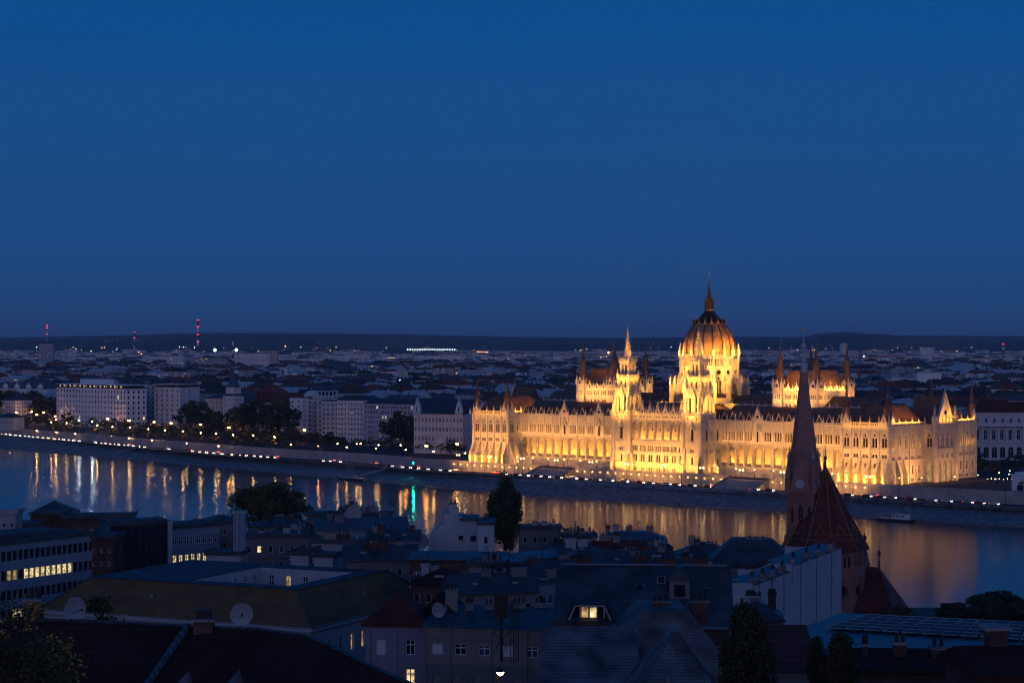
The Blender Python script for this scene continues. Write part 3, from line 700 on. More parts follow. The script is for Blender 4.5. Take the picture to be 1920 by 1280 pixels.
for k in range(len(DP)-1):
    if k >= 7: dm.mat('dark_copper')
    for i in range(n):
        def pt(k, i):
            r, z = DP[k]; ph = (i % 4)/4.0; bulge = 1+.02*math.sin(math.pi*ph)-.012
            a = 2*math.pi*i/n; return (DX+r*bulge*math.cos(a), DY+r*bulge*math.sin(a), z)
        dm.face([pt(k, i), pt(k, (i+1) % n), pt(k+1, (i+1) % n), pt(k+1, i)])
dome = dm.build('dome', None, pal, smooth=True)
for i in range(16):
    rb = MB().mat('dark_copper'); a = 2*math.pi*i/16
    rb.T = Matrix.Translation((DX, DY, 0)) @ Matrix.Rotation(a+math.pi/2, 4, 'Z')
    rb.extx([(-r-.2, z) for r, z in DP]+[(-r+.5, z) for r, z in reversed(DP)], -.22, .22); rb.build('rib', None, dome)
    gb = MB().mat('gold'); gb.T = rb.T; gb.ext([(-.75, 74.9), (.75, 74.9), (0, 77.6)], -8.9, -8.6); gb.box(-.08, .08, -8.85, -8.65, 77.4, 78.4); gb.mat('dark_copper'); gb.extx([(-8.7, 75), (-8.7, 77.4), (-6.3, 77.4), (-8.2, 75)], -.3, .3); gb.build('crown_gablet', None, dome)
lt = MB().mat('gold'); lt.lathe([(2.2, 81.8), (2.7, 82.2), (2.7, 82.9), (2.1, 83)], 12, DX, DY)
lt.mat('dark_copper'); lt.lathe([(1.7, 83), (1.7, 86.8), (2.1, 87), (1.5, 88), (1.15, 90), (.9, 91), (.55, 94), (.3, 97), (.12, 100.5)], 12, DX, DY)
lt.mat('copper_brown_roof')
for i in range(8):
    a = math.pi*i/4; lt.lathe([(.28, 83), (.28, 87.2), (.05, 89.6)], 6, DX+2.3*math.cos(a), DY+2.3*math.sin(a))
lan = lt.build('lantern', None, dome)
cr_ = MB().mat('gold'); cr_.box(DX-.08, DX+.08, DY-.08, DY+.08, 100.3, 103.2); cr_.box(DX-.7, DX+.7, DY-.08, DY+.08, 102, 102.25); cr_.lathe([(.05, 100.2), (.35, 100.6), (.05, 101)], 8, DX, DY); cr_.build('cross', None, lan)
# body behind the dome: transept
PB.wall(104.8, 81, R(270), 45, -1.5, 26.6, []); PB.wall(163.2, 36, R(90), 45, -1.5, 26.6, []); PB.wall(163.2, 81, R(180), 58.4, -1.5, 26.6, [g(4+5.2*i, 15, BIF) for i in range(10)])
rf = roofmb(); rf.mesh([(104.8, 20, 26.6), (163.2, 20, 26.6), (163.2, 81, 26.6), (104.8, 81, 26.6), (116, 24, 33), (152, 24, 33), (152, 75, 33), (116, 75, 33)], [(1, 2, 6, 5), (2, 3, 7, 6), (3, 0, 4, 7), (0, 1, 5, 4), (4, 5, 6, 7)]); rf.build('roof', None, pal)
PB.mb.build('wall', None, pal)
PB.windows(100, 'window', 'small_window')
trim.build('moulding', None, pal); bal.build('balustrade', None, pal)
pm = MB().mat('limestone_trim'); pm.box(-.5, .5, -.5, .5, 0, .45); pm.lathe([(.62, .45), (.68, .5), (.42, .56), (.07, 1.0)], 4, 0, 0, R(45))
def pinmesh(mb, p, h, w_):
    mb.T = Matrix.Translation(p) @ Matrix.Diagonal((w_, w_, h, 1)); mb.box(-.5, .5, -.5, .5, 0, .45, False); mb.lathe([(.75, .43), (.8, .48), (.5, .52), (.07, 1.0)], 4, 0, 0, R(45), caps=False)
pins.sort(key=lambda p: -p[1]*p[2])
pme = None
for p, h, w_ in pins[:100]:
    if pme is None:
        q = MB().mat('limestone_trim'); pinmesh(q, (0, 0, 0), 1, 1); o = q.build('pinnacle', None, pal); pme = o.data
    else: o = link('pinnacle', pme, pal)
    o.location = p; o.scale = (w_, w_, h)
q = MB().mat('limestone_trim')
for p, h, w_ in pins[100:]: pinmesh(q, p, h, w_)
tag(q.build('small_pinnacle', None, pal), kind='stuff')
# ---------------------------------------------------------------- floodlights of the palace (each throws its light away from the river bank)
def flood(x, y, z, sx, sy, d, power, col=(1, .56, .17), spread=120):
    """area lamp at local x,y,z, aimed along local direction d"""
    L = bpy.data.lights.new('floodlight', 'AREA'); L.shape = 'RECTANGLE'; L.size = sx; L.size_y = sy; L.energy = power; L.color = col; L.spread = R(spread)
    o = bpy.data.objects.new('floodlight', L); COL.objects.link(o)
    dd = PT.to_3x3() @ Vector(d); o.location = PW(x, y, z)
    # local X of the lamp along the wall
    zax = (-dd).normalized(); hx = PT.to_3x3() @ Vector((-d[1], d[0], 0) if abs(d[0])+abs(d[1]) > 1e-6 else (1, 0, 0)); hx.normalize()
    yax = zax.cross(hx).normalized(); m3 = Matrix((hx, yax, zax)).transposed(); o.rotation_euler = m3.to_euler()
    return o
K = .72
YEL = (1, .42, .045); PEA = (1, .435, .10); GOLD = (1, .44, .05)
# wash over the whole river front, from above the terrace rail
for x in (20, 67, 134, 200, 248): flood(x, -24, 5.0, 46, .8, (0, .95, .32), 8200*K, PEA, 110)
# wing fronts: uplights at the foot
for x0 in (0, 242): flood(x0+13, -6.4, -.9, 25, .5, (0, .62, .78), 7750*K, GOLD, 140)
for x0 in (0, 242): flood(x0+13, -2.6, 25.4, 24, .3, (0, .8, .6), 620*K, GOLD, 150)
# loggias
for x0 in (26, 162): flood(x0+40, 11.9, 3.6, 79, .3, (0, .75, .66), 12650*K, YEL, 170)
for x0 in (26, 162): flood(x0+40, 8.2, 15.0, 79, .3, (0, .5, .86), 3200*K, PEA, 160)
for x0 in (26, 162): flood(x0+40, 2.4, 2.6, 79, .3, (0, .7, .7), 5580*K, GOLD, 150)
flood(134, -2.9, 15.8, 34, .3, (0, .7, .7), 3575*K, YEL, 170)
# centre front
flood(134, -9.0, -.9, 34, .5, (0, .55, .83), 7130*K, GOLD, 140)
flood(134, -6.2, 26.0, 34, .3, (0, .55, .83), 930*K, GOLD, 150)
for tx in (111, 157):
    flood(tx, -11.0, -.9, 10, .5, (0, .45, .9), 3224*K, GOLD, 120)
    flood(tx, -22, 8, 3, 1.5, (0, .42, .9), 9300*K, GOLD, 42)
    flood(tx, -9.5, 28.6, 9, .5, (0, .36, .93), 2604*K, GOLD, 110); flood(tx+9.5, -.3, 28.6, 9, .5, (-.36, 0, .93), 4030*K, GOLD, 110)
    flood(tx, -7.4, 41.8, 6, .4, (0, .34, .94), 1426*K, GOLD, 100); flood(tx+7.4, -.3, 41.8, 6, .4, (-.34, 0, .94), 1426*K, GOLD, 100)
    flood(tx, -7.2, 55.5, 4, .3, (0, .42, .9), 1054*K, GOLD, 80); flood(tx+7.2, -.3, 55.5, 4, .3, (-.42, 0, .9), 1054*K, GOLD, 80)
# returns and the long south face
flood(32.2, 5, 0, 9, .5, (-.6, 0, .8), 2600*K, PEA, 150)
flood(277, 12, -.8, 22, .5, (-.8, 0, .6), 4200*K, PEA, 140)
flood(284, 40, -.8, 76, .5, (-.8, 0, .6), 6500*K, PEA, 140)
for t in (3.6, 9.4, 15.2, 21.0, 26.6, 54.4, 60, 65.8, 71.6, 77.4): flood(269.0, t, 14.9, 1.2, .3, (-.5, 0, .86), 118*K, GOLD, 150)
flood(277.5, 40.5, 26.9, 12, .4, (-.5, 0, .86), 1860*K, GOLD, 140)
flood(168, 2, 0, 8, .5, (-.6, 0, .8), 1984*K, GOLD, 150)
# roofs of the wings and halls
for x0 in (0, 242): flood(x0+13, -.2, 27.4, 22, .3, (0, .82, .57), 2640*K, YEL, 130)
flood(27.6, 18, 27.4, 26, .3, (-.8, 0, .6), 2310*K, YEL, 130); flood(269.6, 15, 27.4, 26, .3, (-.8, 0, .6), 2310*K, YEL, 130); flood(269.6, 68, 27.4, 20, .3, (-.8, 0, .6), 1760*K, YEL, 130)
for x0, x1 in ((56.8, 80.8), (187.2, 211.2)):
    flood((x0+x1)/2, 17.5, 33.8, 22, .5, (0, .72, .7), 5200*K, PEA, 130); flood(x1+7.5, 40, 34.8, 28, .5, (-.7, 0, .7), 6200*K, PEA, 130)
flood(199.2, 23.4, 41.6, 14, .3, (0, .8, .6), 3025*K, YEL, 130); flood(212.6, 40, 41.6, 18, .3, (-.8, 0, .6), 3575*K, YEL, 130)
# far floods on the front roofs that reach the whole dome and the drum
for x in (112, 134, 156): flood(x, 9, 34.5, 6, 1.0, ((134-x)*.02, .80, .6), 6600*K, (1, .46, .07), 60)
flood(176, 36, 39.5, 1.0, 8, (-.8, .05, .6), 7200*K, (1, .46, .07), 60)
# dome: lower roofs up the drum, gallery up the copper
for k in range(8):
    a = R(-150+k*28); ca, sa = math.cos(a), math.sin(a)
    flood(DX+27*ca, DY+27*sa, 31.5, 9, .6, (-.62*ca, -.62*sa, .78), 2232*K, GOLD, 130)
for k in range(9):
    a = R(-160+k*25); ca, sa = math.cos(a), math.sin(a)
    flood(DX+17.4*ca, DY+17.4*sa, 58.6, 6, .3, (-.42*ca, -.42*sa, .9), 1350*K, YEL, 130)

# added unseen wash lights brightening the embankment wall and stairs
for x in (20, 72, 134, 196, 244): flood(x, -20, -4.6, 40, .4, (0, .97, .2), 2700*K, PEA, 150)
# ================================================================== river, quays, ground, hills
GZ = -1.3; RZ = -5.5; WZ = -11.5
def V2(v): return (v[0], v[1])
P = [(-799, 2050), (-399, 1545), (-175, 1262), (-80, 1165), V2(PW(-6, -12, 0)), V2(PW(100, -12, 0)), V2(PW(268, -12, 0)), V2(PW(450, -12, 0))]
Q = [(-774, 1912), (-373.7, 1448), (-198, 1244), (-107, 1136), (-65, 1084.5), (10.5, 993.5), (138, 887), (275, 775)]
def lerp(a, b, t): return tuple(x+(y-x)*t for x, y in zip(a, b))
def along(poly, dist):                    # point and heading at a distance along a polyline
    for a, b in zip(poly, poly[1:]):
        L = math.dist(a, b)
        if dist <= L: return lerp(a, b, dist/L), math.atan2(b[1]-a[1], b[0]-a[0])
        dist -= L
    return poly[-1], 0
def off(i, m):                            # from the wall towards the water by m metres at station i
    L = math.dist(P[i], Q[i]); return lerp(P[i], Q[i], m/L)
m, nt, b = nodes('river_water')
b.inputs['Base Color'].default_value = (.04, .035, .045, 1); b.inputs['Roughness'].default_value = .20; b.inputs['IOR'].default_value = 1.4; b.inputs['Specular IOR Level'].default_value = .5
tc = N(nt, 'ShaderNodeTexCoord'); mp = N(nt, 'ShaderNodeMapping'); mp.inputs['Rotation'].default_value = (0, 0, R(-42)); mp.inputs['Scale'].default_value = (.5, 1, 1)
nt.links.new(tc.outputs['Object'], mp.inputs['Vector'])
n1 = N(nt, 'ShaderNodeTexNoise'); n1.inputs['Scale'].default_value = .55; n1.inputs['Detail'].default_value = 3; nt.links.new(mp.outputs[0], n1.inputs['Vector'])
bp = N(nt, 'ShaderNodeBump'); bp.inputs['Strength'].default_value = .012; bp.inputs['Distance'].default_value = .12
nt.links.new(n1.outputs['Fac'], bp.inputs['Height']); nt.links.new(bp.outputs['Normal'], b.inputs['Normal'])
n2 = N(nt, 'ShaderNodeTexNoise'); n2.inputs['Scale'].default_value = .012; n2.inputs['Detail'].default_value = 4; nt.links.new(mp.outputs[0], n2.inputs['Vector'])
mr = N(nt, 'ShaderNodeMapRange'); mr.inputs['To Min'].default_value = .135; mr.inputs['To Max'].default_value = .168; nt.links.new(n2.outputs['Fac'], mr.inputs['Value']); nt.links.new(mr.outputs[0], b.inputs['Roughness'])
wm_ = MB().mat('river_water'); wm_.face([(-3000, 380, WZ), (3000, 380, WZ), (3000, 2600, WZ), (-3000, 2600, WZ)])
tag(wm_.build('river_water'), 'calm dark blue river with long orange and white reflections of the far bank lights', kind='structure')
# quay: road at the foot of the wall, then the stone bank down to the water
rows = [(0, RZ, 'asphalt'), (17, RZ, 'asphalt'), (17.01, RZ+.25, 'quay_pale'), (18.4, RZ+.25, 'quay_pale'), ('f', .38, -7.6), ('f', .42, -7.9), ('f', .62, -9.2), ('f', .66, -9.3), ('f', .96, -11.0), ('f', 1.0, -11.1), ('f', 1.005, -12.6)]
def rowpt(i, r):
    if r[0] == 'f': return (*lerp(P[i], Q[i], r[1]), r[2])
    return (*off(i, r[0]), r[1])
def strip(mb, ra, rb):
    for i in range(len(P)-1): mb.face([rowpt(i, rb), rowpt(i+1, rb), rowpt(i+1, ra), rowpt(i, ra)])
qr = MB().mat('asphalt'); strip(qr, rows[0], rows[1]); tag(qr.build('quay_road'), 'lower quay road at the foot of the embankment wall', kind='structure')
mk = MB().mat('white_paint')
for L in (8.3,):
    d = 0
    while d < 1500:
        a, h1 = along([off(i, L) for i in range(len(P))], d); q = Vector((math.cos(h1), math.sin(h1))); n_ = Vector((-q.y, q.x))*.08
        a = Vector(a); c = a+q*3
        mk.face([(a.x-n_.x, a.y-n_.y, RZ+.004), (c.x-n_.x, c.y-n_.y, RZ+.004), (c.x+n_.x, c.y+n_.y, RZ+.004), (a.x+n_.x, a.y+n_.y, RZ+.004)]); d += 9
tag(mk.build('road_marking'), 'dashed white centre line painted on the quay road', kind='structure')
kb = MB().mat('quay_pale'); strip(kb, (16.99, RZ-.1), rows[2]); strip(kb, rows[2], rows[3]); tag(kb.build('kerb'), 'pale stone kerb between the quay road and the bank', kind='structure')
qb = MB().mat('quay_stone')
for ra, rb in zip(rows[3:], rows[4:]): strip(qb, ra, rb)
tag(qb.build('stone_bank'), 'sloping grey stone bank between the quay road and the river', kind='structure')
# Pest ground
gd = MB().mat('asphalt')
far = [(-30000, 40000), (-16000, 40000), (-8000, 40000), (-4000, 40000), (0, 40000), (4000, 40000), (10000, 40000), (30000, 40000)]
for i in range(len(P)-1): gd.face([(*P[i], GZ), (*P[i+1], GZ), (*far[i+1], GZ), (*far[i], GZ)])
gd.face([(*P[-1], GZ), (30000, 600, GZ), (30000, 40000, GZ)]); gd.face([(*P[0], GZ), (-30000, 40000, GZ), (-30000, 2400, GZ)])
tag(gd.build('city_ground'), 'flat dark city ground stretching to the hills', kind='structure')
# hills
mat('forest_hill', (.02, .035, .028), .95, .35, .004, coord='Object')
sky = [(-900, 633), (-300, 632), (0, 632), (120, 630), (250, 628), (340, 625), (420, 623), (560, 624), (700, 626), (880, 629), (1000, 631), (1150, 633), (1300, 632), (1420, 630), (1500, 631), (1545, 624), (1590, 622), (1640, 626), (1700, 629), (1850, 629), (1960, 630), (2300, 632), (2900, 634)]
def hill(name, Y, dy, seed, label, amp):
    random.seed(seed); hb = MB().mat('forest_hill'); xs = []; ph = [random.random()*6 for _ in range(6)]
    for k in range(len(sky)-1):
        for j in range(10):
            t = j/10; px = sky[k][0]+(sky[k+1][0]-sky[k][0])*t; y = sky[k][1]+(sky[k+1][1]-sky[k][1])*(t*t*(3-2*t))
            y += dy+amp*sum(math.sin(px*.013*(q+1)**1.3+ph[q])/(q+1) for q in range(6))
            xs.append(((px-960)/F*Y, H-(y-HOR)/F*Y))
    n = len(xs)
    for i in range(n-1):
        (xa, za), (xb, zb) = xs[i], xs[i+1]
        prof = [(Y-2600, 0), (Y-1800, .35), (Y-900, .75), (Y, 1.0), (Y+1500, .6), (Y+3000, 0)]
        for (ya, fa), (yb, fb) in zip(prof, prof[1:]):
            hb.face([(xa, ya, GZ-1+(za+1)*fa), (xb, ya, GZ-1+(zb+1)*fa), (xb, yb, GZ-1+(zb+1)*fb), (xa, yb, GZ-1+(za+1)*fb)])
    tag(hb.build(name, smooth=True), label, kind='structure')
hill('hills', 15000, 0, 4, 'long wooded ridge along the horizon', .35)
hill('foothills', 11500, 8.5, 9, 'lower dark foothills in front of the ridge', .8)
# ---------------------------------------------------------------- embankment walls
wl = thing('embankment_wall', 'long pale stone embankment wall below the floodlit palace, lit by small wall lamps', 'wall', (PX, PY, 0), PA)
mb = MB().mat('quay_pale')
stair = ((60, 84), (184, 208))
segs = [(-6, 60), (84, 184), (208, 270), (270, 450)]
for a, b in segs:
    mb.box(a, b, -12.0, -11.0, RZ-.5, GZ+.0); mb.box(a, b, -12.25, -10.9, GZ, GZ+.25); mb.box(a, b, -11.9, -11.3, GZ+.25, GZ+1.05); mb.box(a, b, -12.05, -11.2, GZ+1.05, GZ+1.3)
    x = a
    while x < b: mb.box(x, min(b, x+.9), -12.35, -12.0, RZ-.3, GZ+.0); x += 5.2
    mb.box(a, b, -12.6, -12.0, RZ-.3, RZ+.6)
mb.build('wall', None, wl)
for a, b in stair:
    st = MB().mat('quay_pale')
    for i in range(16):
        z = RZ+(GZ-RZ)*(i+1)/16; st.box(a, b, -24+i*.8, -24+(i+1)*.8+.02, RZ-.2, z)
    st.mat('quay_stone'); st.extx([(-24.5, RZ), (-24.5, RZ+.9), (-11.5, GZ+1), (-11, GZ), (-11, RZ)], a-.8, a); st.extx([(-24.5, RZ), (-24.5, RZ+.9), (-11.5, GZ+1), (-11, GZ), (-11, RZ)], b, b+.8)
    st.build('stairs', None, wl)
lm = MB().mat('iron'); lm.box(-.12, .12, -.3, .1, -.1, .3); lm.mat('wall_lamp'); lm.box(-.17, .17, -.5, -.3, -.12, .06)
o = lm.build('wall_lamp', None, wl); first = True
for a, b in segs[:3]:
    x = a+2.9
    while x < b:
        q = o if first else link('wall_lamp', o.data, wl); first = False
        q.location = (x, -12.15, GZ-.55); x += 5.2
        if x > 268: break
def wall_run(pts, z0, z1, name, label, mat_='quay_pale', th=.8, cap=True):
    mb = MB().mat(mat_); mt = MB().mat(mat_)
    for a, b in zip(pts, pts[1:]):
        L = math.dist(a, b); an = math.atan2(b[1]-a[1], b[0]-a[0]); T = Matrix.Translation((a[0], a[1], 0)) @ Matrix.Rotation(an, 4, 'Z')
        mb.T = T; mb.box(0, L, 0, th, z0, z1-.25); mt.T = T; mt.box(-.1, L+.1, -.15, th+.1, z1-.25, z1)
    r = thing(name, label, 'wall'); mb.build('wall', None, r); mt.build('coping', None, r); return r
wall_run(P[:5], RZ-.4, GZ+1.1, 'embankment_wall', 'plain grey embankment wall beside the quay traffic below the tree-lined street')
# terrace blocks in front of the two ranges
for x0, w_ in ((26, 'left'), (162, 'right')):
    t = MB().mat('quay_pale'); t.box(x0+.6, x0+79.4, 1.5, 10.6, GZ-.2, 2.0); t.box(x0+.6, x0+79.4, 1.3, 1.7, 2.0, 2.9)
    t.build('terrace', None, pal)
# ---------------------------------------------------------------- lamps
def ball(mb, x, y, z, r, n=8): mb.lathe([(r*math.sin(math.pi*k/5)+1e-3, z-r*math.cos(math.pi*k/5)) for k in range(6)], n, x, y)
def make_lamp(name, label, group, h, arms, mt, r=.42, cat='lamp'):
    t = thing(name, label, cat, (0, 0, -500), 0, group)
    p = MB().mat('iron'); p.lathe([(.22, 0), (.22, .5), (.1, .7), (.07, h)], 8)
    for dx in arms:
        if dx: p.tube((0, 0, h-.5), (dx, 0, h-.05), .05)
    p.build('pole', None, t)
    for dx in arms:
        b = MB().mat(mt); ball(b, dx, 0, h+.3, r); b.build('lamp_globe', None, t)
    return t
PROTO = []
def proto(t): PROTO.append(t); return t
twin = proto(make_lamp('street_lamp', 'x', 'street lamps along the embankment street', 8, (-.9, .9), 'lamp_orange', .32))
single = proto(make_lamp('street_lamp', 'x', 'street lamps along the embankment street', 8, (0,), 'lamp_warm', .32))
white_l = proto(make_lamp('street_lamp', 'x', 'street lamps along the embankment street', 8, (0,), 'lamp_white', .38))
quay_l = proto(make_lamp('quay_lamp', 'x', 'lamps along the quay road', 8.5, (-.8, .8), 'terrace_lamp_glow', .34))
terr_l = proto(make_lamp('terrace_lamp', 'x', 'lamps on the palace terrace', 3.6, (0,), 'terrace_lamp_glow', .2))
dark_l = proto(make_lamp('quay_lamp', 'x', 'unlit tall masts on the quay road', 11, (-.7, .7), 'galvanised', .3))
ORD = ['first', 'second', 'third', 'fourth', 'fifth', 'sixth', 'seventh', 'eighth', 'ninth', 'tenth', 'eleventh', 'twelfth', 'thirteenth', 'fourteenth', 'fifteenth', 'sixteenth', 'seventeenth', 'eighteenth', 'nineteenth', 'twentieth']
TENS = {20: 'twenty', 30: 'thirty', 40: 'forty', 50: 'fifty', 60: 'sixty', 70: 'seventy', 80: 'eighty', 90: 'ninety'}
def ordw(i):
    if i < 20: return ORD[i]
    n = i+1
    if n >= 100: return 'hundred and '+ordw(n-101) if n > 100 else 'hundredth'
    if n % 10 == 0: return TENS[n][:-1]+'ieth'
    return TENS[n//10*10]+'-'+ORD[n % 10-1]
LS = [(9,764,2),(18,777,2),(31,773,2),(39,770,1),(59,772,2),(69,777,2),(82,773,2),(103,780,2),(105,786,1),(96,791,1),(125,793,1),(148,788,3),(152,780,2),(173,790,3),(202,785,2),(211,800,1),(182,797,1),(242,788,2),(244,801,1),(289,791,2),(278,804,1),(321,793,2),(309,806,1),(343,808,1),(376,796,2),(376,811,1),(405,813,1),(429,801,2),(437,815,1),(475,802,2),(475,816,1),(518,803,2),(515,819,1),(571,806,2),(545,833,2),(597,836,2),(633,831,1),(650,838,2),(669,832,1),(676,831,1),(705,840,1),(710,834,1),(751,834,1),(761,843,2),(799,836,2),(813,846,2),(857,832,2),(872,849,1)]
NEARL = [(150, 'before the white office block'), (260, 'right of the white office block'), (345, 'before the grey office wing'), (480, 'under the dark riverside trees'), (640, 'before the pale apartment terraces'), (780, 'by the grey apartment house'), (900, 'just left of the palace')]
def wall_y(x):
    for a, b in zip(P, P[1:]):
        if a[0] <= x <= b[0]: return a[1]+(b[1]-a[1])*(x-a[0])/(b[0]-a[0])
    return P[0][1] if x < P[0][0] else P[-1][1]
def street_spot(px, py):                  # lamp head seen at a pixel, its foot on the street behind the wall
    z = 7.0
    while z > 1.5:
        p = onz(px, py, z)
        if p.y > wall_y(p.x)+4: break
        z -= .25
    return p, z
cnt = {}
for px, py, k in sorted(LS):
    p, z = street_spot(px, py)
    p0 = {1: single, 2: twin, 3: white_l}[k]; where = next(w for lim, w in NEARL if px < lim)
    kind = {1: 'single warm', 2: 'twin-armed orange', 3: 'single cold white'}[k]; key = (kind, where); cnt[key] = cnt.get(key, 0)+1
    copy_tree(p0, (p.x, p.y, GZ), R(-52), f'{ordw(cnt[key]-1)} {kind} street lamp from left {where}', ((z-GZ)/8.3,)*3)
for i, (px, py) in enumerate([(69, 807), (105, 810), (141, 813), (176, 815), (209, 817), (242, 821), (285, 825), (350, 831), (410, 836)]):
    p = onz(px, py, RZ+5.0); c = copy_tree(single, (p.x, p.y, RZ), 0, f'small warm lamp against the plain embankment wall, {ordw(i)} from the left', (.6, .6, .6)); c['group'] = 'lamps against the embankment wall'
i = 0
for x in range(2, 290, 24):
    q = PW(x, -14.6, RZ); copy_tree(quay_l, q, PA+R(20), f'twin-globe quay lamp in front of the palace wall, {ordw(i)} from left'); i += 1
i = 0
for a, b in ((28, 104), (164, 240)):
    for k in range(7):
        q = PW(a+4+(b-a-8)*k/6, 1.0, GZ); copy_tree(terr_l, q, 0, f'small lamp on the palace terrace rail, {ordw(i)} from left'); i += 1
for x in (122, 131, 141, 149):
    q = PW(x, -9.5, GZ); copy_tree(terr_l, q, 0, f'small lamp before the middle block of the palace, {ordw(i-14)} from the left'); i += 1
for k, (x, y) in enumerate(((276, -4), (283, 4), (290, 22), (292, 40), (291, 62), (288, 78), (300, 55), (312, 20), (318, 48), (330, 66), (340, 30))):
    q = PW(x, y, GZ); c = copy_tree(terr_l, q, 0, f'small square lamp beyond the right end of the palace, {ordw(k)} from the river corner'); c['group'] = 'lamps on the square beside the palace'
for k, x in enumerate((14, 52, 96, 128, 170, 196, 232, 256, 292, 318, 345)):
    copy_tree(dark_l, PW(x, -31.0, RZ+.2), PA, f'unlit tall slim mast on the river side of the quay, {ordw(k)} from the left')
# ---------------------------------------------------------------- cars on the quay road
def make_car(paint):
    t = thing('car', 'x', 'car', (0, 0, -520), 0, 'cars on the quay road')
    b = MB().mat(paint); prof = [(-2.15, .35), (2.15, .3), (2.2, .75), (1.35, .92), (.75, 1.38), (-1.1, 1.42), (-1.85, 1.0), (-2.2, .95)]
    b.ext(prof, -.88, .88); b.build('body', None, t)
    w_ = MB().mat('window_dark'); w_.ext([(-1.5, .98), (1.2, .96), (.72, 1.34), (-1.0, 1.37)], -.895, .895); w_.build('window', None, t)
    for x in (-1.35, 1.4):
        for y in (-.86, .86):
            q = MB().mat('iron'); q.T = Matrix.Translation((x, y, .33)) @ Matrix.Rotation(R(90), 4, 'X'); q.lathe([(.33, -.11), (.33, .11)], 12); q.build('wheel', None, t)
    for y in (-.62, .62):
        q = MB().mat('head_light'); q.box(2.16, 2.26, y-.22, y+.22, .52, .74); q.build('headlight', None, t)
        q = MB().mat('tail_light'); q.box(-2.27, -2.17, y-.24, y+.24, .66, .86); q.build('taillight', None, t)
    return t
mat('paint_silver', (.4, .41, .43), .35, .05, 1, metal=.4); mat('paint_dark', (.03, .035, .045), .3, .05, 1); mat('paint_red', (.3, .02, .02), .3, .05, 1)
CARS = [proto(make_car(m_)) for m_ in ('paint_silver', 'paint_dark', 'paint_red', 'white_paint')]
random.seed(21)
def lane(L, d0, d1, gap, rev, what):
    d = d0; k = 0; line = [off(i, L) for i in range(len(P))]
    names = ['silver', 'dark', 'red', 'white']
    while d < d1:
        p, hd = along(line, d); j = random.choice((0, 1, 1, 2, 3, 0))
        copy_tree(CARS[j], (p[0], p[1], RZ+.005), hd+(math.pi if rev else 0), f'{names[j]} car {what}, {ordw(k)} from the left')
        k += 1; d += random.uniform(*gap) if random.random() < .82 else random.uniform(25, 55)
tot = sum(math.dist(a, b) for a, b in zip(P, P[1:]))
lane(11.5, 640, 1560, (5.4, 11), False, 'with lit headlights in the near quay lane')
lane(5.0, 660, 1500, (16, 60), True, 'showing tail lights in the quay lane by the wall')
# traffic light by the quay
t = thing('traffic_light', 'green traffic light on a slim post by the plain embankment wall', 'traffic light', onz(775, 881, RZ)); t.location.z = RZ
p = MB().mat('iron'); p.lathe([(.12, 0), (.09, 4.6)], 8); p.build('pole', None, t)
p = MB().mat('iron'); p.box(-.3, .3, -.15, .25, 3.6, 4.8); p.build('signal_head', None, t)
p = MB().mat('green_light'); p.lathe([(.24, -.0), (.24, .1)], 10); p.T = Matrix.Identity(4); p = MB().mat('green_light'); p.T = Matrix.Translation((0, -.16, 4.0)) @ Matrix.Rotation(R(90), 4, 'X'); p.lathe([(.3, 0), (.3, .12)], 10); p.build('lens', None, t)
# ---------------------------------------------------------------- pontoons
def pontoon(px, py, L, W_, label, masts=(), cabin=None, hull='iron'):
    p = onz(px, py, WZ); t = thing('pontoon', label, 'boat', (p.x, p.y, WZ), math.atan2(-.66, .75))
    h_ = MB().mat(hull); h_.ext([(-L/2, .9), (-L/2+1.2, -.3), (L/2-1.2, -.3), (L/2, .9)], -W_/2, W_/2); h_.build('hull', None, t)
    d = MB().mat('galvanised'); d.box(-L/2+.3, L/2-.3, -W_/2+.2, W_/2-.2, .9, 1.05)
    for k in range(9): x = -L/2+.5+(L-1)*k/8; d.box(x-.04, x+.04, -W_/2+.2, -W_/2+.28, 1.05, 2.0)
    d.box(-L/2+.5, L/2-.5, -W_/2+.2, -W_/2+.27, 1.95, 2.05); d.build('deck', None, t)
    for x in masts: q = MB().mat('galvanised'); q.lathe([(.14, 1), (.1, 9.5)], 8, x, 0); q.build('mast', None, t)
    if cabin:
        q = MB().mat('white_render'); q.box(cabin[0], cabin[1], -W_/2+.8, W_/2-.8, 1.05, 3.1); q.mat('window_dark')
        x = cabin[0]+.6
        while x < cabin[1]-1: q.box(x, x+.9, -W_/2+.77, -W_/2+.8, 1.8, 2.6); x += 1.5
        q.mat('galvanised'); q.box(cabin[0]-.4, cabin[1]+.4, -W_/2+.4, W_/2-.4, 3.1, 3.25); q.build('cabin', None, t)
    return t
pontoon(660, 899, 19, 5, 'pale landing pontoon with three slim masts moored at the stone bank', (-3, -1.2, 1))
pontoon(187, 853, 16, 4, 'low dark landing pontoon moored left of the sloping gangway')
pontoon(1680, 976, 17, 5, 'dark moored barge with a low cabin below the right end of the palace', (), (-1, 6))
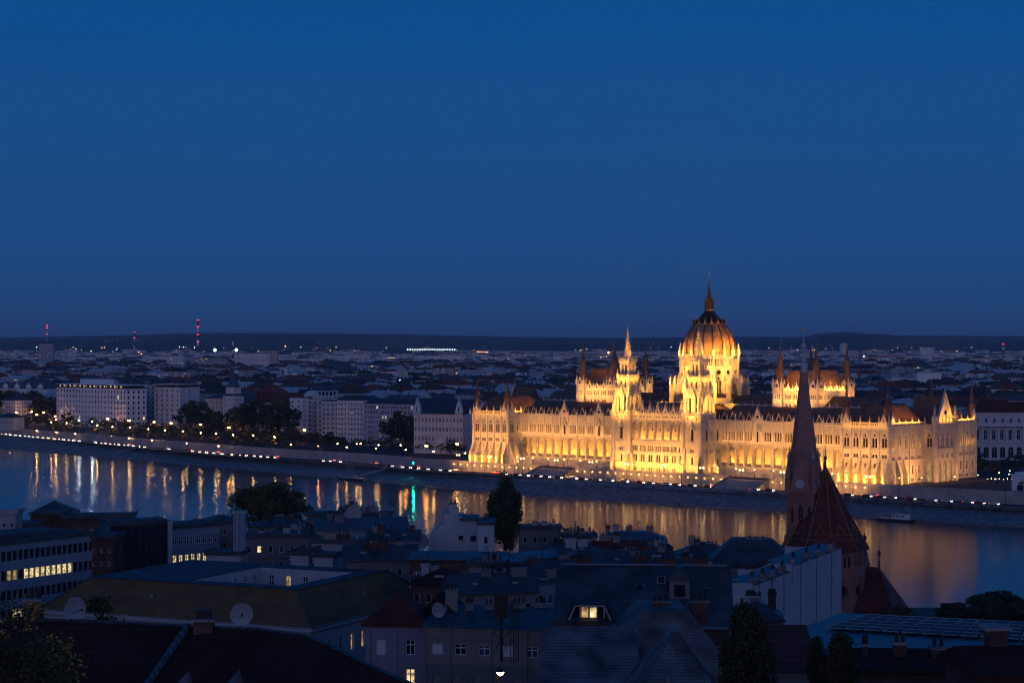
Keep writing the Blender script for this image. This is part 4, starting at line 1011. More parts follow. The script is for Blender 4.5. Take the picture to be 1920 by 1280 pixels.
def gangway(a, b, label):
    r = thing('gangway', label, 'gangway', (0, 0, 0)); mb = MB().mat('galvanised'); a, b = Vector(a), Vector(b); d = (b-a).normalized(); n_ = Vector((-d.y, d.x, 0)).normalized()*1.3
    mb.mesh([a-n_, b-n_, b+n_, a+n_, a-n_-Vector((0, 0, .5)), b-n_-Vector((0, 0, .5)), b+n_-Vector((0, 0, .5)), a+n_-Vector((0, 0, .5))], [(0, 1, 2, 3), (4, 5, 1, 0), (7, 6, 2, 3), (0, 3, 7, 4), (1, 5, 6, 2)]); mb.build('deck', None, r)
    rl = MB().mat('galvanised')
    for s_ in (-1, 1):
        rl.tube(a+n_*s_+Vector((0, 0, 1)), b+n_*s_+Vector((0, 0, 1)), .06)
        for k in range(9): q = a.lerp(b, k/8)+n_*s_; rl.tube(q, q+Vector((0, 0, 1)), .05)
    rl.build('handrail', None, r)
gangway(onz(668, 893, WZ+1.2), onz(724, 877, RZ+.3), 'sloping metal gangway from the masted pontoon up to the quay')
gangway(onz(205, 851, WZ+1.2), onz(262, 838, RZ+.3), 'sloping metal gangway beside the low dark pontoon')
# ---------------------------------------------------------------- kiosk house at the end of the quay
t = thing('quay_pavilion', 'small white domed pavilion with a dark arch above the quay wall near the right edge', 'pavilion', onz(1897, 914, 0), R(-40)); t.location.z = GZ
b_ = Body(t, 'white_render', .5); b_.wall(0, 0, 0, 12, 0, 7, [(5.5, 0, (sub(0, 0, 6.5, 4.6, 'a'),), 'white_paint', 'window_dark', .2)]); b_.wall(12, 0, R(90), 10, 0, 7); b_.wall(0, 10, R(270), 10, 0, 7); b_.wall(12, 10, R(180), 12, 0, 7)
b_.mb.build('wall', None, t); b_.windows()
q = MB().mat('white_render'); q.box(-.5, 12.5, -.5, 10.5, 7, 7.5); q.box(1, 11, 1, 9, 7.5, 8.3); q.build('roof', None, t)
t = thing('quay_house', 'low white service house with dark windows by the quay wall near the right edge', 'building', onz(1905, 940, RZ), PA); t.location.z = RZ
b_ = Body(t, 'white_render', .3); b_.wall(0, 0, 0, 16, 0, 3.9, [(1.8+2*i, .8, (sub(0, 0, 1.0, 1.8, 'r'),), 'white_paint', 'window_dark', .08) for i in range(7)]); b_.wall(16, 0, R(90), 8, 0, 3.9); b_.wall(0, 8, R(270), 8, 0, 3.9); b_.mb.build('wall', None, t); b_.windows()
q = MB().mat('galvanised'); q.box(-.4, 16.4, -.4, 8, 3.9, 4.2); q.build('roof', None, t)
# ================================================================== buildings along the far bank
def roof_part(root, typ, w, d, z, rh, m, over=.5, inset=None):
    mb = MB().mat(m); o = over
    if typ == 'flat':
        mb.box(-o, w+o, -o, d+o, z, z+.35); mb.box(0, w, 0, d, z+.35, z+.5)
        mb.box(-o, w+o, -o, -o+.25, z+.35, z+.8); mb.box(w+o-.25, w+o, -o+.25, d+o, z+.35, z+.8); mb.box(-o, -o+.25, -o+.25, d+o, z+.35, z+.8)
    elif typ == 'hip':
        i = min(w, d)/2 if inset is None else inset
        a, b = (i, w-i); c, e = (i, d-i)
        if w <= d and inset is None: a = b = w/2
        if d <= w and inset is None: c = e = d/2
        p = [(-o, -o, z), (w+o, -o, z), (w+o, d+o, z), (-o, d+o, z), (a, c, z+rh), (b, c, z+rh), (b, e, z+rh), (a, e, z+rh)]
        mb.mesh(p, [(0, 1, 5, 4), (1, 2, 6, 5), (2, 3, 7, 6), (3, 0, 4, 7)]+([(4, 5, 6, 7)] if inset is not None else [])); mb.box(-o, w+o, -o, d+o, z-.3, z-.004)
    elif typ == 'gx':     # ridge along x
        mb.mesh([(-o, -o, z), (w+o, -o, z), (w+o, d+o, z), (-o, d+o, z), (-o, d/2, z+rh), (w+o, d/2, z+rh)], [(0, 1, 5, 4), (3, 4, 5, 2), (0, 4, 3), (1, 2, 5)])
        mb.box(-o, w+o, -o-.1, -o+.1, z-.25, z)
    elif typ == 'gy':     # ridge along y
        mb.mesh([(-o, -o, z), (w+o, -o, z), (w+o, d+o, z), (-o, d+o, z), (w/2, -o, z+rh), (w/2, d+o, z+rh)], [(0, 4, 5, 3), (1, 2, 5, 4), (0, 1, 4), (2, 3, 5)])
    elif typ == 'shed':   # low at the front, high at the back
        mb.mesh([(-o, -o, z), (w+o, -o, z), (w+o, d+o, z), (-o, d+o, z), (w+o, d+o, z+rh), (-o, d+o, z+rh)], [(0, 1, 4, 5), (0, 5, 3), (1, 2, 4), (2, 3, 5, 4)])
    return mb.build('roof', None, root)
def chimney(root, x, y, z, w=1.0, d=.7, h=2.2, m='brick', pots=2, par=None):
    mb = MB().mat(m); mb.box(x-w/2, x+w/2, y-d/2, y+d/2, z-1.5, z+h); mb.box(x-w/2-.12, x+w/2+.12, y-d/2-.12, y+d/2+.12, z+h, z+h+.18)
    mb.mat('iron')
    for k in range(pots): mb.lathe([(.14, z+h+.18), (.12, z+h+.75)], 6, x-w/2+w*(k+.5)/pots, y)
    mb.build('chimney', None, par or root)
def block(name, label, cat, px, Y, ang, w, d, h, gz=GZ, wall='pale_render', roof=('flat', 0, 'flat_felt'), floors=6, bays=10, win=(1.3, 1.7), kind='r', glass='window_dark', frame='white_paint', lit=0.03, side=(1,), sbays=3, z0=1.0, top=.8, chim=0, group=None, seed=1, loc=None, trimz=True, mull=.1, litm='lit_window', litfn=None):
    rnd = random.Random(seed*7+int(px)); x = (px-960)/F*Y if loc is None else loc[0]; yy = Y if loc is None else loc[1]
    t = thing(name, label, cat, (x, yy, gz), ang, group); b_ = Body(t, wall, .3)
    fh = (h-z0-top)/floors
    def grid(W, nb):
        gs = []
        for f in range(floors):
            for k in range(nb):
                gl_ = (litfn(f, k, W) if litfn else None) or (litm if rnd.random() < lit else (glass if rnd.random() < .7 else rnd.choice(('window_blue', 'window_brown'))))
                gs.append((W*(k+.5)/nb, z0+f*fh+(fh-win[1])*.45, (sub(0, 0, win[0], win[1], kind),), frame, gl_, mull))
        return gs
    b_.wall(0, 0, 0, w, 0, h, grid(w, bays)); b_.wall(w, 0, R(90), d, 0, h, grid(d, sbays) if 1 in side else [])
    b_.wall(w, d, R(180), w, 0, h); b_.wall(0, d, R(270), d, 0, h, grid(d, sbays) if 0 in side else [])
    if trimz:
        c = MB().mat(wall)
        for z in (z0+fh-.2, h-.35): c.box(-.18, w+.18, -.18, -.003, z, z+.3); c.box(w+.003, w+.18, -.003, d, z, z+.3)
        c.build('cornice', None, t)
    b_.mb.build('wall', None, t); b_.windows(100)
    rp_ = roof_part(t, roof[0], w, d, h, roof[1], roof[2], inset=roof[3] if len(roof) > 3 else None)
    for k in range(chim): chimney(t, w*(k+.6)/chim, d*(.35+.3*(k % 2)), h+roof[1]*.7, 1.4, .8, 1.8, 'brick', 3, rp_)
    t['_w'] = w
    return t
LA = math.atan2(-.75, .62)
# A white ornate house at the far left
A = block('ornate_house', 'long white house with a scalloped parapet behind the trees at the left edge', 'house', -40, 1800, R(-28), 78, 20, 26, wall='white_render', roof=('hip', 5, 'grey_tile', 6), floors=5, bays=16, lit=.02)
g_ = MB().mat('white_render')
for k in range(6): x = 5+13.5*k; g_.ext([(x-3.2, 26.2), (x+3.2, 26.2), (x+2.6, 29), (x+1.2, 29.4), (x, 31), (x-1.2, 29.4), (x-2.6, 29)], -.3, .3)
g_.build('parapet_gable', None, A)
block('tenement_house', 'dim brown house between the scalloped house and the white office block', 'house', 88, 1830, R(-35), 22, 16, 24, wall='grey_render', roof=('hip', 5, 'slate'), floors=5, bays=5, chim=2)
# B white office block with two wings
B1 = block('office_block', 'long white office block with a recessed lit top floor and a penthouse', 'office block', 106, 1600, R(-44), 96, 19, 31, wall='white_render', roof=('flat', 0, 'flat_felt'), floors=7, bays=22, win=(1.7, 2.2), lit=.035, sbays=4, seed=3, top=.5, z0=2)
tf = Body(B1, 'window_dark', .2)
tf.wall(1.5, 1.5, 0, 93, 31.4, 33.6, [(1.6+2.8*k, 31.7, (sub(0, 0, 1.9, 1.5, 'r'),), 'galvanised', ('lit_window', 'lit_window_dim', 'window_dark', 'window_dark')[(k*7 % 5) % 4], .1) for k in range(32)]); tf.wall(94.5, 1.5, R(90), 16, 31.4, 33.6)
tf.mb.build('top_floor', None, B1); tf.windows(40)
q = MB().mat('white_render'); q.box(-.8, 96.8, -.8, 19.8, 33.6, 34.1); q.build('canopy_roof', None, B1)
q = MB().mat('white_render'); q.box(26, 58, 5, 15, 34.1, 38); q.mat('galvanised'); q.box(25.6, 58.4, 4.6, 15.4, 38, 38.3); q.build('penthouse', None, B1)
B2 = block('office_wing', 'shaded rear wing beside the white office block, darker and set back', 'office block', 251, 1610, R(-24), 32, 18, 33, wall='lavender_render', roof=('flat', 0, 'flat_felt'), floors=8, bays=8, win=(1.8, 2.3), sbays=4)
B3 = block('office_wing', 'pale end wing of the offices with dark rows of windows and a blank side', 'office block', 289, 1560, R(-30), 26, 24, 32, wall='pale_render', roof=('flat', 0, 'flat_felt'), floors=8, bays=5, win=(1.6, 2.1), sbays=1)
q = MB().mat('pale_render'); q.box(-.5, 26.5, -.5, 24.5, 34.0, 34.5); q.mat('window_dark'); q.box(1, 25, 1, 23, 32.5, 34); q.build('top_floor', None, B3)
# C, D
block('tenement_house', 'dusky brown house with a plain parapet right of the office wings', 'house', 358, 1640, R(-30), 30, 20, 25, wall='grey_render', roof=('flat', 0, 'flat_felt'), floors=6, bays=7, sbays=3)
block('tenement_house', 'beige house with columns half hidden by dark trees right of the offices', 'house', 382, 1540, R(-30), 18, 18, 24, wall='beige_render', roof=('hip', 3, 'slate'), floors=5, bays=5)
D1 = block('corner_house', 'turreted pale corner house with a slender blue-grey cupola', 'house', 418, 1500, R(-34), 11, 11, 27, wall='pale_render', roof=('hip', 4, 'slate'), floors=6, bays=3, kind='a', sbays=3)
q = MB().mat('pale_render'); q.box(1.5, 9.5, 1.5, 9.5, 27.2, 33); q.mat('blue_metal'); q.lathe([(5, 33), (4.4, 36), (2.2, 38.5), (2.4, 41), (1.2, 43), (.3, 48), (.05, 52)], 8, 5.5, 5.5, R(22.5)); q.build('cupola', None, D1)
D2 = block('tenement_house', 'pale house with tall windows under a steep blue-green mansard roof', 'house', 440, 1510, R(-28), 22, 18, 21, wall='pale_render', roof=('hip', 7, 'blue_metal', 3), floors=5, bays=8, chim=1)
q = MB().mat('red_tile'); q.lathe([(2.2, 22), (2.2, 26), (.1, 33)], 8, 20, 3); q.build('turret', None, D2)
block('red_roofed_house', 'broad pale house with a long dull red roof above the dark trees', 'house', 472, 1500, R(-22), 50, 22, 22, wall='beige_render', roof=('hip', 7, 'red_tile', 6), floors=5, bays=12, lit=.02, chim=3)
# E apartment terraces
def balconies(t, w, xs, zs, d=1.1):
    for x, ww in xs:
        mb = MB().mat('galvanised')
        for z in zs: mb.box(x, x+ww, -d, 0, z, z+.15); mb.box(x, x+ww, -d-.05, -d, z+.15, z+1.05)
        mb.build('balcony', None, t)
gr_ = None
E1 = block('apartment_block', 'slim white apartment tower at the left end of the stepped terraces', 'apartments', 543, 1395, R(-30), 10.5, 12, 28, wall='white_render', floors=8, bays=2, win=(1.6, 1.7), sbays=2)
E2 = block('apartment_block', 'glassy blue apartment house below a slanted white roof pergola', 'apartments', 567, 1400, R(-28), 17, 14, 27, wall='blue_render', floors=8, bays=4, win=(2.0, 2.0), glass='window_blue'); balconies(E2, 17, [(1, 4), (9, 4)], [4+3.2*k for k in range(7)])
q = MB().mat('white_paint')
for k in range(7): x = 10+3.2*k; q.tube((x-6, 9, 32.5), (x, -1.5, 27.6), .35, .35, 4)
q.tube((3, 9, 32.6), (24, 9, 32.6), .3); q.tube((9, -1.5, 27.5), (30, -1.5, 27.5), .3); q.build('pergola', None, E2)
q = MB().mat('pale_render'); q.T = Matrix.Translation((2, 9, 27.5)) @ Matrix.Scale(1.4, 4, (1, 0, 0)); q.lathe([(4.6, 0), (4.4, 2), (3.4, 4), (1.8, 5.2), (.1, 5.6)], 14); q.build('dome', None, E2)
E3 = block('apartment_block', 'blue-grey apartment house with dark loggias between two white neighbours', 'apartments', 603, 1350, R(-28), 14, 14, 27, wall='blue_render', floors=8, bays=4, win=(2.0, 1.9), glass='window_blue')
E4 = block('apartment_block', 'white apartment house with twin windows and a dark flat roof, some rooms lit', 'apartments', 632, 1330, R(-30), 26, 16, 28.5, wall='white_render', roof=('hip', 3, 'slate', 4), floors=8, bays=10, win=(1.1, 1.9), lit=.05, seed=5); balconies(E4, 26, [(3, 2.4), (11, 2.4), (19, 2.4)], [5+3.3*k for k in range(7)])
E5 = block('apartment_block', 'long lavender apartment house with balconies beside the grey gabled house', 'apartments', 683, 1290, R(-34), 42, 18, 27.5, wall='lavender_render', roof=('hip', 3, 'slate', 4), floors=8, bays=18, win=(1.0, 1.9), lit=.06, seed=8, side=(1,), sbays=4); balconies(E5, 42, [(4, 2.6), (13, 2.6), (22, 2.6), (31, 2.6)], [5+3.3*k for k in range(7)])
q = MB().mat('slate'); q.box(28, 40, 4, 14, 27.5, 31); q.build('penthouse', None, E5)
# F grey gabled house, G light blue house
F1 = block('gabled_house', 'grey house with three rows of windows and a dark blue roof between pointed gables', 'house', 776, 1200, R(-28), 34, 26, 24, wall='pale_render', roof=('gx', 8.5, 'slate'), floors=4, bays=14, win=(1.2, 2.6), lit=.0, sbays=5, kind='a')
for x in (2.2, 31.2):
    q = MB().mat('blue_render'); q.ext([(x-2.6, 23.8), (x+2.6, 23.8), (x+2.2, 26), (x, 33.5), (x-2.2, 26)], -.4, 2); q.mat('window_dark'); q.box(x-.4, x+.4, -.45, -.4, 25, 28.2); q.build('gable', None, F1)
block('pale_blue_house', 'narrow light blue house squeezed between the gabled house and the palace', 'house', 869, 1250, R(-20), 16, 14, 29, wall='blue_render', roof=('flat', 0, 'galvanised'), floors=6, bays=4, win=(1.1, 1.9), lit=.08, seed=2)
# H colonnaded house at the right edge
Hh = thing('colonnaded_house', 'white palace with a columned upper floor and ground arches at the right edge', 'museum', ((1826-960)/F*1127, 1127, GZ), R(-4))
b_ = Body(Hh, 'pale_render', .6); W_ = 60; gs = []; nb = 13
for k in range(nb):
    x = W_*(k+.5)/nb
    gs += [(x, 21.2, (sub(0, 0, 1.5, 2.6, 'r'),), 'white_paint', 'window_dark', .12), (x, 1.2, (sub(0, 0, 3.0, 6.4, 'a'),), 'pale_render', 'window_dark', .1)]
b_.wall(0, 0, 0, W_, 0, 10.2, [q for q in gs if q[1] < 10]); b_.wall(0, 0, 0, W_, 19.3, 26.5, [q for q in gs if q[1] > 10])
b_.wall(0, 2.4, 0, W_, 10.2, 19.3, [(W_*(k+.5)/nb, 11.4, (sub(0, 0, 1.9, 5.6, 'r'),), 'white_paint', 'window_dark', .12) for k in range(nb)])
b_.wall(W_, 0, R(90), 24, 0, 26.5); b_.wall(0, 24, R(270), 24, 0, 26.5); b_.wall(W_, 24, R(180), W_, 0, 26.5); b_.mb.build('wall', None, Hh); b_.windows()
for k in range(nb+1):
    q = MB().mat('pale_render'); q.lathe([(.62, 10.4), (.5, 11), (.42, 18.4), (.66, 19.2)], 10, min(max(W_*k/nb, .7), W_-.7), .8); q.build('column', None, Hh)
q = MB().mat('pale_render'); q.box(-.5, W_+.5, -.6, 2.6, 9.9, 10.4); q.box(-.5, W_+.5, -.6, .0, 19.2, 19.8); q.box(-.7, W_+.7, -.8, .0, 26.2, 27); q.box(0, W_, .0, 2.5, 19.2, 19.5); q.build('cornice', None, Hh)
roof_part(Hh, 'hip', W_, 24, 27, 7, 'red_tile', inset=7)
q = MB().mat('pale_render'); q.box(20, 60, 6, 20, 30, 33.4); q.build('attic_storey', None, Hh)
# monument and flagpole left of the palace
t = thing('monument', 'tall pale stone monument with a crowned top left of the palace', 'monument', onz(829, 850, GZ)); t.location.z = GZ
q = MB().mat('white_render'); q.box(-4, 4, -4, 4, 0, 1.5); q.box(-3.2, 3.2, -3.2, 3.2, 1.5, 9); q.box(-3.6, 3.6, -3.6, 3.6, 9, 9.8); q.build('base', None, t)
q = MB().mat('white_render'); q.lathe([(2.2, 9.8), (2.0, 12), (1.2, 13), (1.6, 14.2), (.8, 15.4), (.2, 17)], 8); q.build('crowned_top', None, t)
q = MB().mat('limestone_trim')
for a in range(4): q.lathe([(.4, 9.8), (.35, 12), (.05, 13.4)], 6, 2.8*(1 if a % 2 else -1), 2.8*(1 if a > 1 else -1))
q.build('finial', None, t)
t = thing('orange_lit_house', 'low house with an orange lit wall at the far left end of the embankment', 'house', onz(-8, 806, GZ), R(-30)); t.location.z = GZ
b_ = Body(t, 'beige_render', .3); b_.wall(0, 0, 0, 18, 0, 10, [(2+3*k, 5, (sub(0, 0, 1.2, 1.8, 'r'),), 'white_paint', 'window_dark', .1) for k in range(5)]); b_.wall(18, 0, R(90), 12, 0, 10); b_.mb.build('wall', None, t); b_.windows(); roof_part(t, 'hip', 18, 12, 10, 3, 'slate')
# ================================================================== the city behind the river front
citywall('city_cream', (.70, .60, .50)); citywall('city_grey', (.42, .42, .44)); citywall('city_white', (.82, .79, .78)); citywall('city_rose', (.62, .46, .44)); citywall('slab_white', (.82, .77, .76), 3.2, 2.9, .03)
mat('city_red_roof', (.20, .055, .04), .9, .3, .3); mat('city_brown_roof', (.075, .05, .045), .9, .3, .3); mat('city_slate_roof', (.07, .085, .11), .7, .3, .3); mat('city_metal_roof', (.42, .46, .50), .5, .25, .3); mat('city_dark_roof', (.03, .035, .045), .9, .3, .3)
ROOFN = {'city_red_roof': 'red-roofed', 'city_brown_roof': 'brown-roofed', 'city_slate_roof': 'slate-roofed', 'city_metal_roof': 'pale-roofed', 'city_dark_roof': 'dark-roofed'}
WALLN = {'city_cream': 'cream', 'city_grey': 'grey', 'city_white': 'white', 'city_rose': 'rose'}
random.seed(77)
def house_mesh(mb, x, y, ang, w, d, h, rt, rh, wall, roof, rnd):
    """walls into mb[0], roof into mb[1] (world or local coordinates through T)"""
    T = Matrix.Translation((x, y, 0)) @ Matrix.Rotation(ang, 4, 'Z')
    a, b = mb; a.T = T; b.T = T; a.mat(wall); b.mat(roof)
    a.box(0, w, 0, d, 0, h, False)
    o = .4
    if rt == 'flat':
        b.box(-.2, w+.2, -.2, d+.2, h+.01, h+.6, False); b.box(w*.2, w*.45, d*.3, d*.6, h+.6, h+3)
    elif rt == 'hip':
        i = min(w, d)*.42; b.mesh([(-o, -o, h), (w+o, -o, h), (w+o, d+o, h), (-o, d+o, h), (i, d/2, h+rh), (w-i, d/2, h+rh)], [(0, 1, 5, 4), (1, 2, 5), (2, 3, 4, 5), (3, 0, 4)])
    elif rt == 'mansard':
        i = 2.2; b.mesh([(-o, -o, h), (w+o, -o, h), (w+o, d+o, h), (-o, d+o, h), (i, i, h+rh*.8), (w-i, i, h+rh*.8), (w-i, d-i, h+rh*.8), (i, d-i, h+rh*.8)], [(0, 1, 5, 4), (1, 2, 6, 5), (2, 3, 7, 6), (3, 0, 4, 7), (4, 5, 6, 7)])
    else:
        b.mesh([(-o, -o, h), (w+o, -o, h), (w+o, d+o, h), (-o, d+o, h), (-o, d/2, h+rh), (w+o, d/2, h+rh)], [(0, 1, 5, 4), (3, 4, 5, 2), (0, 4, 3), (1, 2, 5)])
    if rt != 'flat':
        for k in range(rnd.randint(1, 3)):
            cx = rnd.uniform(.15, .85)*w; cy = rnd.uniform(.3, .7)*d; b.box(cx-.8, cx+.8, cy-.5, cy+.5, h+1, h+rh+rnd.uniform(.5, 2))
    a.T = b.T = Matrix.Identity(4)
rnd = random.Random(5)
def pick(rnd):
    w_ = rnd.choices(list(WALLN), (.32, .28, .28, .12))[0]; r_ = rnd.choices(list(ROOFN), (.2, .22, .24, .16, .18))[0]
    rt = rnd.choices(('gable', 'hip', 'mansard', 'flat'), (.38, .27, .17, .18))[0]
    if rt == 'flat': r_ = rnd.choice(('city_slate_roof', 'city_metal_roof', 'city_dark_roof'))
    return w_, r_, rt
spots = []
ca, sa = math.cos(PA+.05), math.sin(PA+.05)
for i in range(-140, 160):
    for j in range(-10, 150):
        u = i*33+rnd.uniform(-5, 5)+(14 if j % 2 else 0); v = j*27+rnd.uniform(-4, 4)
        if i % 5 == 0 and rnd.random() < .6: continue            # cross streets
        x = PX+ca*u-sa*v; y = PY+sa*u+ca*v
        if y < 1350 or y > 4300 or abs(x/y) > .285: continue
        px = 960+F*x/y
        h = rnd.choice((14, 16, 18, 19, 20, 21, 23)) + rnd.uniform(-1, 1)
        if y > 2600: h += rnd.choice((0, 0, 0, 8))
        ytop = HOR+(H-h-4)*F/y
        lim = 765 if px < 110 else 742 if px < 880 else 752 if px < 1840 else 770
        if ytop > lim+6: continue
        if px > 880 and y < 1500: continue
        if px < 880 and y < 1690: continue
        spots.append((y, x, px, h))
spots.sort()
ZON = [(110, 'behind the scalloped house'), (256, 'behind the white office block'), (350, 'behind the office wings'), (470, 'behind the turreted corner house'), (600, 'behind the broad red-roofed house'), (775, 'behind the apartment terraces'), (885, 'behind the grey gabled house'), (1070, 'behind the left palace wing'), (1260, 'beyond the left palace hall'), (1440, 'beyond the great dome'), (1620, 'beyond the right palace hall'), (1830, 'behind the right palace wing'), (9999, 'behind the colonnaded house')]
near = spots[:300]; rest = spots[300:]
rowsp = []
for k, (y, x, px, h) in enumerate(near):
    r = random.Random(k*31+7); wl_, rf_, rt = pick(r); band = 'nearest' if k < 150 else 'farther'
    rowsp.append((px, y, x, h, wl_, rf_, rt, next(z for l, z in ZON if px < l), band, r))
cnt = {}
for px, y, x, h, wl_, rf_, rt, zone, band, r in sorted(rowsp, key=lambda q: q[0]):
    key = (wl_, rf_, zone, band); cnt[key] = cnt.get(key, 0)+1
    t = thing('city_house', f'{ROOFN[rf_]} {WALLN[wl_]} house {zone}, {ordw(cnt[key]-1)} from left in {band} rows', 'house', (x, y, GZ), PA+r.choice((0, math.pi/2))*0+r.uniform(-.06, .06), 'houses packed behind the river front')
    a, b = MB(), MB(); house_mesh((a, b), 0, 0, 0, r.uniform(18, 32), r.uniform(13, 19), h, rt, r.uniform(3.5, 6.5), wl_, rf_, r)
    a.build('wall', None, t); b.build('roof', None, t)
a, b = MB(), MB()
for k, (y, x, px, h) in enumerate(rest):
    r = random.Random(k*17+3); wl_, rf_, rt = pick(r); w = r.uniform(16, 34)
    if y > 2600 and r.random() < .25: w *= 1.6; rt = 'flat'; rf_ = 'city_slate_roof'
    n0, n1 = len(a.v), len(b.v)
    house_mesh((a, b), x, y, PA+r.uniform(-.2, .2), w, r.uniform(13, 22), h, rt, r.uniform(3, 6), wl_, rf_, r)
for mb in (a, b): mb.v = [(p[0], p[1], p[2]+GZ) for p in mb.v]
# still farther: low sprawl and long pale slabs
for k in range(1500):
    r = random.Random(k*13+1); y = 4300*(10500/4300)**r.random(); x = y*r.uniform(-.285, .285); wl_, rf_, rt = pick(r)
    slab = r.random() < .34
    w = r.uniform(50, 130) if slab else r.uniform(25, 70); h = r.uniform(26, 38) if slab else r.uniform(8, 20)
    house_mesh((a, b), x, y, r.choice((-.75, .2, -.1, -1.3, 0)), w, r.uniform(12, 20), h, 'flat' if slab else rt, 4, 'slab_white' if slab else wl_, 'city_slate_roof' if slab else rf_, r)
# one mass of far houses
far_ = MB(); nm = a.names+[n for n in b.names if n not in a.names]; far_.names = nm
off_ = 0
for mb in (a, b):
    base = len(far_.v); far_.v += mb.v; far_.f += [tuple(i+base for i in f) for f in mb.f]; far_.m += [nm.index(mb.names[i]) for i in mb.m]
tag(far_.build('distant_city'), 'dense sea of far roofs and pale housing slabs reaching to the hills', kind='stuff')
# dark tree masses between the houses
tm = MB().mat('forest_hill'); r = random.Random(8)
for k in range(420):
    y = r.uniform(1900, 9000); x = y*r.uniform(-.285, .285); s_ = r.uniform(7, 16)*(1+y/6000)
    for q in range(6): tm.lathe([(.1, 1), (s_*.6, 4), (s_*.7, 9), (s_*.35, 14), (.1, 16)], 6, x+r.uniform(-2, 2)*s_, y+r.uniform(-1, 1)*s_, r.random())
tag(tm.build('distant_trees'), 'dark clumps of far trees between the city houses', kind='stuff')
# lights of the far city
emit('city_light_orange', (1, .45, .12), 5); emit('city_light_warm', (1, .75, .45), 4); emit('city_light_white', (.8, .92, 1), 5)
cl = MB(); r = random.Random(11)
def dot(px, py, Y, s, m_): p = at(px, py, Y); cl.mat(m_); cl.lathe([(.01, p.z-s), (s, p.z), (.01, p.z+s)], 4, p.x, p.y)
for k in range(620):
    px = r.uniform(-10, 1930); py = 650+r.random()**1.3*85; 
    if 880 < px < 1840 and py > 725: continue
    Y = min(9000, max(1700, (H-15)*F/(py-HOR))) *.97
    dot(px, py, Y, Y*r.choice((.0001, .00013, .00018, .00026)), r.choice(('city_light_orange', 'city_light_orange', 'city_light_orange', 'city_light_warm', 'city_light_white')))
for k in range(230):
    px = r.choice((r.uniform(-10, 1930), r.gauss(300, 120), r.gauss(1730, 60), r.gauss(700, 90))); py = r.uniform(636, 651); dot(px, py, 9300, r.choice((.3, .45, .6)), r.choice(('city_light_warm', 'city_light_orange', 'city_light_white')))
for k in range(28): dot(1022+k*5, 668+3.2*math.sin((k-2)/24*math.pi), 5200, 2.0, 'city_light_orange')
for k in range(14): dot(896+k*3.7, 659.5+k*.25, 6500, 2.4, 'city_light_orange')
for px, py, s, m_ in ((403, 656, 5, 'city_light_white'), (443, 656, 5, 'city_light_white'), (1603, 681, 3.6, 'city_light_white'), (1647, 681, 3.8, 'city_light_white'), (1623, 681, 2.4, 'city_light_white'), (1141, 661, 3.4, 'city_light_orange'), (1019, 686, 3, 'city_light_orange'), (1454, 696, 2.2, 'city_light_warm'), (1470, 698, 2.2, 'city_light_warm'), (70, 674, 3, 'city_light_white'), (98, 677, 3, 'city_light_white'), (205, 706, 1.4, 'city_light_white'), (190, 704, 1.2, 'city_light_white'), (345, 675, 2.4, 'city_light_white'), (355, 675, 2.4, 'city_light_white'), (731, 670, 2.5, 'city_light_white'), (265, 664, 2.5, 'city_light_orange'), (1852, 671, 3, 'city_light_white')):
    Y = 5200 if py < 690 else 3000; dot(px, py, Y, s, m_)
for px, py in ((1790, 683), (1800, 684), (1896, 687), (1903, 688), (1911, 687), (1888, 689), (1710, 683), (1718, 684), (535, 649), (570, 688), (527, 690), (530, 691)): dot(px, py, 4600, 1.6, 'city_light_orange')
for k in range(9): dot(1852+k*7.5+r.uniform(-2, 2), 897+r.uniform(-.5, 1.5), 905+k, .22, r.choice(('city_light_orange', 'city_light_white')))
tag(cl.build('distant_city_lights'), 'countless tiny street and window lights scattered over the far city', kind='stuff')
# ---------------------------------------------------------------- landmarks
def atg(px, Y): return ((px-960)/F*Y, Y, GZ)
def zt(py, Y): return H-(py-HOR)/F*Y-GZ
def redlights(t, r0, zs):
    for z in zs:
        q = MB().mat('red_light'); 
        q.lathe([(r0, z-.5), (r0+.6, z-.5), (r0+.6, z+.5), (r0, z+.5)], 8)
        q.build('warning_light', None, t)
t = thing('office_tower', 'dark office tower with a red-lit mast near the left end of the skyline', 'tower', atg(88, 3800)); z = zt(644, 3800)
q = MB().mat('city_grey'); q.prism([(-13, -8), (13, -8), (13, 8), (-13, 8)], 0, z); q.build('wall', None, t)
q = MB().mat('city_dark_roof'); q.box(-10, 10, -6, 6, z, z+3); q.build('roof', None, t)
q = MB().mat('galvanised'); q.lathe([(1.4, z+3), (.5, zt(609, 3800))], 6); q.build('mast', None, t); redlights(t, 1.0, [zt(y, 3800) for y in (610, 614.5, 626)])
for px, Y, yt, rr, lab, lights in ((252, 5200, 622, 1.2, 'thin far mast with one red light left of the tall striped chimney', (622, 633)), (371, 4600, 599, 2.2, 'tallest far chimney, striped red and white with red lights', (600, 612, 627, 641)), (437, 4800, 632, 2.3, 'short pale far chimney right of the tall striped chimney', ()), (1881, 5200, 644, 3, 'short far chimney near the right end of the skyline', (645,))):
    t = thing('chimney_stack', lab, 'chimney', atg(px, Y)); zz = zt(yt, Y); n = 8
    for k in range(n): q = MB().mat('city_red_roof' if k % 2 else 'white_render'); f0, f1 = k/n, (k+1)/n; q.lathe([(rr*(1.5-.5*f0), zz*f0), (rr*(1.5-.5*f1), zz*f1)], 10); q.build('band', None, t)
    redlights(t, rr*1.1, [zt(y, Y) for y in lights])
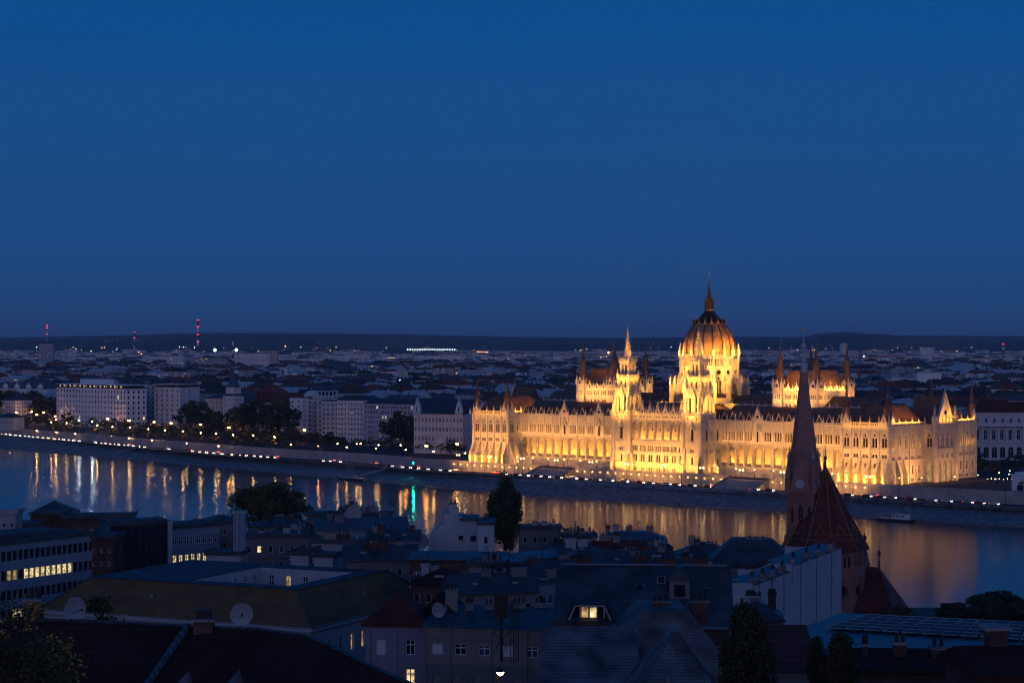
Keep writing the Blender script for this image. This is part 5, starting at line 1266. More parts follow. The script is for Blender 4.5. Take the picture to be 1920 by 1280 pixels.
def simple(name, lab, cat, px0, px1, Y, ytop, dpt, wall, roof='city_slate_roof', ybase=None, parts=()):
    w = (px1-px0)/F*Y; z = zt(ytop, Y); t = thing(name, lab, cat, atg(px0, Y))
    q = MB().mat(wall); q.box(0, w, 0, dpt, 0, z, False); q.build('wall', None, t)
    q = MB().mat(roof); q.box(-.5, w+.5, -.5, dpt+.5, z, z+1.2); q.box(w*.3, w*.6, dpt*.3, dpt*.6, z+1.2, z+4); q.build('roof', None, t); return t
simple('high_rise', 'lone pale high-rise on the skyline above the right palace wing', 'tower', 1726, 1752, 4700, 651, 18, 'slab_white')
simple('high_rise', 'small pale high-rise below the bump of the ridge right of the dome', 'tower', 1576, 1589, 6400, 643, 18, 'slab_white')
simple('office_block', 'broad white office slab with ribbon windows below the short pale chimney', 'office block', 441, 505, 3500, 662, 20, 'slab_white')
simple('high_rise', 'dark brown tower block beside the broad white office slab', 'tower', 505, 520, 3500, 657, 16, 'city_rose')
simple('office_block', 'white far block with two bright white lamps left of the broad office slab', 'office block', 312, 345, 3500, 667, 18, 'slab_white')
simple('office_block', 'low grey far block beside the white block with bright lamps', 'office block', 362, 425, 3500, 671, 18, 'city_grey')
simple('warehouse_hall', 'wide windowless white hall behind the right palace wing', 'hall', 1672, 1765, 2250, 708, 40, 'white_render', 'galvanised')
simple('warehouse_hall', 'taller white block standing on the wide windowless hall', 'hall', 1720, 1765, 2210, 699, 20, 'white_render', 'galvanised')
simple('office_block', 'long pale hospital-like block right of the lone high-rise', 'office block', 1806, 1870, 4200, 671, 20, 'city_cream')
simple('office_block', 'white far block with a dark flat roof beside the long pale block', 'office block', 1876, 1893, 4200, 670, 20, 'slab_white')
t = thing('church_spire', 'slender green copper spire rising from the roofs near the right edge', 'church', atg(1854, 2300)); q = MB().mat('city_grey'); q.box(-3, 3, -3, 3, 0, 24); q.build('tower', None, t)
mat('verdigris', (.08, .26, .22), .7, .2, 1); q = MB().mat('verdigris'); q.lathe([(3.6, 24), (2.6, 28), (1.2, 33), (.1, 45)], 8); q.build('spire', None, t)
for px, yt, hw in ((929, 671, 7.0), (953.5, 670, 11)):
    t = thing('lit_roof_cone', 'larger of two pale lit pyramid roofs left of the palace halls' if hw > 8 else 'smaller of two pale lit pyramid roofs left of the palace halls', 'roof', atg(px, 4200))
    emit('lit_canvas', (1, .62, .42), .42); z0_, z1_ = zt(689, 4200), zt(yt, 4200); q = MB().mat('city_cream'); q.box(-hw, hw, -hw, hw, 0, z0_); q.build('wall', None, t); q = MB().mat('lit_canvas'); q.lathe([(hw*.9, z0_), (.3, z1_)], 4, 0, 0, R(45)); q.build('roof', None, t)
# red crane
t = thing('tower_crane', 'red tower crane with a long jib beyond the right palace hall', 'crane', atg(1612, 2600)); mat('crane_red', (.35, .03, .03), .5, .1, 1)
def lattice(mb, a, b, s_, n):
    a, b = Vector(a), Vector(b); d = (b-a); side = Vector((0, 1, 0)) if abs(d.normalized().z) < .5 else Vector((1, 0, 0)); up = d.cross(side).normalized()*s_; sd = side*s_
    for u_, v_ in ((1, 1), (1, -1), (-1, 1), (-1, -1)): mb.tube(a+sd*u_+up*v_, b+sd*u_+up*v_, .22, .22, 4)
    for k in range(n):
        p0, p1 = a+d*k/n, a+d*(k+1)/n
        for u_ in (1, -1): mb.tube(p0+sd*u_+up, p1+sd*u_-up, .14, .14, 3); mb.tube(p0+up*u_+sd, p1+up*u_-sd, .14, .14, 3)
q = MB().mat('crane_red'); lattice(q, (0, 0, 0), (0, 0, zt(657, 2600)), 1.1, 16); q.build('mast', None, t)
q = MB().mat('crane_red'); zj = zt(669, 2600); lattice(q, (-28, 0, zj), (62, 0, zj+1), .8, 26); q.tube((0, 0, zt(657, 2600)), (50, 0, zj+1.5), .15); q.tube((0, 0, zt(657, 2600)), (-26, 0, zj+1), .15); q.build('jib', None, t)
q = MB().mat('city_light_white'); ball(q, 5, -2, zj+1, .8, 6); q.build('lamp', None, t)
# floodlit stadium masts row
t = thing('station_canopy', 'long far row of white lamps under a flat canopy near the left of the palace', 'canopy', atg(762, 6500)); w = 93/F*6500
q = MB().mat('galvanised'); q.box(0, w, 0, 30, zt(654, 6500), zt(653.4, 6500)); q.build('canopy', None, t)
for k in range(20): q = MB().mat('city_light_white'); ball(q, w*(k+.5)/20, -1.5, zt(655.2, 6500), 1.7, 6); q.build('lamp', None, t)
for k in range(6): q = MB().mat('galvanised'); q.lathe([(.6, 0), (.6, zt(654, 6500))], 6, w*(k+.5)/6, 2); q.build('post', None, t)
# rooftop signs
t = thing('rooftop_sign', 'white glowing letters on a dark roof behind the grey gabled house', 'sign', atg(748, 2400)); zz = zt(715, 2400)
q = MB().mat('city_brown_roof'); q.box(-3, 18, 3, 15, 0, zz-3.4); q.build('supporting_house', None, t)
q = MB().mat('iron')
for k in range(5): q.tube((.5+3.4*k, 1.4, zz-4), (.5+3.4*k, .3, zz+2.4), .12)
q.tube((0, .4, zz), (14.4, .4, zz), .1); q.tube((0, 3.2, zz-3.5), (14.4, 3.2, zz-3.5), .3); q.build('frame', None, t)
fc = bpy.data.curves.new('lettering', 'FONT'); fc.body = 'BENAC FELIS'; fc.size = 3.4; fc.extrude = .15; emit('sign_white', (.92, .96, 1), 4); fc.materials.append(MATS['sign_white'])
tmp = link('lettering', fc, t, (0, 0, zz-.3)); bpy.context.view_layer.update()
me = bpy.data.meshes.new_from_object(tmp.evaluated_get(bpy.context.evaluated_depsgraph_get())); bpy.data.objects.remove(tmp)
o = link('lettering', me, t, (0, 0, zz-.3)); o.rotation_euler = (R(90), 0, 0); o.scale = (.66, 1, 1)
t = thing('neon_sign', 'small red neon bar on a far roof above the apartment terraces', 'sign', atg(612, 3400)); zz = zt(689, 3400)
q = MB().mat('city_grey'); q.box(-4, 16, 3, 14, 0, zz-1); q.build('supporting_house', None, t); q = MB().mat('red_light'); q.box(0, 13, 0, .6, zz, zz+2.6); q.build('neon_bar', None, t)
# ================================================================== trees
mat('leaf_dark', (.045, .06, .028), .8, .35, .8); mat('leaf_olive', (.095, .10, .035), .8, .3, .8); mat('leaf_autumn', (.42, .27, .06), .8, .3, .8)  # third leaf colour has amber lamplight put into it
def leaves(mb, cx, cy, cz, rx, ry, rz, n, s, rnd, mats=('leaf_dark', 'leaf_olive'), clumps=14, shape=None):
    cl_ = []
    for _ in range(clumps):
        while True:
            p = Vector((rnd.uniform(-1, 1), rnd.uniform(-1, 1), rnd.uniform(-1, 1)))
            if .25 < p.length < 1: break
        if shape: f_ = shape((p.z+1)/2); p.x *= f_; p.y *= f_
        cl_.append((p, rnd.uniform(.22, .42), rnd.choice(mats)))
    for i in range(n):
        p, r_, m_ = cl_[i % clumps]
        d = Vector((rnd.gauss(0, 1), rnd.gauss(0, 1), rnd.gauss(0, 1))).normalized()*r_*rnd.random()**.4
        c = Vector((cx+(p.x+d.x)*rx, cy+(p.y+d.y)*ry, cz+(p.z+d.z*(.8))*rz))
        a = Vector((rnd.uniform(-1, 1), rnd.uniform(-1, 1), rnd.uniform(-.6, .6))).normalized(); b = a.cross(Vector((rnd.uniform(-1, 1), rnd.uniform(-1, 1), rnd.uniform(-1, 1)))).normalized()
        q = s*rnd.uniform(.6, 1.3); mb.mat(m_)
        mb.face([c-a*q, c+b*q*.6, c+a*q, c-b*q*.6])
def tree(name, label, loc, h, r, n=500, s=.5, seed=1, mats=('leaf_dark', 'leaf_olive'), trunk=.3, group=None, shape=None, clumps=14, cat='tree'):
    rnd = random.Random(seed); t = thing(name, label, cat, loc, 0, group)
    tr = MB().mat('bark'); tz = h*trunk; tr.lathe([(h*.03+.08, 0), (h*.018+.05, tz), (h*.008+.02, h*.75)], 7)
    for k in range(5):
        a = rnd.uniform(0, 6.28); tr.tube((0, 0, tz*rnd.uniform(.8, 1.3)), (math.cos(a)*r*.6, math.sin(a)*r*.6, h*rnd.uniform(.5, .75)), h*.012+.03, .03, 5)
    tr.build('trunk', None, t)
    cr = MB(); leaves(cr, 0, 0, (h+tz*.8)/2, r, r, (h-tz*.8)/2, n, s, rnd, mats, clumps, shape); cr.build('crown', None, t)
    return t
sm = [proto(tree('street_tree', 'x', (0, 0, -600), 7.5, 3.6, 420, .5, k, group='small trees along the embankment street', mats=('leaf_autumn', 'leaf_olive', 'leaf_olive'))) for k in (1, 2, 3)]
bg_ = [proto(tree('riverside_tree', 'x', (0, 0, -600), 15, 6.5, 900, .75, k, group='tall dark trees before the riverside houses', mats=('leaf_dark', 'leaf_dark', 'leaf_olive'), clumps=20)) for k in (5, 6, 7)]
rnd = random.Random(3)
def wally(px):
    for (a, ya), (b, yb) in zip([(-60, 796), (0, 800), (440, 836), (770, 852), (880, 860)], [(0, 800), (440, 836), (770, 852), (880, 860), (999, 868)]):
        if px <= b: return ya+(yb-ya)*(px-a)/(b-a)
k = 0; px = 34
while px < 872:
    for j in range(2 if px < 620 else 1):
        y = wally(px)-rnd.uniform(4, 7)-j*7; p = onz(px+rnd.uniform(-4, 4), y, GZ); s_ = rnd.uniform(.85, 1.2)*(1 if px < 600 else .85)
        where = 'before the white offices' if px < 345 else 'between the offices and the apartment terraces' if px < 545 else 'before the apartment terraces' if px < 775 else 'left of the palace'
        copy_tree(sm[k % 3], (p.x, p.y, GZ), rnd.uniform(0, 6), f'small round street tree {where}, {ordw(k)} from left', (s_, s_, s_)); k += 1
    px += rnd.uniform(13, 20)
nlit = 0
for lx, ly, lk in sorted(LS):
    if not (90 < lx < 610) or lk == 3: continue
    p, z = street_spot(lx, ly); s_ = rnd.uniform(.78, .95)*(z-GZ)/8.3
    copy_tree(sm[nlit % 3], (p.x+rnd.uniform(-2.5, 2.5), p.y+rnd.uniform(2.5, 4.5), GZ), rnd.uniform(0, 6), f'yellow-lit street tree right under a street lamp, {ordw(nlit)} from left', (s_*1.2, s_*1.2, s_)); nlit += 1
BT = [(12, 730, 788), (38, 742, 788), (62, 737, 788), (84, 745, 790), (100, 752, 792), (128, 775, 800), (350, 762, 815), (366, 755, 817), (384, 764, 818), (404, 770, 820), (424, 778, 822), (440, 772, 822), (456, 762, 823), (474, 752, 825), (492, 764, 826), (508, 757, 827), (524, 752, 828), (538, 766, 829), (552, 806, 838), (590, 812, 842), (618, 812, 842), (636, 818, 843), (735, 788, 843), (750, 776, 844), (766, 780, 845), (778, 796, 846), (845, 826, 852), (1845, 862, 892), (1868, 868, 894), (1888, 860, 888), (1912, 852, 888), (1836, 850, 880)]
cnt = {}
for i, (px, yt, yb) in enumerate(BT):
    p = onz(px, yb, GZ); hh = (yb-yt)/F*p.y*1.04; s_ = hh/15
    where = 'at the left edge of the river front' if px < 110 else 'before the white offices' if px < 200 else 'between the offices and the apartment terraces' if px < 545 else 'before the apartment terraces' if px < 700 else 'before the gabled house' if px < 900 else 'right of the palace'
    cnt[where] = cnt.get(where, 0)+1
    w_ = s_*(1.15 if s_ < .8 else 1.0)
    copy_tree(bg_[i % 3], (p.x, p.y, GZ), i*1.3, f'dark leafy tree {where}, {ordw(cnt[where]-1)} from left', (w_, w_, s_))
# ================================================================== near bank: ground, roofs, church
prof = [(-60, 58), (0, 56), (55, 42), (120, 30), (200, 19), (260, 11), (320, 6), (400, 1), (480, -3), (525, -5), (545, -10), (562, -13)]
bgm = MB().mat('asphalt')
for (ya, za), (yb, zb) in zip(prof, prof[1:]):
    for x0 in range(-900, 900, 100): bgm.face([(x0, ya, za), (x0+100, ya, za), (x0+100, yb, zb), (x0, yb, zb)])
tag(bgm.build('near_bank_ground'), 'dark hillside ground falling from the viewer to the near shore', kind='structure')
citywall('x_unused', (.3, .3, .3))
def hb(name, label, px, py, Y, ang, w, d, h, cat='house', **kw):
    ze = H-(py-HOR)/F*Y
    return block(name, label, cat, px, Y, R(ang), w, d, h, gz=ze-h, group=kw.pop('group', None), **kw)
def world_root(name, label, cat, loc, group=None):
    t = thing(name, label, cat, loc, 0, group); t['o'] = 1; return t
def rel(t):
    return Matrix.Translation(-Vector(t.location))
def pbox(t, name, px0, px1, yt, yb, Y, d, m, cap=None, pots=0, top=True):
    """upright box seen between two photo columns and rows at a known distance"""
    a, b = at(px0, yt, Y), at(px1, yb, Y); q = MB().mat(m); q.T = rel(t); q.box(a.x, b.x, Y, Y+d, b.z, a.z)
    if cap: q.mat(cap); q.box(a.x-.12, b.x+.12, Y-.12, Y+d+.12, a.z, a.z+.16)
    q.mat('iron')
    for k in range(pots): q.lathe([(.15, a.z+.1), (.13, a.z+.75)], 7, a.x+(b.x-a.x)*(k+.5)/pots, Y+d/2)
    return q.build(name, None, t)
# ---- modern office with ribbon windows at the left edge
def lf1(f, k, W):
    if W < 40: return None
    if f == 3: return 'lit_office' if 36 < k < 46 else ('lit_office_dim' if 27 < k < 36 and k % 3 else None)
    if f == 1: return 'lit_office' if 34 < k < 37 else None
lit_room('lit_office', (1, .76, .36), .85, 2.2); lit_room('lit_office_dim', (1, .66, .25), .3, 2.2)
t = thing('office_block', 'modern office block with pale bands and ribbon windows, partly lit, at the left edge', 'office block', (-115, 315, 11.3), R(57.5))
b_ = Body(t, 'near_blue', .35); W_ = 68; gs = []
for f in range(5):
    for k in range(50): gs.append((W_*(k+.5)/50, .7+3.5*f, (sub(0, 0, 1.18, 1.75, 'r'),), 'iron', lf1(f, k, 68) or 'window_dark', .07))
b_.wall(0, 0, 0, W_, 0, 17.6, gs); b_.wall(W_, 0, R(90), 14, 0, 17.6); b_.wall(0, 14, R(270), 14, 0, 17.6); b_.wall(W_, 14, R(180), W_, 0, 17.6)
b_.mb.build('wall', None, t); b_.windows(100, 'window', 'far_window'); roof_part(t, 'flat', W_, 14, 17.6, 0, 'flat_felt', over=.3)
q = MB().mat('flat_felt'); q.box(4, W_-3, 4, 12, 18.1, 18.9); q.build('plant_roof', None, t)
t = hb('brick_stair_tower', 'dull red stair tower between the ribbon-window office and the black glass box', 168, 1010, 372, 0, 4.4, 10, 12, 'building', wall='brick', floors=4, bays=3, win=(.5, .9), side=(), roof=('flat', 0, 'flat_felt'))
t = thing('glass_hall', 'black glass-walled hall block with a fine grid between two office wings', 'building', ((206-960)/F*384, 384, 14), R(24))
q = MB().mat('window_dark'); q.box(0, 11.5, 0, 10, 0, 15.6); q.build('glass_wall', None, t)
q = MB().mat('slate')
for k in range(9): q.box(11.5*k/8-.05, 11.5*k/8+.05, -.08, -.003, 7.4, 15.6)
for k in range(6): q.box(0, 11.5, -.07, -.004, 7.4+1.6*k, 7.5+1.6*k)
q.build('mullion_grid', None, t); q = MB().mat('dark_red_tile'); q.box(-.1, 11.6, -.15, 10, 5.4, 7.3); q.build('lower_panel', None, t); q = MB().mat('near_pale'); q.box(11.3, 12.2, -.6, 10, 4, 16.2); q.build('end_wall', None, t); roof_part(t, 'flat', 11.5, 10, 15.6, 0, 'flat_felt', over=.1)
t = hb('office_block', 'small office wing with one long row of brightly lit windows', 311, 992, 396, 42, 12.8, 10, 12, 'office block', wall='near_blue', floors=3, bays=9, win=(1.0, 1.7), litfn=lambda f, k, W: 'lit_office' if f == 1 and W > 11 else None, side=(), roof=('flat', 0, 'flat_felt'), top=.6, z0=.5)
# ---- red-brown blocks behind them
hb('flat_roofed_block', 'long dull red block with a flat roof behind the ribbon-window office', -30, 988, 440, 4, 22, 12, 12, 'building', wall='brick', floors=3, bays=8, win=(.9, 1.4), roof=('flat', 0, 'flat_felt'))
hb('flat_roofed_block', 'tall plain dull red cube rising above the long red block', 79, 964, 432, 2, 4.6, 8, 14, 'building', wall='brick', floors=3, bays=1, win=(.4, .4), roof=('flat', 0, 'flat_felt'))
t = hb('roof_pavilion', 'red-brown rooftop pavilion with a glazed pyramid roof and an antenna mast', 57, 962, 455, -3, 8.6, 9, 9, 'building', wall='brick', floors=2, bays=4, win=(.9, 1.2), roof=('hip', 2.6, 'slate'))
hb('flat_roofed_block', 'red-brown block under a wide overhanging flat roof with a small vent', 118, 972, 425, 6, 14.5, 10, 9, 'building', wall='brick', floors=2, bays=6, win=(1, 1.1), roof=('flat', 0, 'flat_felt'))
hb('flat_roofed_block', 'small grey rooftop house with ducts at the left edge below a mast', -14, 962, 400, 0, 4.6, 6, 8, 'building', wall='near_pale', floors=2, bays=3, win=(.7, .9), roof=('flat', 0, 'galvanised'))
hb('flat_roofed_block', 'dark block with one glowing window right of the lit office wing', 392, 978, 410, 18, 6.5, 8, 10, 'building', wall='near_grey', floors=3, bays=3, win=(.7, 1.3), litfn=lambda f, k, W: 'lit_window' if f == 2 and k == 0 and W < 7 and W > 6.2 else None, side=(), roof=('hip', 1.2, 'slate'))
def mast(px, py, yb, Y, label, n=3):
    a, b = at(px, py, Y), at(px, yb, Y); t = thing('antenna_mast', label, 'antenna', tuple(b)); L = a.z-b.z
    q = MB().mat('galvanised'); q.lathe([(.09, 0), (.05, L)], 6); q.build('pole', None, t)
    for k in range(n):
        q = MB().mat('galvanised'); x = (-.8, .8, 0)[k]; q.box(x-.14, x+.14, -.1, .1, L-2.6+(.6 if k == 2 else 0), L-.6+(.6 if k == 2 else 0)); q.tube((0, 0, L-1.4), (x, 0, L-1.4), .05); q.build('panel_antenna', None, t)
mast(12, 905, 945, 400, 'antenna mast with panels at the far left edge of the near roofs'); mast(72, 905, 942, 455, 'antenna mast with three panels on the glazed pyramid pavilion'); mast(1088, 972, 1008, 400, 'thin bare television aerial before the orange water', 1); mast(720, 955, 985, 415, 'thin bare aerial left of the stepped white house', 1)
# ---- tall grey flue tower and its plinth house
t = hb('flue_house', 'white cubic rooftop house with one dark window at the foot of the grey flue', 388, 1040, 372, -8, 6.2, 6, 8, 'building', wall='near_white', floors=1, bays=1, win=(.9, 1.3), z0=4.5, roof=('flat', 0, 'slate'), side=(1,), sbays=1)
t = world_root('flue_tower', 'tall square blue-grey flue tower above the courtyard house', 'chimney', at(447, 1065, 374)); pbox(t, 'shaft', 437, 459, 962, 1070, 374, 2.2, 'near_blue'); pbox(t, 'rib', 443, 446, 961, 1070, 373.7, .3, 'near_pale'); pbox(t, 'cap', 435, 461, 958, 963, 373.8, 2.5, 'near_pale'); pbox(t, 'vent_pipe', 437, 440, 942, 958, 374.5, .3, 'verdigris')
# ---- courtyard house with the olive roof
t = thing('courtyard_house', 'large courtyard house with sloping olive-brown tiled roofs and white inner walls', 'house', (-79, 335, 5.5), R(-25)); ez = 14.5; W_, D_ = 52, 41; rt_ = ez+5
b_ = Body(t, 'near_white', .35)
b_.wall(0, 0, 0, W_, 0, ez, [(2+4*k, 7.5, (sub(0, 0, 1.2, 2.6, 'a'),), 'white_paint', 'window_dark', .1) for k in range(13)])
b_.wall(W_, 0, R(90), D_, 0, ez, [(2.6+3.6*k, z, (sub(0, 0, 1.1, 2.8, 'a'),), 'white_paint', 'lit_window_dim' if (k in (3, 4) and z > 5) or (z < 5 and k in (4, 5)) else 'window_dark', .1) for k in range(11) for z in (9.2, 4.0)])
b_.wall(W_, D_, R(180), W_, 0, ez); b_.wall(0, D_, R(270), D_, 0, ez)
HX0, HX1, HY0, HY1 = 23, 43, 9, 31
b_.wall(HX0, HY0, R(90), HY1-HY0, 8, rt_, [(2.5+3*k, 15.4, (sub(0, 0, 1.1, 3.0, 'a'),), 'white_paint', 'window_dark', .1) for k in range(7)], thick=.3)
b_.mb.T = Matrix.Identity(4)
b_.wall(HX0, HY1, 0, HX1-HX0, 8, rt_, [(2.5+3.5*k, 15.4, (sub(0, 0, 1.1, 3.0, 'a'),), 'white_paint', 'lit_window_dim' if k == 1 else 'window_dark', .1) for k in range(5)], thick=.3)
b_.wall(HX1, HY1, R(270), HY1-HY0, 8, rt_); b_.wall(HX1, HY0, R(180), HX1-HX0, 8, rt_)
b_.mb.build('wall', None, t); b_.windows()
q = MB().mat('olive_tile'); i = 5.6; o = .6
q.mesh([(-o, -o, ez), (W_+o, -o, ez), (W_+o, D_+o, ez), (-o, D_+o, ez), (i, i, rt_), (W_-i, i, rt_), (W_-i, D_-i, rt_), (i, D_-i, rt_)], [(0, 1, 5, 4), (1, 2, 6, 5), (2, 3, 7, 6), (3, 0, 4, 7)])
q.mat('flat_felt'); z = rt_+.01
for x0, x1, y0, y1 in ((i, W_-i, i, HY0), (i, W_-i, HY1, D_-i), (i, HX0, HY0, HY1), (HX1, W_-i, HY0, HY1)): q.box(x0, x1, y0, y1, z-.1, z+.15)
q.build('roof', None, t)
q = MB().mat('slate')
for a, b in (((-o, -o, ez), (i, i, rt_)), ((W_+o, -o, ez), (W_-i, i, rt_)), ((W_+o, D_+o, ez), (W_-i, D_-i, rt_)), ((i, i, rt_), (W_-i, i, rt_)), ((W_-i, i, rt_), (W_-i, D_-i, rt_))): q.tube(Vector(a)+Vector((0, 0, .1)), Vector(b)+Vector((0, 0, .1)), .16, .16, 5)
q.build('ridge_cap', None, t)
q = MB().mat('near_white'); q.box(-.75, W_+.75, -.75, -.4, ez-.6, ez-.05); q.box(W_+.4, W_+.75, -.4, D_+.7, ez-.6, ez-.05); q.build('cornice', None, t)
q = MB().mat('galvanised'); q.box(-.95, W_+.95, -.95, -.62, ez-.02, ez+.12); q.box(W_+.62, W_+.95, -.62, D_+.9, ez-.02, ez+.12); q.build('gutter', None, t)
for x, y in ((W_-3.2, 14), (W_-2.4, 22), (W_-3.6, 25), (20, 3)): q = MB().mat('galvanised'); q.box(x-.3, x+.3, y-.3, y+.3, ez+1.2, ez+3.2); q.build('roof_hatch', None, t)
hb('roof_house', 'left white rooftop box with a tiny window behind the courtyard house', 545, 1040, 362, -12, 3.4, 4, 5, 'building', wall='near_white', floors=1, bays=1, win=(.5, .6), roof=('flat', 0, 'slate'))
hb('roof_house', 'right white rooftop box with a dark window behind the courtyard house', 588, 1044, 358, -12, 3.6, 6, 5, 'building', wall='near_white', floors=1, bays=1, win=(.6, .8), roof=('flat', 0, 'slate'), sbays=1)
hb('roof_house', 'blue-grey rooftop water tank box between the two white boxes', 564, 1032, 364, -12, 2.3, 3, 5, 'building', wall='near_blue', floors=1, bays=1, win=(.2, .2), roof=('flat', 0, 'slate'), side=())
# ---- near dark-red roof along the bottom
t = thing('near_tiled_house', 'nearest dark red tiled roof filling the bottom left with pale hip ridge', 'house', (-25, 95, 30)); q = MB().mat('dark_red_tile'); q.T = rel(t)
RG = [at(*p) for p in ((-400, 1148, 113), (0, 1162, 111), (160, 1165, 110), (345, 1175, 109), (480, 1180, 108), (569, 1192, 106), (620, 1212, 104), (681, 1243, 101), (790, 1292, 97), (900, 1345, 93))]
fd = Vector((0, -30, -15)); bd = Vector((0, 12, -10))
for a, b in zip(RG, RG[1:]): q.face([a+fd, b+fd, b, a]); q.face([a, b, b+bd, a+bd])
q.build('roof', None, t)
q = MB().mat('slate'); q.T = rel(t)
for a, b in zip(RG, RG[1:]): q.tube(a+Vector((0, 0, .05)), b+Vector((0, 0, .05)), .11, .11, 6)
q.build('ridge_cap', None, t)
q = MB().mat('blue_metal'); q.T = rel(t); a = at(353, 1176, 109); b = a+Vector((-2.6, -9, -4.5)); q.tube(a+Vector((0, 0, .1)), b+Vector((0, 0, .1)), .2, .2, 6); q.build('hip_cap', None, t)
q = MB().mat('brick'); q.T = rel(t); q.box(RG[0].x, RG[-1].x, 88, 104, 26, 42); q.build('wall', None, t)
pbox(t, 'chimney', 48, 75, 1128, 1185, 110.5, .9, 'brick', 'quay_stone', 2); pbox(t, 'chimney', 362, 398, 1165, 1200, 108.2, .9, 'brick', 'quay_stone'); pbox(t, 'chimney_cowl', 368, 394, 1143, 1163, 108.3, .7, 'iron')
for px in (345, 440):
    p = at(px, 1262, 96); q = MB().mat('blue_metal'); q.T = rel(t); q.mesh([(p.x-.5, p.y-.3, p.z-.6), (p.x+.5, p.y-.3, p.z-.6), (p.x+.3, p.y-.2, p.z+.15), (p.x, p.y+1.5, p.z-.1)], [(0, 1, 2), (0, 2, 3), (1, 3, 2)]); q.build('roof_vent', None, t)
def dish(px, py, Y, r, label, rz=0, tilt=0, sx=1.0):
    p = at(px, py, Y); t = thing('satellite_dish', label, 'dish', tuple(p), R(rz)); q = MB().mat('near_pale')
    q.T = Matrix.Rotation(R(90+tilt), 4, 'X'); q.lathe([(.02, -.18*r), (r*.4, -.15*r), (r*.75, -.06*r), (r, .05*r), (r*1.03, .03*r), (r*.75, -.09*r), (r*.4, -.19*r), (.02, -.22*r)], 20, caps=False); q.build('reflector', None, t)
    q = MB().mat('iron'); q.tube((0, 0, -r*.2), (0, -r*.9, r*.1), .02); q.box(-.05, .05, -r*1.0, -r*.85, 0, .12); q.build('feed_arm', None, t)
    q = MB().mat('iron'); q.tube((0, .1, -r*.2), (0, .25, -r*.6), .03); q.tube((0, .25, -r*.6), (.05, .25, -r*1.7), .03); q.build('bracket', None, t)
dish(140, 1143, 110.5, .72, 'largest satellite dish, turned sideways, at the left on the near roof', 50); dish(453, 1151, 108.5, .62, 'round satellite dish facing the viewer on the near dark roof ridge', 12, 8); dish(231, 1162, 110.2, .33, 'small satellite dish low on the near roof beside the shrub', 20)
dish(663, 962, 400, 1.6, 'round white dish on the flat-roofed block against the river', 10); dish(522, 972, 430, 1.0, 'small white dish under the rounded tree'); dish(790, 1014, 380, 1.4, 'white dish left of the stepped white house', 20); dish(776, 1012, 385, .8, 'tiny white dish beside the larger one left of the stepped house', -20); dish(822, 1143, 236, .9, 'grey dish on the gable beside the red hipped roof', -30)
tree('shrub', 'dark rooftop-high shrub between two satellite dishes at the lower left', tuple(at(190, 1180, 112)), 1.9, .95, 900, .09, 31, mats=('leaf_dark',), trunk=.2, cat='shrub')
# ---- twin houses at the bottom centre
hw = 'white_paint'
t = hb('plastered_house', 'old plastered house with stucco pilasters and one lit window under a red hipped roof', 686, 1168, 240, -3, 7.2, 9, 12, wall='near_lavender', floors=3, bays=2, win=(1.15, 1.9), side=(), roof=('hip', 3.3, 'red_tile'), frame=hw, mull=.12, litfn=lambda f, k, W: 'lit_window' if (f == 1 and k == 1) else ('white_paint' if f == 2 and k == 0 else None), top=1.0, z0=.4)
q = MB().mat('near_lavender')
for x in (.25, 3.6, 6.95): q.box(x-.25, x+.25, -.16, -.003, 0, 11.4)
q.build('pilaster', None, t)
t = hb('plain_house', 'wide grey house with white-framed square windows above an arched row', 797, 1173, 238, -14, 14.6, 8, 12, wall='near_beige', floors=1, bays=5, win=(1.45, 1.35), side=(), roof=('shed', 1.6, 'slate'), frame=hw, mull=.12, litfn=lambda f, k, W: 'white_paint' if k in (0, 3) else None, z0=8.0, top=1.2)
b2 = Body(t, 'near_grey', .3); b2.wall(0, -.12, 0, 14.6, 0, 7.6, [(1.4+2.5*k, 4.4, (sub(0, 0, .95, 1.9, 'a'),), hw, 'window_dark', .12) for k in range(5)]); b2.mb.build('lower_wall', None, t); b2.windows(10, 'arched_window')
q = MB().mat('galvanised')
for x in (0.1, 3.2, 8.2, 12.6): q.lathe([(.06, 0), (.06, 12)], 6, x, -.2)
q.build('downpipe', None, t)
for a, b, y0, y1, n in ((835, 858, 1106, 1160, 3), (873, 888, 1132, 1160, 3), (908, 934, 1135, 1166, 3), (962, 985, 1132, 1168, 3), (1003, 1024, 1133, 1168, 3)): 
    c = pbox(t, 'chimney', a, b, y0, y1, 243, 1.0, 'near_beige', 'quay_stone', n); c.parent = t; c.rotation_euler = (0, 0, -t.rotation_euler.z); Mi = Matrix.Rotation(-t.rotation_euler.z, 4, 'Z')
    c.location = (0, 0, 0)
hb('roof_gable_house', 'narrow gabled house end with a dish between the red hip and the grey house', 796, 1150, 244, -10, 3.6, 6, 7, wall='near_grey', floors=1, bays=1, win=(.4, .5), side=(), roof=('gy', 2.6, 'dark_red_tile'))
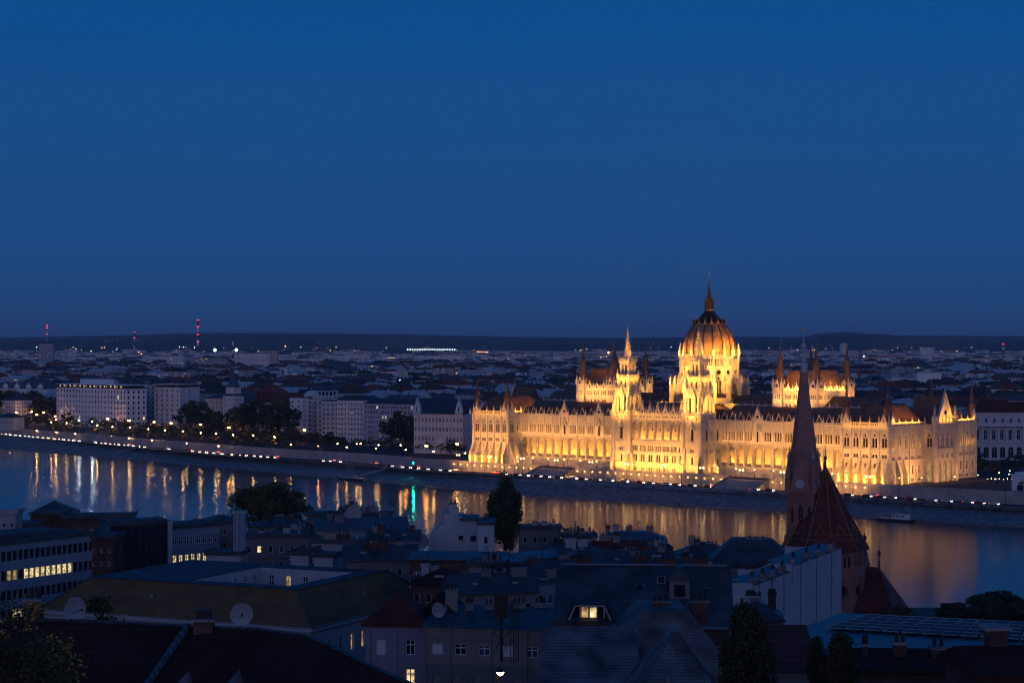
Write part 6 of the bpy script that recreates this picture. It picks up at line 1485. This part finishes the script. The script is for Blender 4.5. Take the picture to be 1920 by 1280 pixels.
# ---- stepped white house
t = world_root('stepped_house', 'white house with a stepped blank side wall and tall chimney above the near roofs', 'house', at(865, 1050, 380)); q = MB().mat('near_white'); q.T = rel(t)
pts = [(803, 1055), (803, 1008), (806, 1003), (822, 988), (833, 982), (833, 962), (842, 962), (842, 955), (858, 955), (858, 968), (866, 968), (866, 976), (896, 976), (896, 1055)]
w3 = [at(x, y, 380) for x, y in pts]; q.ext([(p.x, p.z) for p in w3][::-1], 380, 388); q.build('wall', None, t)
pbox(t, 'end_wall', 896, 926, 984, 1055, 376, 10, 'near_white'); pbox(t, 'roof', 894, 930, 979, 984, 375.6, 11, 'slate'); pbox(t, 'chimney', 842, 857, 945, 955, 380.2, 1.4, 'near_white', 'quay_stone', 2); pbox(t, 'chimney', 905, 912, 970, 980, 380.2, 1.0, 'brick', 'quay_stone', 1); pbox(t, 'roof', 862, 897, 971, 976, 379.4, 9, 'slate')
for a, b, c, d, yy in ((860, 868, 1004, 1012, 379.9), (882, 892, 1004, 1014, 379.9), (908, 914, 1006, 1018, 375.9), (861, 868, 1035, 1042, 379.9)): pbox(t, 'window', a, b, c, d, yy, .06, 'window_dark')
# ---- church
CX = (1507-960)/F*430; CY = 430.0
ch = thing('church', 'brick church with a tall pointed stone spire and steep patterned red tile roofs', 'church', (CX, CY, -1), R(-22))
mat('church_brick', (.30, .14, .10), .9, .25, .5, bump=.3); mat('church_stone', (.38, .18, .145), .9, .2, .5); mat('ochre_tile', (.30, .18, .05), .6, .2, 1); tiled('church_tile', (.19, .032, .022), (.14, .026, .02), .45, .3, .1, .6)
mat('pale_finial', (.42, .42, .46), .6, .2, 1)
b_ = Body(ch, 'church_brick', .5); r = 2.95
for k in range(4):
    c = Matrix.Rotation(R(90*k), 4, 'Z') @ Matrix.Translation((-r, -r, 0))
    b_.wall(c.translation.x, c.translation.y, R(90*k), 2*r, 0, 34.5, [(r, 26.2, (sub(0, 0, 1.0, 5, 'g'),), 'church_stone', 'window_dark', .12), (r-1.9, 27, (sub(0, 0, .55, 3.6, 'g'),), 'church_stone', 'window_dark', .1), (r+1.9, 27, (sub(0, 0, .55, 3.6, 'g'),), 'church_stone', 'window_dark', .1), (r, 14, (sub(0, 0, 1, 3, 'g'),), 'church_stone', 'window_dark', .1)])
    q = MB().mat('church_stone'); q.T = c; q.ext([(.5, 34), (2*r-.5, 34), (r, 41.5)], -.45, .5); q.ext([(r-.2, 41), (r+.2, 41), (r, 43.4)], -.3, 0); q.build('spire_gable', None, ch)
    q = MB().mat('pale_finial'); q.T = c @ Matrix.Translation((r, -.5, 35.6)) @ Matrix.Rotation(R(90), 4, 'X'); q.lathe([(1.0, 0), (1.0, .12), (.8, .16)], 14); q.build('clock_face', None, ch)
    q = MB().mat('church_stone'); q.T = c; q.lathe([(.75, 33.5), (.7, 36.5), (.12, 41)], 6, .2, .2); q.mat('pale_finial'); q.lathe([(.14, 41), (.4, 41.4), (.05, 42.4)], 6, .2, .2); q.mat('church_brick'); q.box(-.5, .9, -.5, .9, 0, 24.5); q.build('corner_buttress', None, ch)
    q = MB().mat('church_stone'); q.T = c; q.box(-.25, 2*r+.25, -.25, 0, 33.6, 34.2); q.box(-.2, 2*r+.2, -.2, 0, 24.5, 24.9); q.build('string_course', None, ch)
q = MB().mat('church_stone'); q.lathe([(3.75, 34.2), (3.3, 38), (2.65, 44), (2.05, 48.5), (1.3, 54.5), (.8, 59.6)], 8, 0, 0, R(22.5)); sp_ = q.build('spire', None, ch)
q = MB().mat('pale_finial'); q.lathe([(.75, 59.6), (.3, 64.2), (.5, 64.6), (.7, 65.2), (.35, 65.8), (.12, 66.3), (.05, 69.4)], 8, 0, 0); q.box(-.5, .5, -.04, .04, 68.4, 69.1); q.build('finial', None, sp_)
# polygonal choir roof
ox, oy = 4.4, 1.4; q = MB().mat('church_tile'); n = 10
RPf = [(9.6, 21.6), (9.2, 22.3), (7.9, 24.5), (5.3, 29.2), (2.8, 34), (1.2, 37), (.4, 38.6)]
q.lathe(RPf, n, ox, oy, R(4)); rf = q.build('choir_roof', None, ch)
for k in range(n):
    a = R(4)+2*math.pi*k/n; q = MB().mat('ochre_tile')
    for (r0, z0), (r1, z1) in zip(RPf, RPf[1:]): q.tube((ox+r0*math.cos(a), oy+r0*math.sin(a), z0+.08), (ox+r1*math.cos(a), oy+r1*math.sin(a), z1+.08), .1, .1, 5)
    q.build('hip_tile', None, rf)
q = MB().mat('ochre_tile')
for rr, z in ((8.35, 23.9), (7.75, 25.0)):
    for k in range(n):
        a, b = R(4)+2*math.pi*k/n, R(4)+2*math.pi*(k+1)/n; q.tube((ox+rr*math.cos(a), oy+rr*math.sin(a), z), (ox+rr*math.cos(b), oy+rr*math.sin(b), z), .07, .07, 4)
for k in range(n):
    a0 = R(4)+2*math.pi*k/n; da = 2*math.pi/n
    P0 = lambda f, rr, z: tuple(Vector((ox+rr*math.cos(a0), oy+rr*math.sin(a0), z)).lerp(Vector((ox+rr*math.cos(a0+da), oy+rr*math.sin(a0+da), z)), f))
    q.tube(P0(.3, 7.78, 25.1), P0(.5, 6.75, 27.2), .08, .08, 4); q.tube(P0(.5, 6.75, 27.2), P0(.7, 7.78, 25.1), .08, .08, 4)
q.build('tile_pattern', None, rf)
q = MB().mat('dark_copper'); q.lathe([(.4, 38.4), (.16, 40.6), (.42, 41), (.12, 41.6), (.04, 44)], 6, ox, oy); q.build('finial', None, rf)
for k in range(n):
    a0 = R(4)+2*math.pi*k/n; rr = 8.4; x0, y0 = ox+rr*math.cos(a0), oy+rr*math.sin(a0); x1, y1 = ox+rr*math.cos(a0+2*math.pi/n), oy+rr*math.sin(a0+2*math.pi/n); s_ = math.dist((x0, y0), (x1, y1))
    b_.wall(x0, y0, math.atan2(y1-y0, x1-x0), s_, 0, 21.8, [(s_/2+dx, 18.2, (sub(0, 0, .6, 2.2, 'a'),), 'church_stone', 'window_dark', .08) for dx in (-1.6, -.55, .55, 1.6)]+[(s_/2, 11.6, (sub(0, 0, 2.8, 2.8, 'o'),), 'church_stone', 'window_dark', .2)])
# nave to the right
nv = Matrix.Translation((10, -1.5, 0)); b_.wall(12, -3, 0, 8.5, 0, 8, [(2.5+3.4*k, 5, (sub(0, 0, 1.0, 2.5, 'g'),), 'church_stone', 'window_dark', .12) for k in range(2)]); b_.wall(20.5, -3, R(90), 14, 0, 8, []); b_.wall(20.5, 11, R(180), 8.5, 0, 8, [])
b_.mb.build('wall', None, ch); b_.windows(40, 'window')
q = MB().mat('church_tile'); q.mesh([(8, -4, 7.6), (21, -4, 7.6), (21, 11.6, 7.6), (8, 11.6, 7.6), (8, 3.8, 18), (15.6, 3.8, 17.6)], [(0, 1, 5, 4), (1, 2, 5), (2, 3, 4, 5)]); nr = q.build('nave_roof', None, ch)
q = MB().mat('church_brick'); q.extx([(0, 10), (8, 10), (8, 16.4), (4, 20.2), (0, 16.4)], 12.2, 12.9); q.mat('quay_stone'); q.extx([(-.3, 16.2), (4, 20.6), (8.3, 16.2), (8.0, 16.6), (4, 21), (0, 16.6)], 12.1, 13.0); q.build('gable', None, ch)
for x, y, z in ((12.5, 4, 20.6), (15.6, 3.8, 17.4)): q = MB().mat('dark_copper'); q.lathe([(.3, z), (.12, z+2.6), (.42, z+3), (.42, z+3.5), (.1, z+3.9), (.04, z+6)], 6, x, y); q.build('finial', None, nr)
# ---- white side-wall row right of centre
WR = [('near', 0, 20, 30.9, 8.5), ('far', 20, 49, 31.6, 9.5)]
for nm, a, b, zt_, dd in WR:
    an = R(66); X0, Y0 = 33.5+a*math.cos(an), 277+a*math.sin(an)
    t = thing('white_house', {'near': 'nearer half of the long white blank-walled row, with slanting gable end', 'far': 'farther half of the long white blank-walled row beside the church'}[nm], 'house', (X0, Y0, 10), an); L = b-a; hh = zt_-10
    b_ = Body(t, 'near_white', .3); b_.wall(0, 0, 0, L, 0, hh, [(L*.55, hh-6, (sub(0, 0, .6, 1.2, 'r'),), 'white_paint', 'window_dark', .06), (L*.8, hh-5, (sub(0, 0, .5, 1.0, 'r'),), 'white_paint', 'window_dark', .06)]); b_.wall(0, dd, R(270), dd, 0, hh-2.5, [(2.2, hh-6.5, (sub(0, 0, .5, 2.4, 'r'),), 'white_paint', 'window_dark', .05), (4.4, hh-6.5, (sub(0, 0, .5, 2.4, 'r'),), 'white_paint', 'window_dark', .05)]); b_.wall(L, 0, R(90), dd, 0, hh); b_.wall(L, dd, R(180), L, 0, hh-2.5); b_.mb.build('wall', None, t); b_.windows()
    q = MB().mat('near_white'); q.extx([(0, hh-2.5), (0, hh+.4), (dd*.35, hh+.4), (dd, hh-2.5)], -.02, .5); q.build('gable', None, t)
    q = MB().mat('blue_metal'); q.mesh([(0, .3, hh), (L, .3, hh), (L, dd+5, hh-3.5), (0, dd+5, hh-3.5), (0, dd*.4, hh+.8), (L, dd*.4, hh+.8)], [(0, 1, 5, 4), (4, 5, 2, 3)]); rr = q.build('roof', None, t)
    for k in range(4): q = MB().mat('quay_stone'); x = L*(k+.4)/4; q.box(x-.8, x+.8, .2, 1.0, hh-.5, hh+.9+.3*(k % 2)); q.mat('iron'); q.lathe([(.14, hh+1.2), (.14, hh+1.9)], 6, x-.3, .6); q.lathe([(.14, hh+1.2), (.14, hh+1.9)], 6, x+.3, .6); q.build('chimney', None, rr)
    q = MB().mat('near_grey')
    for k in range(3): q.lathe([(.05, 0), (.05, hh)], 6, L*(.16+.31*k), -.1)
    q.build('downpipe', None, t)
t = hb('hip_roofed_house', 'dark hipped roof with broad chimneys left of the church', 1330, 1058, 350, -6, 15, 12, 14, wall='near_grey', floors=3, bays=7, win=(.9, 1.5), roof=('hip', 4.2, 'slate', 4), side=())
pbox(t, 'chimney', 1395, 1430, 1010, 1030, 354, 1.2, 'near_pale', 'quay_stone', 3).location = (0, 0, 0)
# ---- big blue metal roof with a glazed strip
t = world_root('blue_roofed_hall', 'wide flat blue metal roof with a long strip of skylight panels at lower right', 'hall', at(1700, 1250, 200)); z = 35.0
c4 = [onz(1578, 1148, z), onz(2050, 1172, z), onz(2050, 1242, z), onz(1700, 1236, z), onz(1440, 1200, z)]
q = MB().mat('blue_metal'); q.T = rel(t); q.face([c4[4], c4[3], c4[2], c4[1], c4[0]]); 
for a, b in zip(c4, c4[1:]+c4[:1]): q.face([a, b, (b[0], b[1], z-.9), (a[0], a[1], z-.9)])
q.build('roof', None, t); q = MB().mat('near_grey'); q.T = rel(t); q.prism([(p.x*.985+.8, p.y*.985+3) for p in c4][::-1], 14, z-.5, top=False); q.build('wall', None, t)
sk = [onz(1628, 1151, z+.3), onz(1990, 1169, z+.3), onz(1990, 1202, z+.3), onz(1548, 1176, z+.3)]
for k in range(12):
    f0, f1 = k/12, (k+.9)/12; q = MB().mat('skylight_glass'); q.T = rel(t); a, b, c, d = sk[0].lerp(sk[1], f0), sk[0].lerp(sk[1], f1), sk[3].lerp(sk[2], f1), sk[3].lerp(sk[2], f0); q.face([d, c, b, a])
    q.mat('near_pale')
    for g_ in range(6): q.tube(a.lerp(d, g_/5), b.lerp(c, g_/5), .05, .05, 4)
    q.tube(a, d, .05, .05, 4); q.build('skylight', None, t)
# ---- lower right: parapet roofs and chimneys
t = hb('parapet_house', 'brown parapet roof with small chimneys along the bottom right', 1612, 1252, 132, -2, 8.4, 6, 6, wall='brick', floors=1, bays=3, win=(.3, .3), side=(), roof=('gx', .9, 'dark_red_tile'))
for a, b, c in ((1675, 1698, 1208), (1745, 1771, 1216), (1618, 1626, 1212)): pbox(t, 'chimney', a, b, c, 1240, 133.5, .8, 'brick', 'quay_stone', 2).location = (0, 0, 0)
t = hb('tiled_house', 'dark red roof corner under the big brick chimney at the right edge', 1838, 1262, 110, 6, 6, 6, 6, wall='brick', floors=1, bays=2, win=(.3, .3), side=(), roof=('gx', 1.1, 'dark_red_tile'))
t = world_root('big_chimney', 'large square brick chimney with a pale base band at the right edge', 'chimney', at(1872, 1262, 113)); pbox(t, 'stack', 1854, 1889, 1190, 1262, 113, 1.1, 'brick'); pbox(t, 'cap', 1850, 1893, 1182, 1191, 112.8, 1.5, 'brick', 'quay_stone'); pbox(t, 'base_band', 1852, 1891, 1246, 1251, 112.8, 1.4, 'near_pale')
hb('small_roof_house', 'small flat lavender roof with a pale gutter between the dark evergreens', 1455, 1258, 150, -3, 2.7, 9, 5, wall='near_grey', floors=1, bays=2, win=(.3, .3), side=(), roof=('shed', 2.2, 'red_tile'))
# ---- slate roof with the lit dormer
t = hb('slate_roofed_house', 'big dark slate roof with a wide lit dormer window above brick parapets', 1046, 1172, 215, -4, 18.5, 16, 9, wall='brick', floors=2, bays=8, win=(.8, 1.2), side=(), roof=('gx', 5.6, 'slate'))
mats_ = MB().mat('near_pale'); T0 = Matrix.Translation((.9, 0, 9)); mats_.T = T0
mats_.ext([(0, 0), (0, .25), (.9, 2.2), (4.2, 2.2), (5.1, .25), (5.1, 0), (4.9, 0), (4.1, 2.0), (1.0, 2.0), (.2, 0)], .4, .9); dr = mats_.build('dormer', None, t)
q = MB().mat('slate'); q.T = T0; q.mesh([(-.3, .2, .1), (.8, .2, 2.35), (4.3, .2, 2.35), (5.4, .2, .1), (.8, 5.4, 2.9), (4.3, 5.4, 2.9)], [(0, 1, 4), (1, 2, 5, 4), (2, 3, 5)]); q.build('dormer_roof', None, dr)
for x, m_ in ((1.1, 'window_dark'), (2.0, 'lit_window_dim'), (2.9, 'lit_window'), (3.7, 'window_dark')): q = MB().mat(m_); q.T = T0; q.box(x-.35, x+.35, .75, .8, .3, 1.9); q.mat('white_paint'); q.box(x+.35, x+.45, .7, .8, .2, 1.95); q.build('dormer_window', None, dr)
q = MB().mat('brick'); q.box(-.6, 1.0, -.4, .5, 8, 9.4); q.box(2.0, 4.4, -.5, .4, 8, 9.6); q.box(6.4, 8, -.4, .5, 8, 9.6); q.build('parapet', None, t)
for x in (2.6, 12, 15.5): chimney(t, x, 8.5, 14.2, 1.8, 1, 1.1, 'brick', 3)
for x, f_ in ((7.4, .35), (8.8, .62), (13.6, .4), (16.2, .55), (11.2, .75)): q = MB().mat('near_pale'); y_ = 8*f_; z_ = 9+5.6*f_; q.mesh([(x-.45, y_-.5, z_-.25), (x+.45, y_-.5, z_-.25), (x+.45, y_+.5, z_+.48), (x-.45, y_+.5, z_+.48)], [(0, 1, 2, 3)]); q.mat('skylight_glass'); q.mesh([(x-.36, y_-.42, z_-.15), (x+.36, y_-.42, z_-.15), (x+.36, y_+.42, z_+.46), (x-.36, y_+.42, z_+.46)], [(0, 1, 2, 3)]); q.build('skylight', None, t)
for x in (13.2,): q = MB().mat('near_grey'); q.box(x-1.1, x+1.1, 3.4, 6.5, 11, 13.6); q.mat('slate'); q.ext([(x-1.4, 13.6), (x+1.4, 13.6), (x, 15)], 3.1, 8); q.mat('window_dark'); q.box(x-.6, x+.6, 3.35, 3.39, 11.8, 13.1); q.build('gable_dormer', None, t)
q = MB().mat('galvanised'); q.tube((0, 8, 14.75), (18.5, 8, 14.75), .12); q.tube((-.5, -.55, 8.95), (19, -.55, 8.95), .1); q.build('ridge_flashing', None, t)
q = MB().mat('galvanised'); q.box(9.3, 12.3, 1.8, 2.4, 9.6, 11.0); q.build('side_dormer', None, t)
hb('grey_tiled_house', 'weathered grey tiled roof below the lit dormer', 1022, 1292, 172, -3, 7.6, 13, 7, wall='near_grey', floors=1, bays=3, win=(.5, .8), side=(), roof=('gx', 4.6, 'grey_tile'))
t = hb('grey_tiled_house', 'weathered grey hipped roof with two brick chimneys right of the lit dormer', 1150, 1262, 178, 3, 10.5, 14, 7, wall='near_grey', floors=1, bays=3, win=(.5, .8), side=(), roof=('hip', 5.2, 'grey_tile', 3.2))
for a, b in ((1230, 1263), (1305, 1336)): pbox(t, 'chimney', a, b, 1130, 1170, 184, 1.0, 'brick', 'quay_stone', 3)
q = MB().mat('slate'); q.tube((0, 0, 0), (.01, 0, 0), .01)
t = hb('grey_tiled_house', 'nearest grey tiled roof coming to a blunt peak beside the dark evergreen', 1190, 1318, 150, 0, 6.6, 9, 6, wall='near_grey', floors=1, bays=2, win=(.5, .8), side=(), roof=('hip', 4.9, 'grey_tile', 3.1))
q = MB().mat('blue_metal'); a, b, c, d = Vector((-.5, -.5, 6)), Vector((3.1, 3.1, 10.9)), Vector((7.1, -.5, 6)), Vector((3.5, 3.1, 10.9)); q.tube(a, b, .11); q.tube(c, d, .07); q.build('hip_cap', None, t)
for x, z in ((2.6, 7.6), (1.0, 7.0), (5.6, 7.2)): q = MB().mat('galvanised'); q.box(x-.2, x+.2, (z-6)*.72-.9, (z-6)*.72-.3, z-.2, z+.35); q.build('roof_hatch', None, t)
# ---- L-shaped low blue roof in the middle
t = hb('low_roofed_house', 'left arm of the long low blue roof with a white railed gallery', 770, 1046, 336, -7, 16, 8, 9, wall='brick', floors=2, bays=8, win=(1, 1.2), side=(), roof=('gx', .9, 'blue_metal'))
q = MB().mat('white_paint'); q.box(0, 9.6, -1.6, -1.45, 5.3, 5.45); q.box(0, 9.6, -1.6, 0, 4.2, 4.35)
for k in range(30): q.box(.1+k*.325, .17+k*.325, -1.57, -1.5, 4.35, 5.3)
q.build('gallery_railing', None, t)
hb('low_roofed_house', 'right arm of the long low blue roof running away to the river', 944, 1054, 331, 48, 39, 8, 9, wall='brick', floors=3, bays=16, win=(1, 1.3), side=(0,), sbays=2, roof=('gx', .8, 'blue_metal'))
# ---- the many smaller roofs between
J = [
 (575, 968, 430, -3, 17.5, 10, 9, 'near_grey', ('flat', 0, 'flat_felt'), 'long dark flat-roofed block on the shore below the river, left of centre', 2, 8),
 (640, 960, 420, 0, 3.6, 5, 5, 'near_pale', ('flat', 0, 'flat_felt'), 'small pale lift house on the dark flat-roofed shore block', 1, 2),
 (594, 992, 395, 8, 18, 9, 8, 'near_blue', ('gx', 2.0, 'blue_metal'), 'long light blue metal roof in front of the dark shore block', 1, 9),
 (585, 1018, 370, -6, 9.5, 8, 8, 'near_pale', ('flat', 0, 'slate'), 'pale flat house with a roof terrace and dark garage-like openings', 2, 5),
 (455, 1008, 392, 5, 13, 9, 8, 'near_grey', ('flat', 0, 'flat_felt'), 'dim flat-roofed house right of the grey flue tower', 2, 6),
 (465, 985, 425, -4, 12, 9, 8, 'near_beige', ('hip', 1.6, 'slate'), 'low slate roof under the rounded tree', 2, 6),
 (650, 1050, 350, 8, 12.5, 8, 8, 'near_grey', ('gx', 2.4, 'slate'), 'slate roof with skylights right of the courtyard house', 1, 6),
 (690, 1012, 372, 3, 9.5, 8, 8, 'near_blue', ('gx', 1.6, 'slate'), 'blue-grey roof with dishes left of the stepped white house', 1, 5),
 (975, 992, 425, 2, 8.6, 8, 8, 'near_grey', ('flat', 0, 'slate'), 'dark flat-topped block right behind the poplar', 2, 4),
 (1058, 1008, 415, 3, 6.5, 8, 8, 'near_blue', ('flat', 0, 'slate'), 'small blue flat-topped block with a chimney box', 2, 3),
 (1128, 1012, 420, -2, 13.5, 9, 8, 'near_blue', ('hip', 1.5, 'blue_metal', 3), 'low blue hipped roof in front of the orange water', 2, 6),
 (1205, 1032, 380, 6, 5.4, 8, 8, 'near_pale', ('flat', 0, 'slate'), 'small pale block with chimney row at the edge of the orange water', 2, 3),
 (1262, 1046, 372, -4, 12, 10, 9, 'near_grey', ('hip', 2.6, 'slate'), 'slate roof with tall chimneys left of the dark hipped roof', 2, 5),
 (1180, 1092, 300, 4, 15, 11, 9, 'near_grey', ('hip', 3.2, 'slate', 4), 'broad dark slate roof in the middle distance left of the white row', 2, 7),
 (1000, 1088, 290, 22, 12, 9, 9, 'brick', ('gx', 2.4, 'slate'), 'brick house with a slate roof behind the lit dormer roof', 2, 6),
 (955, 1098, 285, 26, 9, 8, 9, 'near_blue', ('shed', 1.0, 'slate'), 'pale blue house front with a row of tall windows in the centre', 2, 6),
 (880, 1062, 305, -8, 5.0, 5, 9, 'near_lavender', ('flat', 0, 'slate'), 'plain lavender chimney-like block in the centre', 1, 1),
 (860, 1112, 272, 14, 11, 9, 9, 'near_grey', ('gx', 2.2, 'slate'), 'dark slate roof behind the row of tall chimneys', 2, 5),
 (770, 1092, 300, -6, 9, 8, 9, 'brick', ('hip', 1.8, 'dark_red_tile'), 'dull red roof between the courtyard house and the railed gallery', 2, 5),
 (1330, 1105, 290, -14, 7.6, 10, 9, 'near_pale', ('flat', 0, 'blue_metal'), 'low pale flat house in front of the white blank-walled row', 2, 4),
 (1100, 1062, 330, -6, 14, 9, 9, 'near_grey', ('gx', 2.4, 'slate'), 'long slate roof below the right arm of the low blue roof', 2, 7),
 (1120, 1040, 350, 5, 9, 8, 9, 'near_beige', ('gx', 2.2, 'red_tile'), 'dull red tiled roof just behind the long slate roof, centre right', 2, 5),
 (1215, 1062, 335, -8, 8.5, 8, 9, 'near_pale', ('flat', 0, 'slate'), 'pale flat-topped house between slate roofs, centre right', 2, 5),
 (1040, 1040, 345, 10, 6.5, 7, 9, 'near_white', ('gx', 1.8, 'slate'), 'little white gabled house below the right arm of the low blue roof', 2, 3),
 (905, 1092, 290, -5, 3.6, 5, 9, 'near_beige', ('flat', 0, 'slate'), 'narrow beige stair house above the row of tall chimneys', 1, 2),
 (1290, 1088, 305, 6, 5.5, 6, 9, 'near_beige', ('hip', 1.8, 'red_tile'), 'little red hipped roof left of the low pale flat house', 2, 3),
 (520, 1000, 405, 4, 5.5, 7, 8, 'near_white', ('flat', 0, 'slate'), 'small white flat-roofed house between the flue tower and the terrace house', 1, 3),
 (1375, 1160, 250, -4, 6, 8, 10, 'near_grey', ('hip', 2, 'slate'), 'small dark roof in front of the white slanted gable end', 1, 3),
]
for k, (px, py, Y, an, w, d, h, wl_, rf_, lab, fl, ba) in enumerate(J):
    t = hb('flat_roofed_house' if rf_[0] == 'flat' else 'roofed_house', lab, px, py, Y, an, w, d, h, wall=wl_, roof=rf_, floors=fl, bays=ba, win=(.9, 1.4), side=(1,), sbays=2, lit=.015, seed=k+50, top=.6, z0=h-3.2*fl-.6 if fl < 3 else 1)
    r = random.Random(k); ht = rf_[1]
    for c in range(r.randint(2, 4)):
        x = w*r.uniform(.08, .92); chimney(t, x, d*r.uniform(.3, .7), h+ht*.6, r.uniform(.8, 2.4), r.uniform(.6, 1), r.uniform(.7, 1.6), r.choice(('brick', 'near_pale', 'near_grey', 'near_beige')), r.randint(2, 4))
    q = MB().mat('iron'); ax = w*r.uniform(.1, .9); ah = h+ht+r.uniform(2.2, 3.6); q.lathe([(.05, h+ht*.3), (.04, ah)], 5, ax, d*.5)
    for c in range(3): q.tube((ax-.6+.1*c, d*.5, ah-.15-.28*c), (ax+.6-.1*c, d*.5, ah-.15-.28*c), .03, .03, 4)
    q.build('aerial', None, t)
    if rf_[0] == 'flat':
        q = MB().mat('galvanised'); x = w*r.uniform(.2, .7); q.box(x, x+1.4, d*.4, d*.4+1.2, h+.5, h+1.5); q.lathe([(.25, h+.5), (.25, h+1.7), (.4, h+1.8), (.02, h+2.1)], 8, w*.85, d*.3); q.build('roof_vent', None, t)
    else:
        for c in range(2): q = MB().mat('galvanised'); x = w*r.uniform(.2, .8); f_ = .45; q.box(x-.4, x+.4, d*.5*f_-.5, d*.5*f_+.5, h+ht*f_-.1, h+ht*f_+.18); q.build('skylight', None, t)
# ---- trees of the near bank
tree('rounded_tree', 'broad rounded tree standing dark against the river left of centre', tuple(at(508, 990, 452)), 9.8, 8.4, 14000, .4, 41, mats=('leaf_dark', 'leaf_olive', 'leaf_olive'), trunk=.15, clumps=90)
tree('poplar_tree', 'tall narrow poplar rising dark against the orange water', tuple(at(947, 1032, 400)), 14.4, 3.3, 12000, .27, 42, mats=('leaf_dark', 'leaf_dark', 'leaf_olive'), trunk=.06, clumps=70, shape=lambda f: .8 if f < .12 else 1.15 if f < .55 else .95 if f < .8 else .62)
def con(f): return max(.2, 1.05-f*.85)
tree('evergreen_tree', 'broad dark evergreen at the bottom between the grey roofs and small lavender roof', tuple(at(1398, 1330, 125)), 6.5, 2.3, 16000, .13, 43, mats=('leaf_dark',), trunk=.05, clumps=90, shape=con)
tree('evergreen_tree', 'slim left one of the two small evergreens near the bottom right', tuple(at(1532, 1300, 125)), 3.6, .8, 6000, .1, 44, mats=('leaf_dark',), trunk=.05, clumps=50, shape=con)
tree('evergreen_tree', 'wider right one of the two small evergreens near the bottom right', tuple(at(1578, 1305, 122)), 4.05, 1.3, 9000, .1, 45, mats=('leaf_dark',), trunk=.05, clumps=70, shape=con)
tree('shore_tree', 'large dark tree crown on the shore at the right edge', tuple(at(1868, 1175, 500)), 8.2, 8.2, 9000, .5, 46, mats=('leaf_dark',), trunk=.1, clumps=40)
tree('shore_tree', 'smaller tree crown on the shore left of the large one', tuple(at(1795, 1172, 495)), 5.6, 4.8, 4500, .42, 47, mats=('leaf_dark',), trunk=.1, clumps=30)
tree('shore_tree', 'tree crown cut by the right edge of the picture on the shore', tuple(at(1925, 1180, 490)), 7, 6.0, 5000, .5, 48, mats=('leaf_dark',), trunk=.1, clumps=30)
tree('shrub', 'low bushes at the foot of the church roof', tuple(at(1678, 1165, 420)), 3.2, 4.4, 2000, .3, 49, mats=('leaf_olive',), trunk=.1, clumps=24, cat='shrub')
tree('lamp_tinted_tree', 'yellowing tree lit by a street lamp in the bottom left corner', tuple(at(20, 1420, 70)), 5.4, 2.2, 8000, .07, 50, mats=('leaf_olive', 'leaf_dark', 'leaf_dark', 'leaf_dark', 'leaf_autumn'), trunk=.2, clumps=50)  # a few leaves carry orange lamplight in their colour
# ---- the near street lamp and the ironwork mast above it
t = thing('near_street_lamp', 'glowing street lamp at the bottom centre, the nearest light', 'lamp', tuple(at(938, 1330, 150)))
L = at(938, 1262, 150).z-at(938, 1330, 150).z; q = MB().mat('iron'); q.lathe([(.09, 0), (.06, L-.3)], 8, -.25); q.tube((-.25, 0, L-.3), (0, 0, L+.25), .04); q.build('pole', None, t); q = MB().mat('iron'); q.lathe([(.32, L+.14), (.3, L+.2), (.05, L+.42)], 12); q.build('hood', None, t); emit('near_lamp', (1, .5, .12), 40); q = MB().mat('near_lamp'); q.lathe([(.04, L-.16), (.2, L-.06), (.3, L+.13)], 12); q.build('bulb', None, t)
t = thing('ironwork_mast', 'dark wrought ironwork mast with curled brackets above the near street lamp', 'mast', tuple(at(940, 1240, 170))); L = 130/F*170
q = MB().mat('iron'); q.lathe([(.12, 0), (.1, L)], 8); q.box(-.6, .6, -.15, .15, L*.62, L*.98); q.build('pole', None, t)
for sg in (-1, 1):
    q = MB().mat('iron'); pts = [(sg*(.12+.55*math.sin(k*.5)), 0, L*.58-k*.24) for k in range(11)]
    for a, b in zip(pts, pts[1:]): q.tube(a, b, .045)
    q.build('curled_bracket', None, t)
q = MB().mat('iron')
for k in range(4): q.lathe([(.04, 0), (.04, L*.9)], 5, .8+.22*k)
q.build('cable_pipe', None, t)
# ------------------------------------------------------------------ evening haze over the whole valley
hm = bpy.data.materials.new('evening_haze'); hm.use_nodes = True; nt = hm.node_tree
nt.nodes.remove(nt.nodes['Principled BSDF']); pv = nt.nodes.new('ShaderNodeVolumePrincipled')
pv.inputs['Color'].default_value = (.62, .78, 1, 1); pv.inputs['Density'].default_value = HAZE; pv.inputs['Anisotropy'].default_value = .0
nt.links.new(pv.outputs[0], nt.nodes['Material Output'].inputs['Volume']); MATS['evening_haze'] = hm
hz = MB().mat('evening_haze'); hz.box(-31000, 31000, -400, 41000, -14, 330)
tag(hz.build('haze'), 'thin blue evening haze over the city', kind='stuff')
# ------------------------------------------------------------------ drop the prototypes kept under the scene
for t in PROTO:
    for c in [o for o in bpy.data.objects if o.parent == t]: bpy.data.objects.remove(c)
    bpy.data.objects.remove(t)
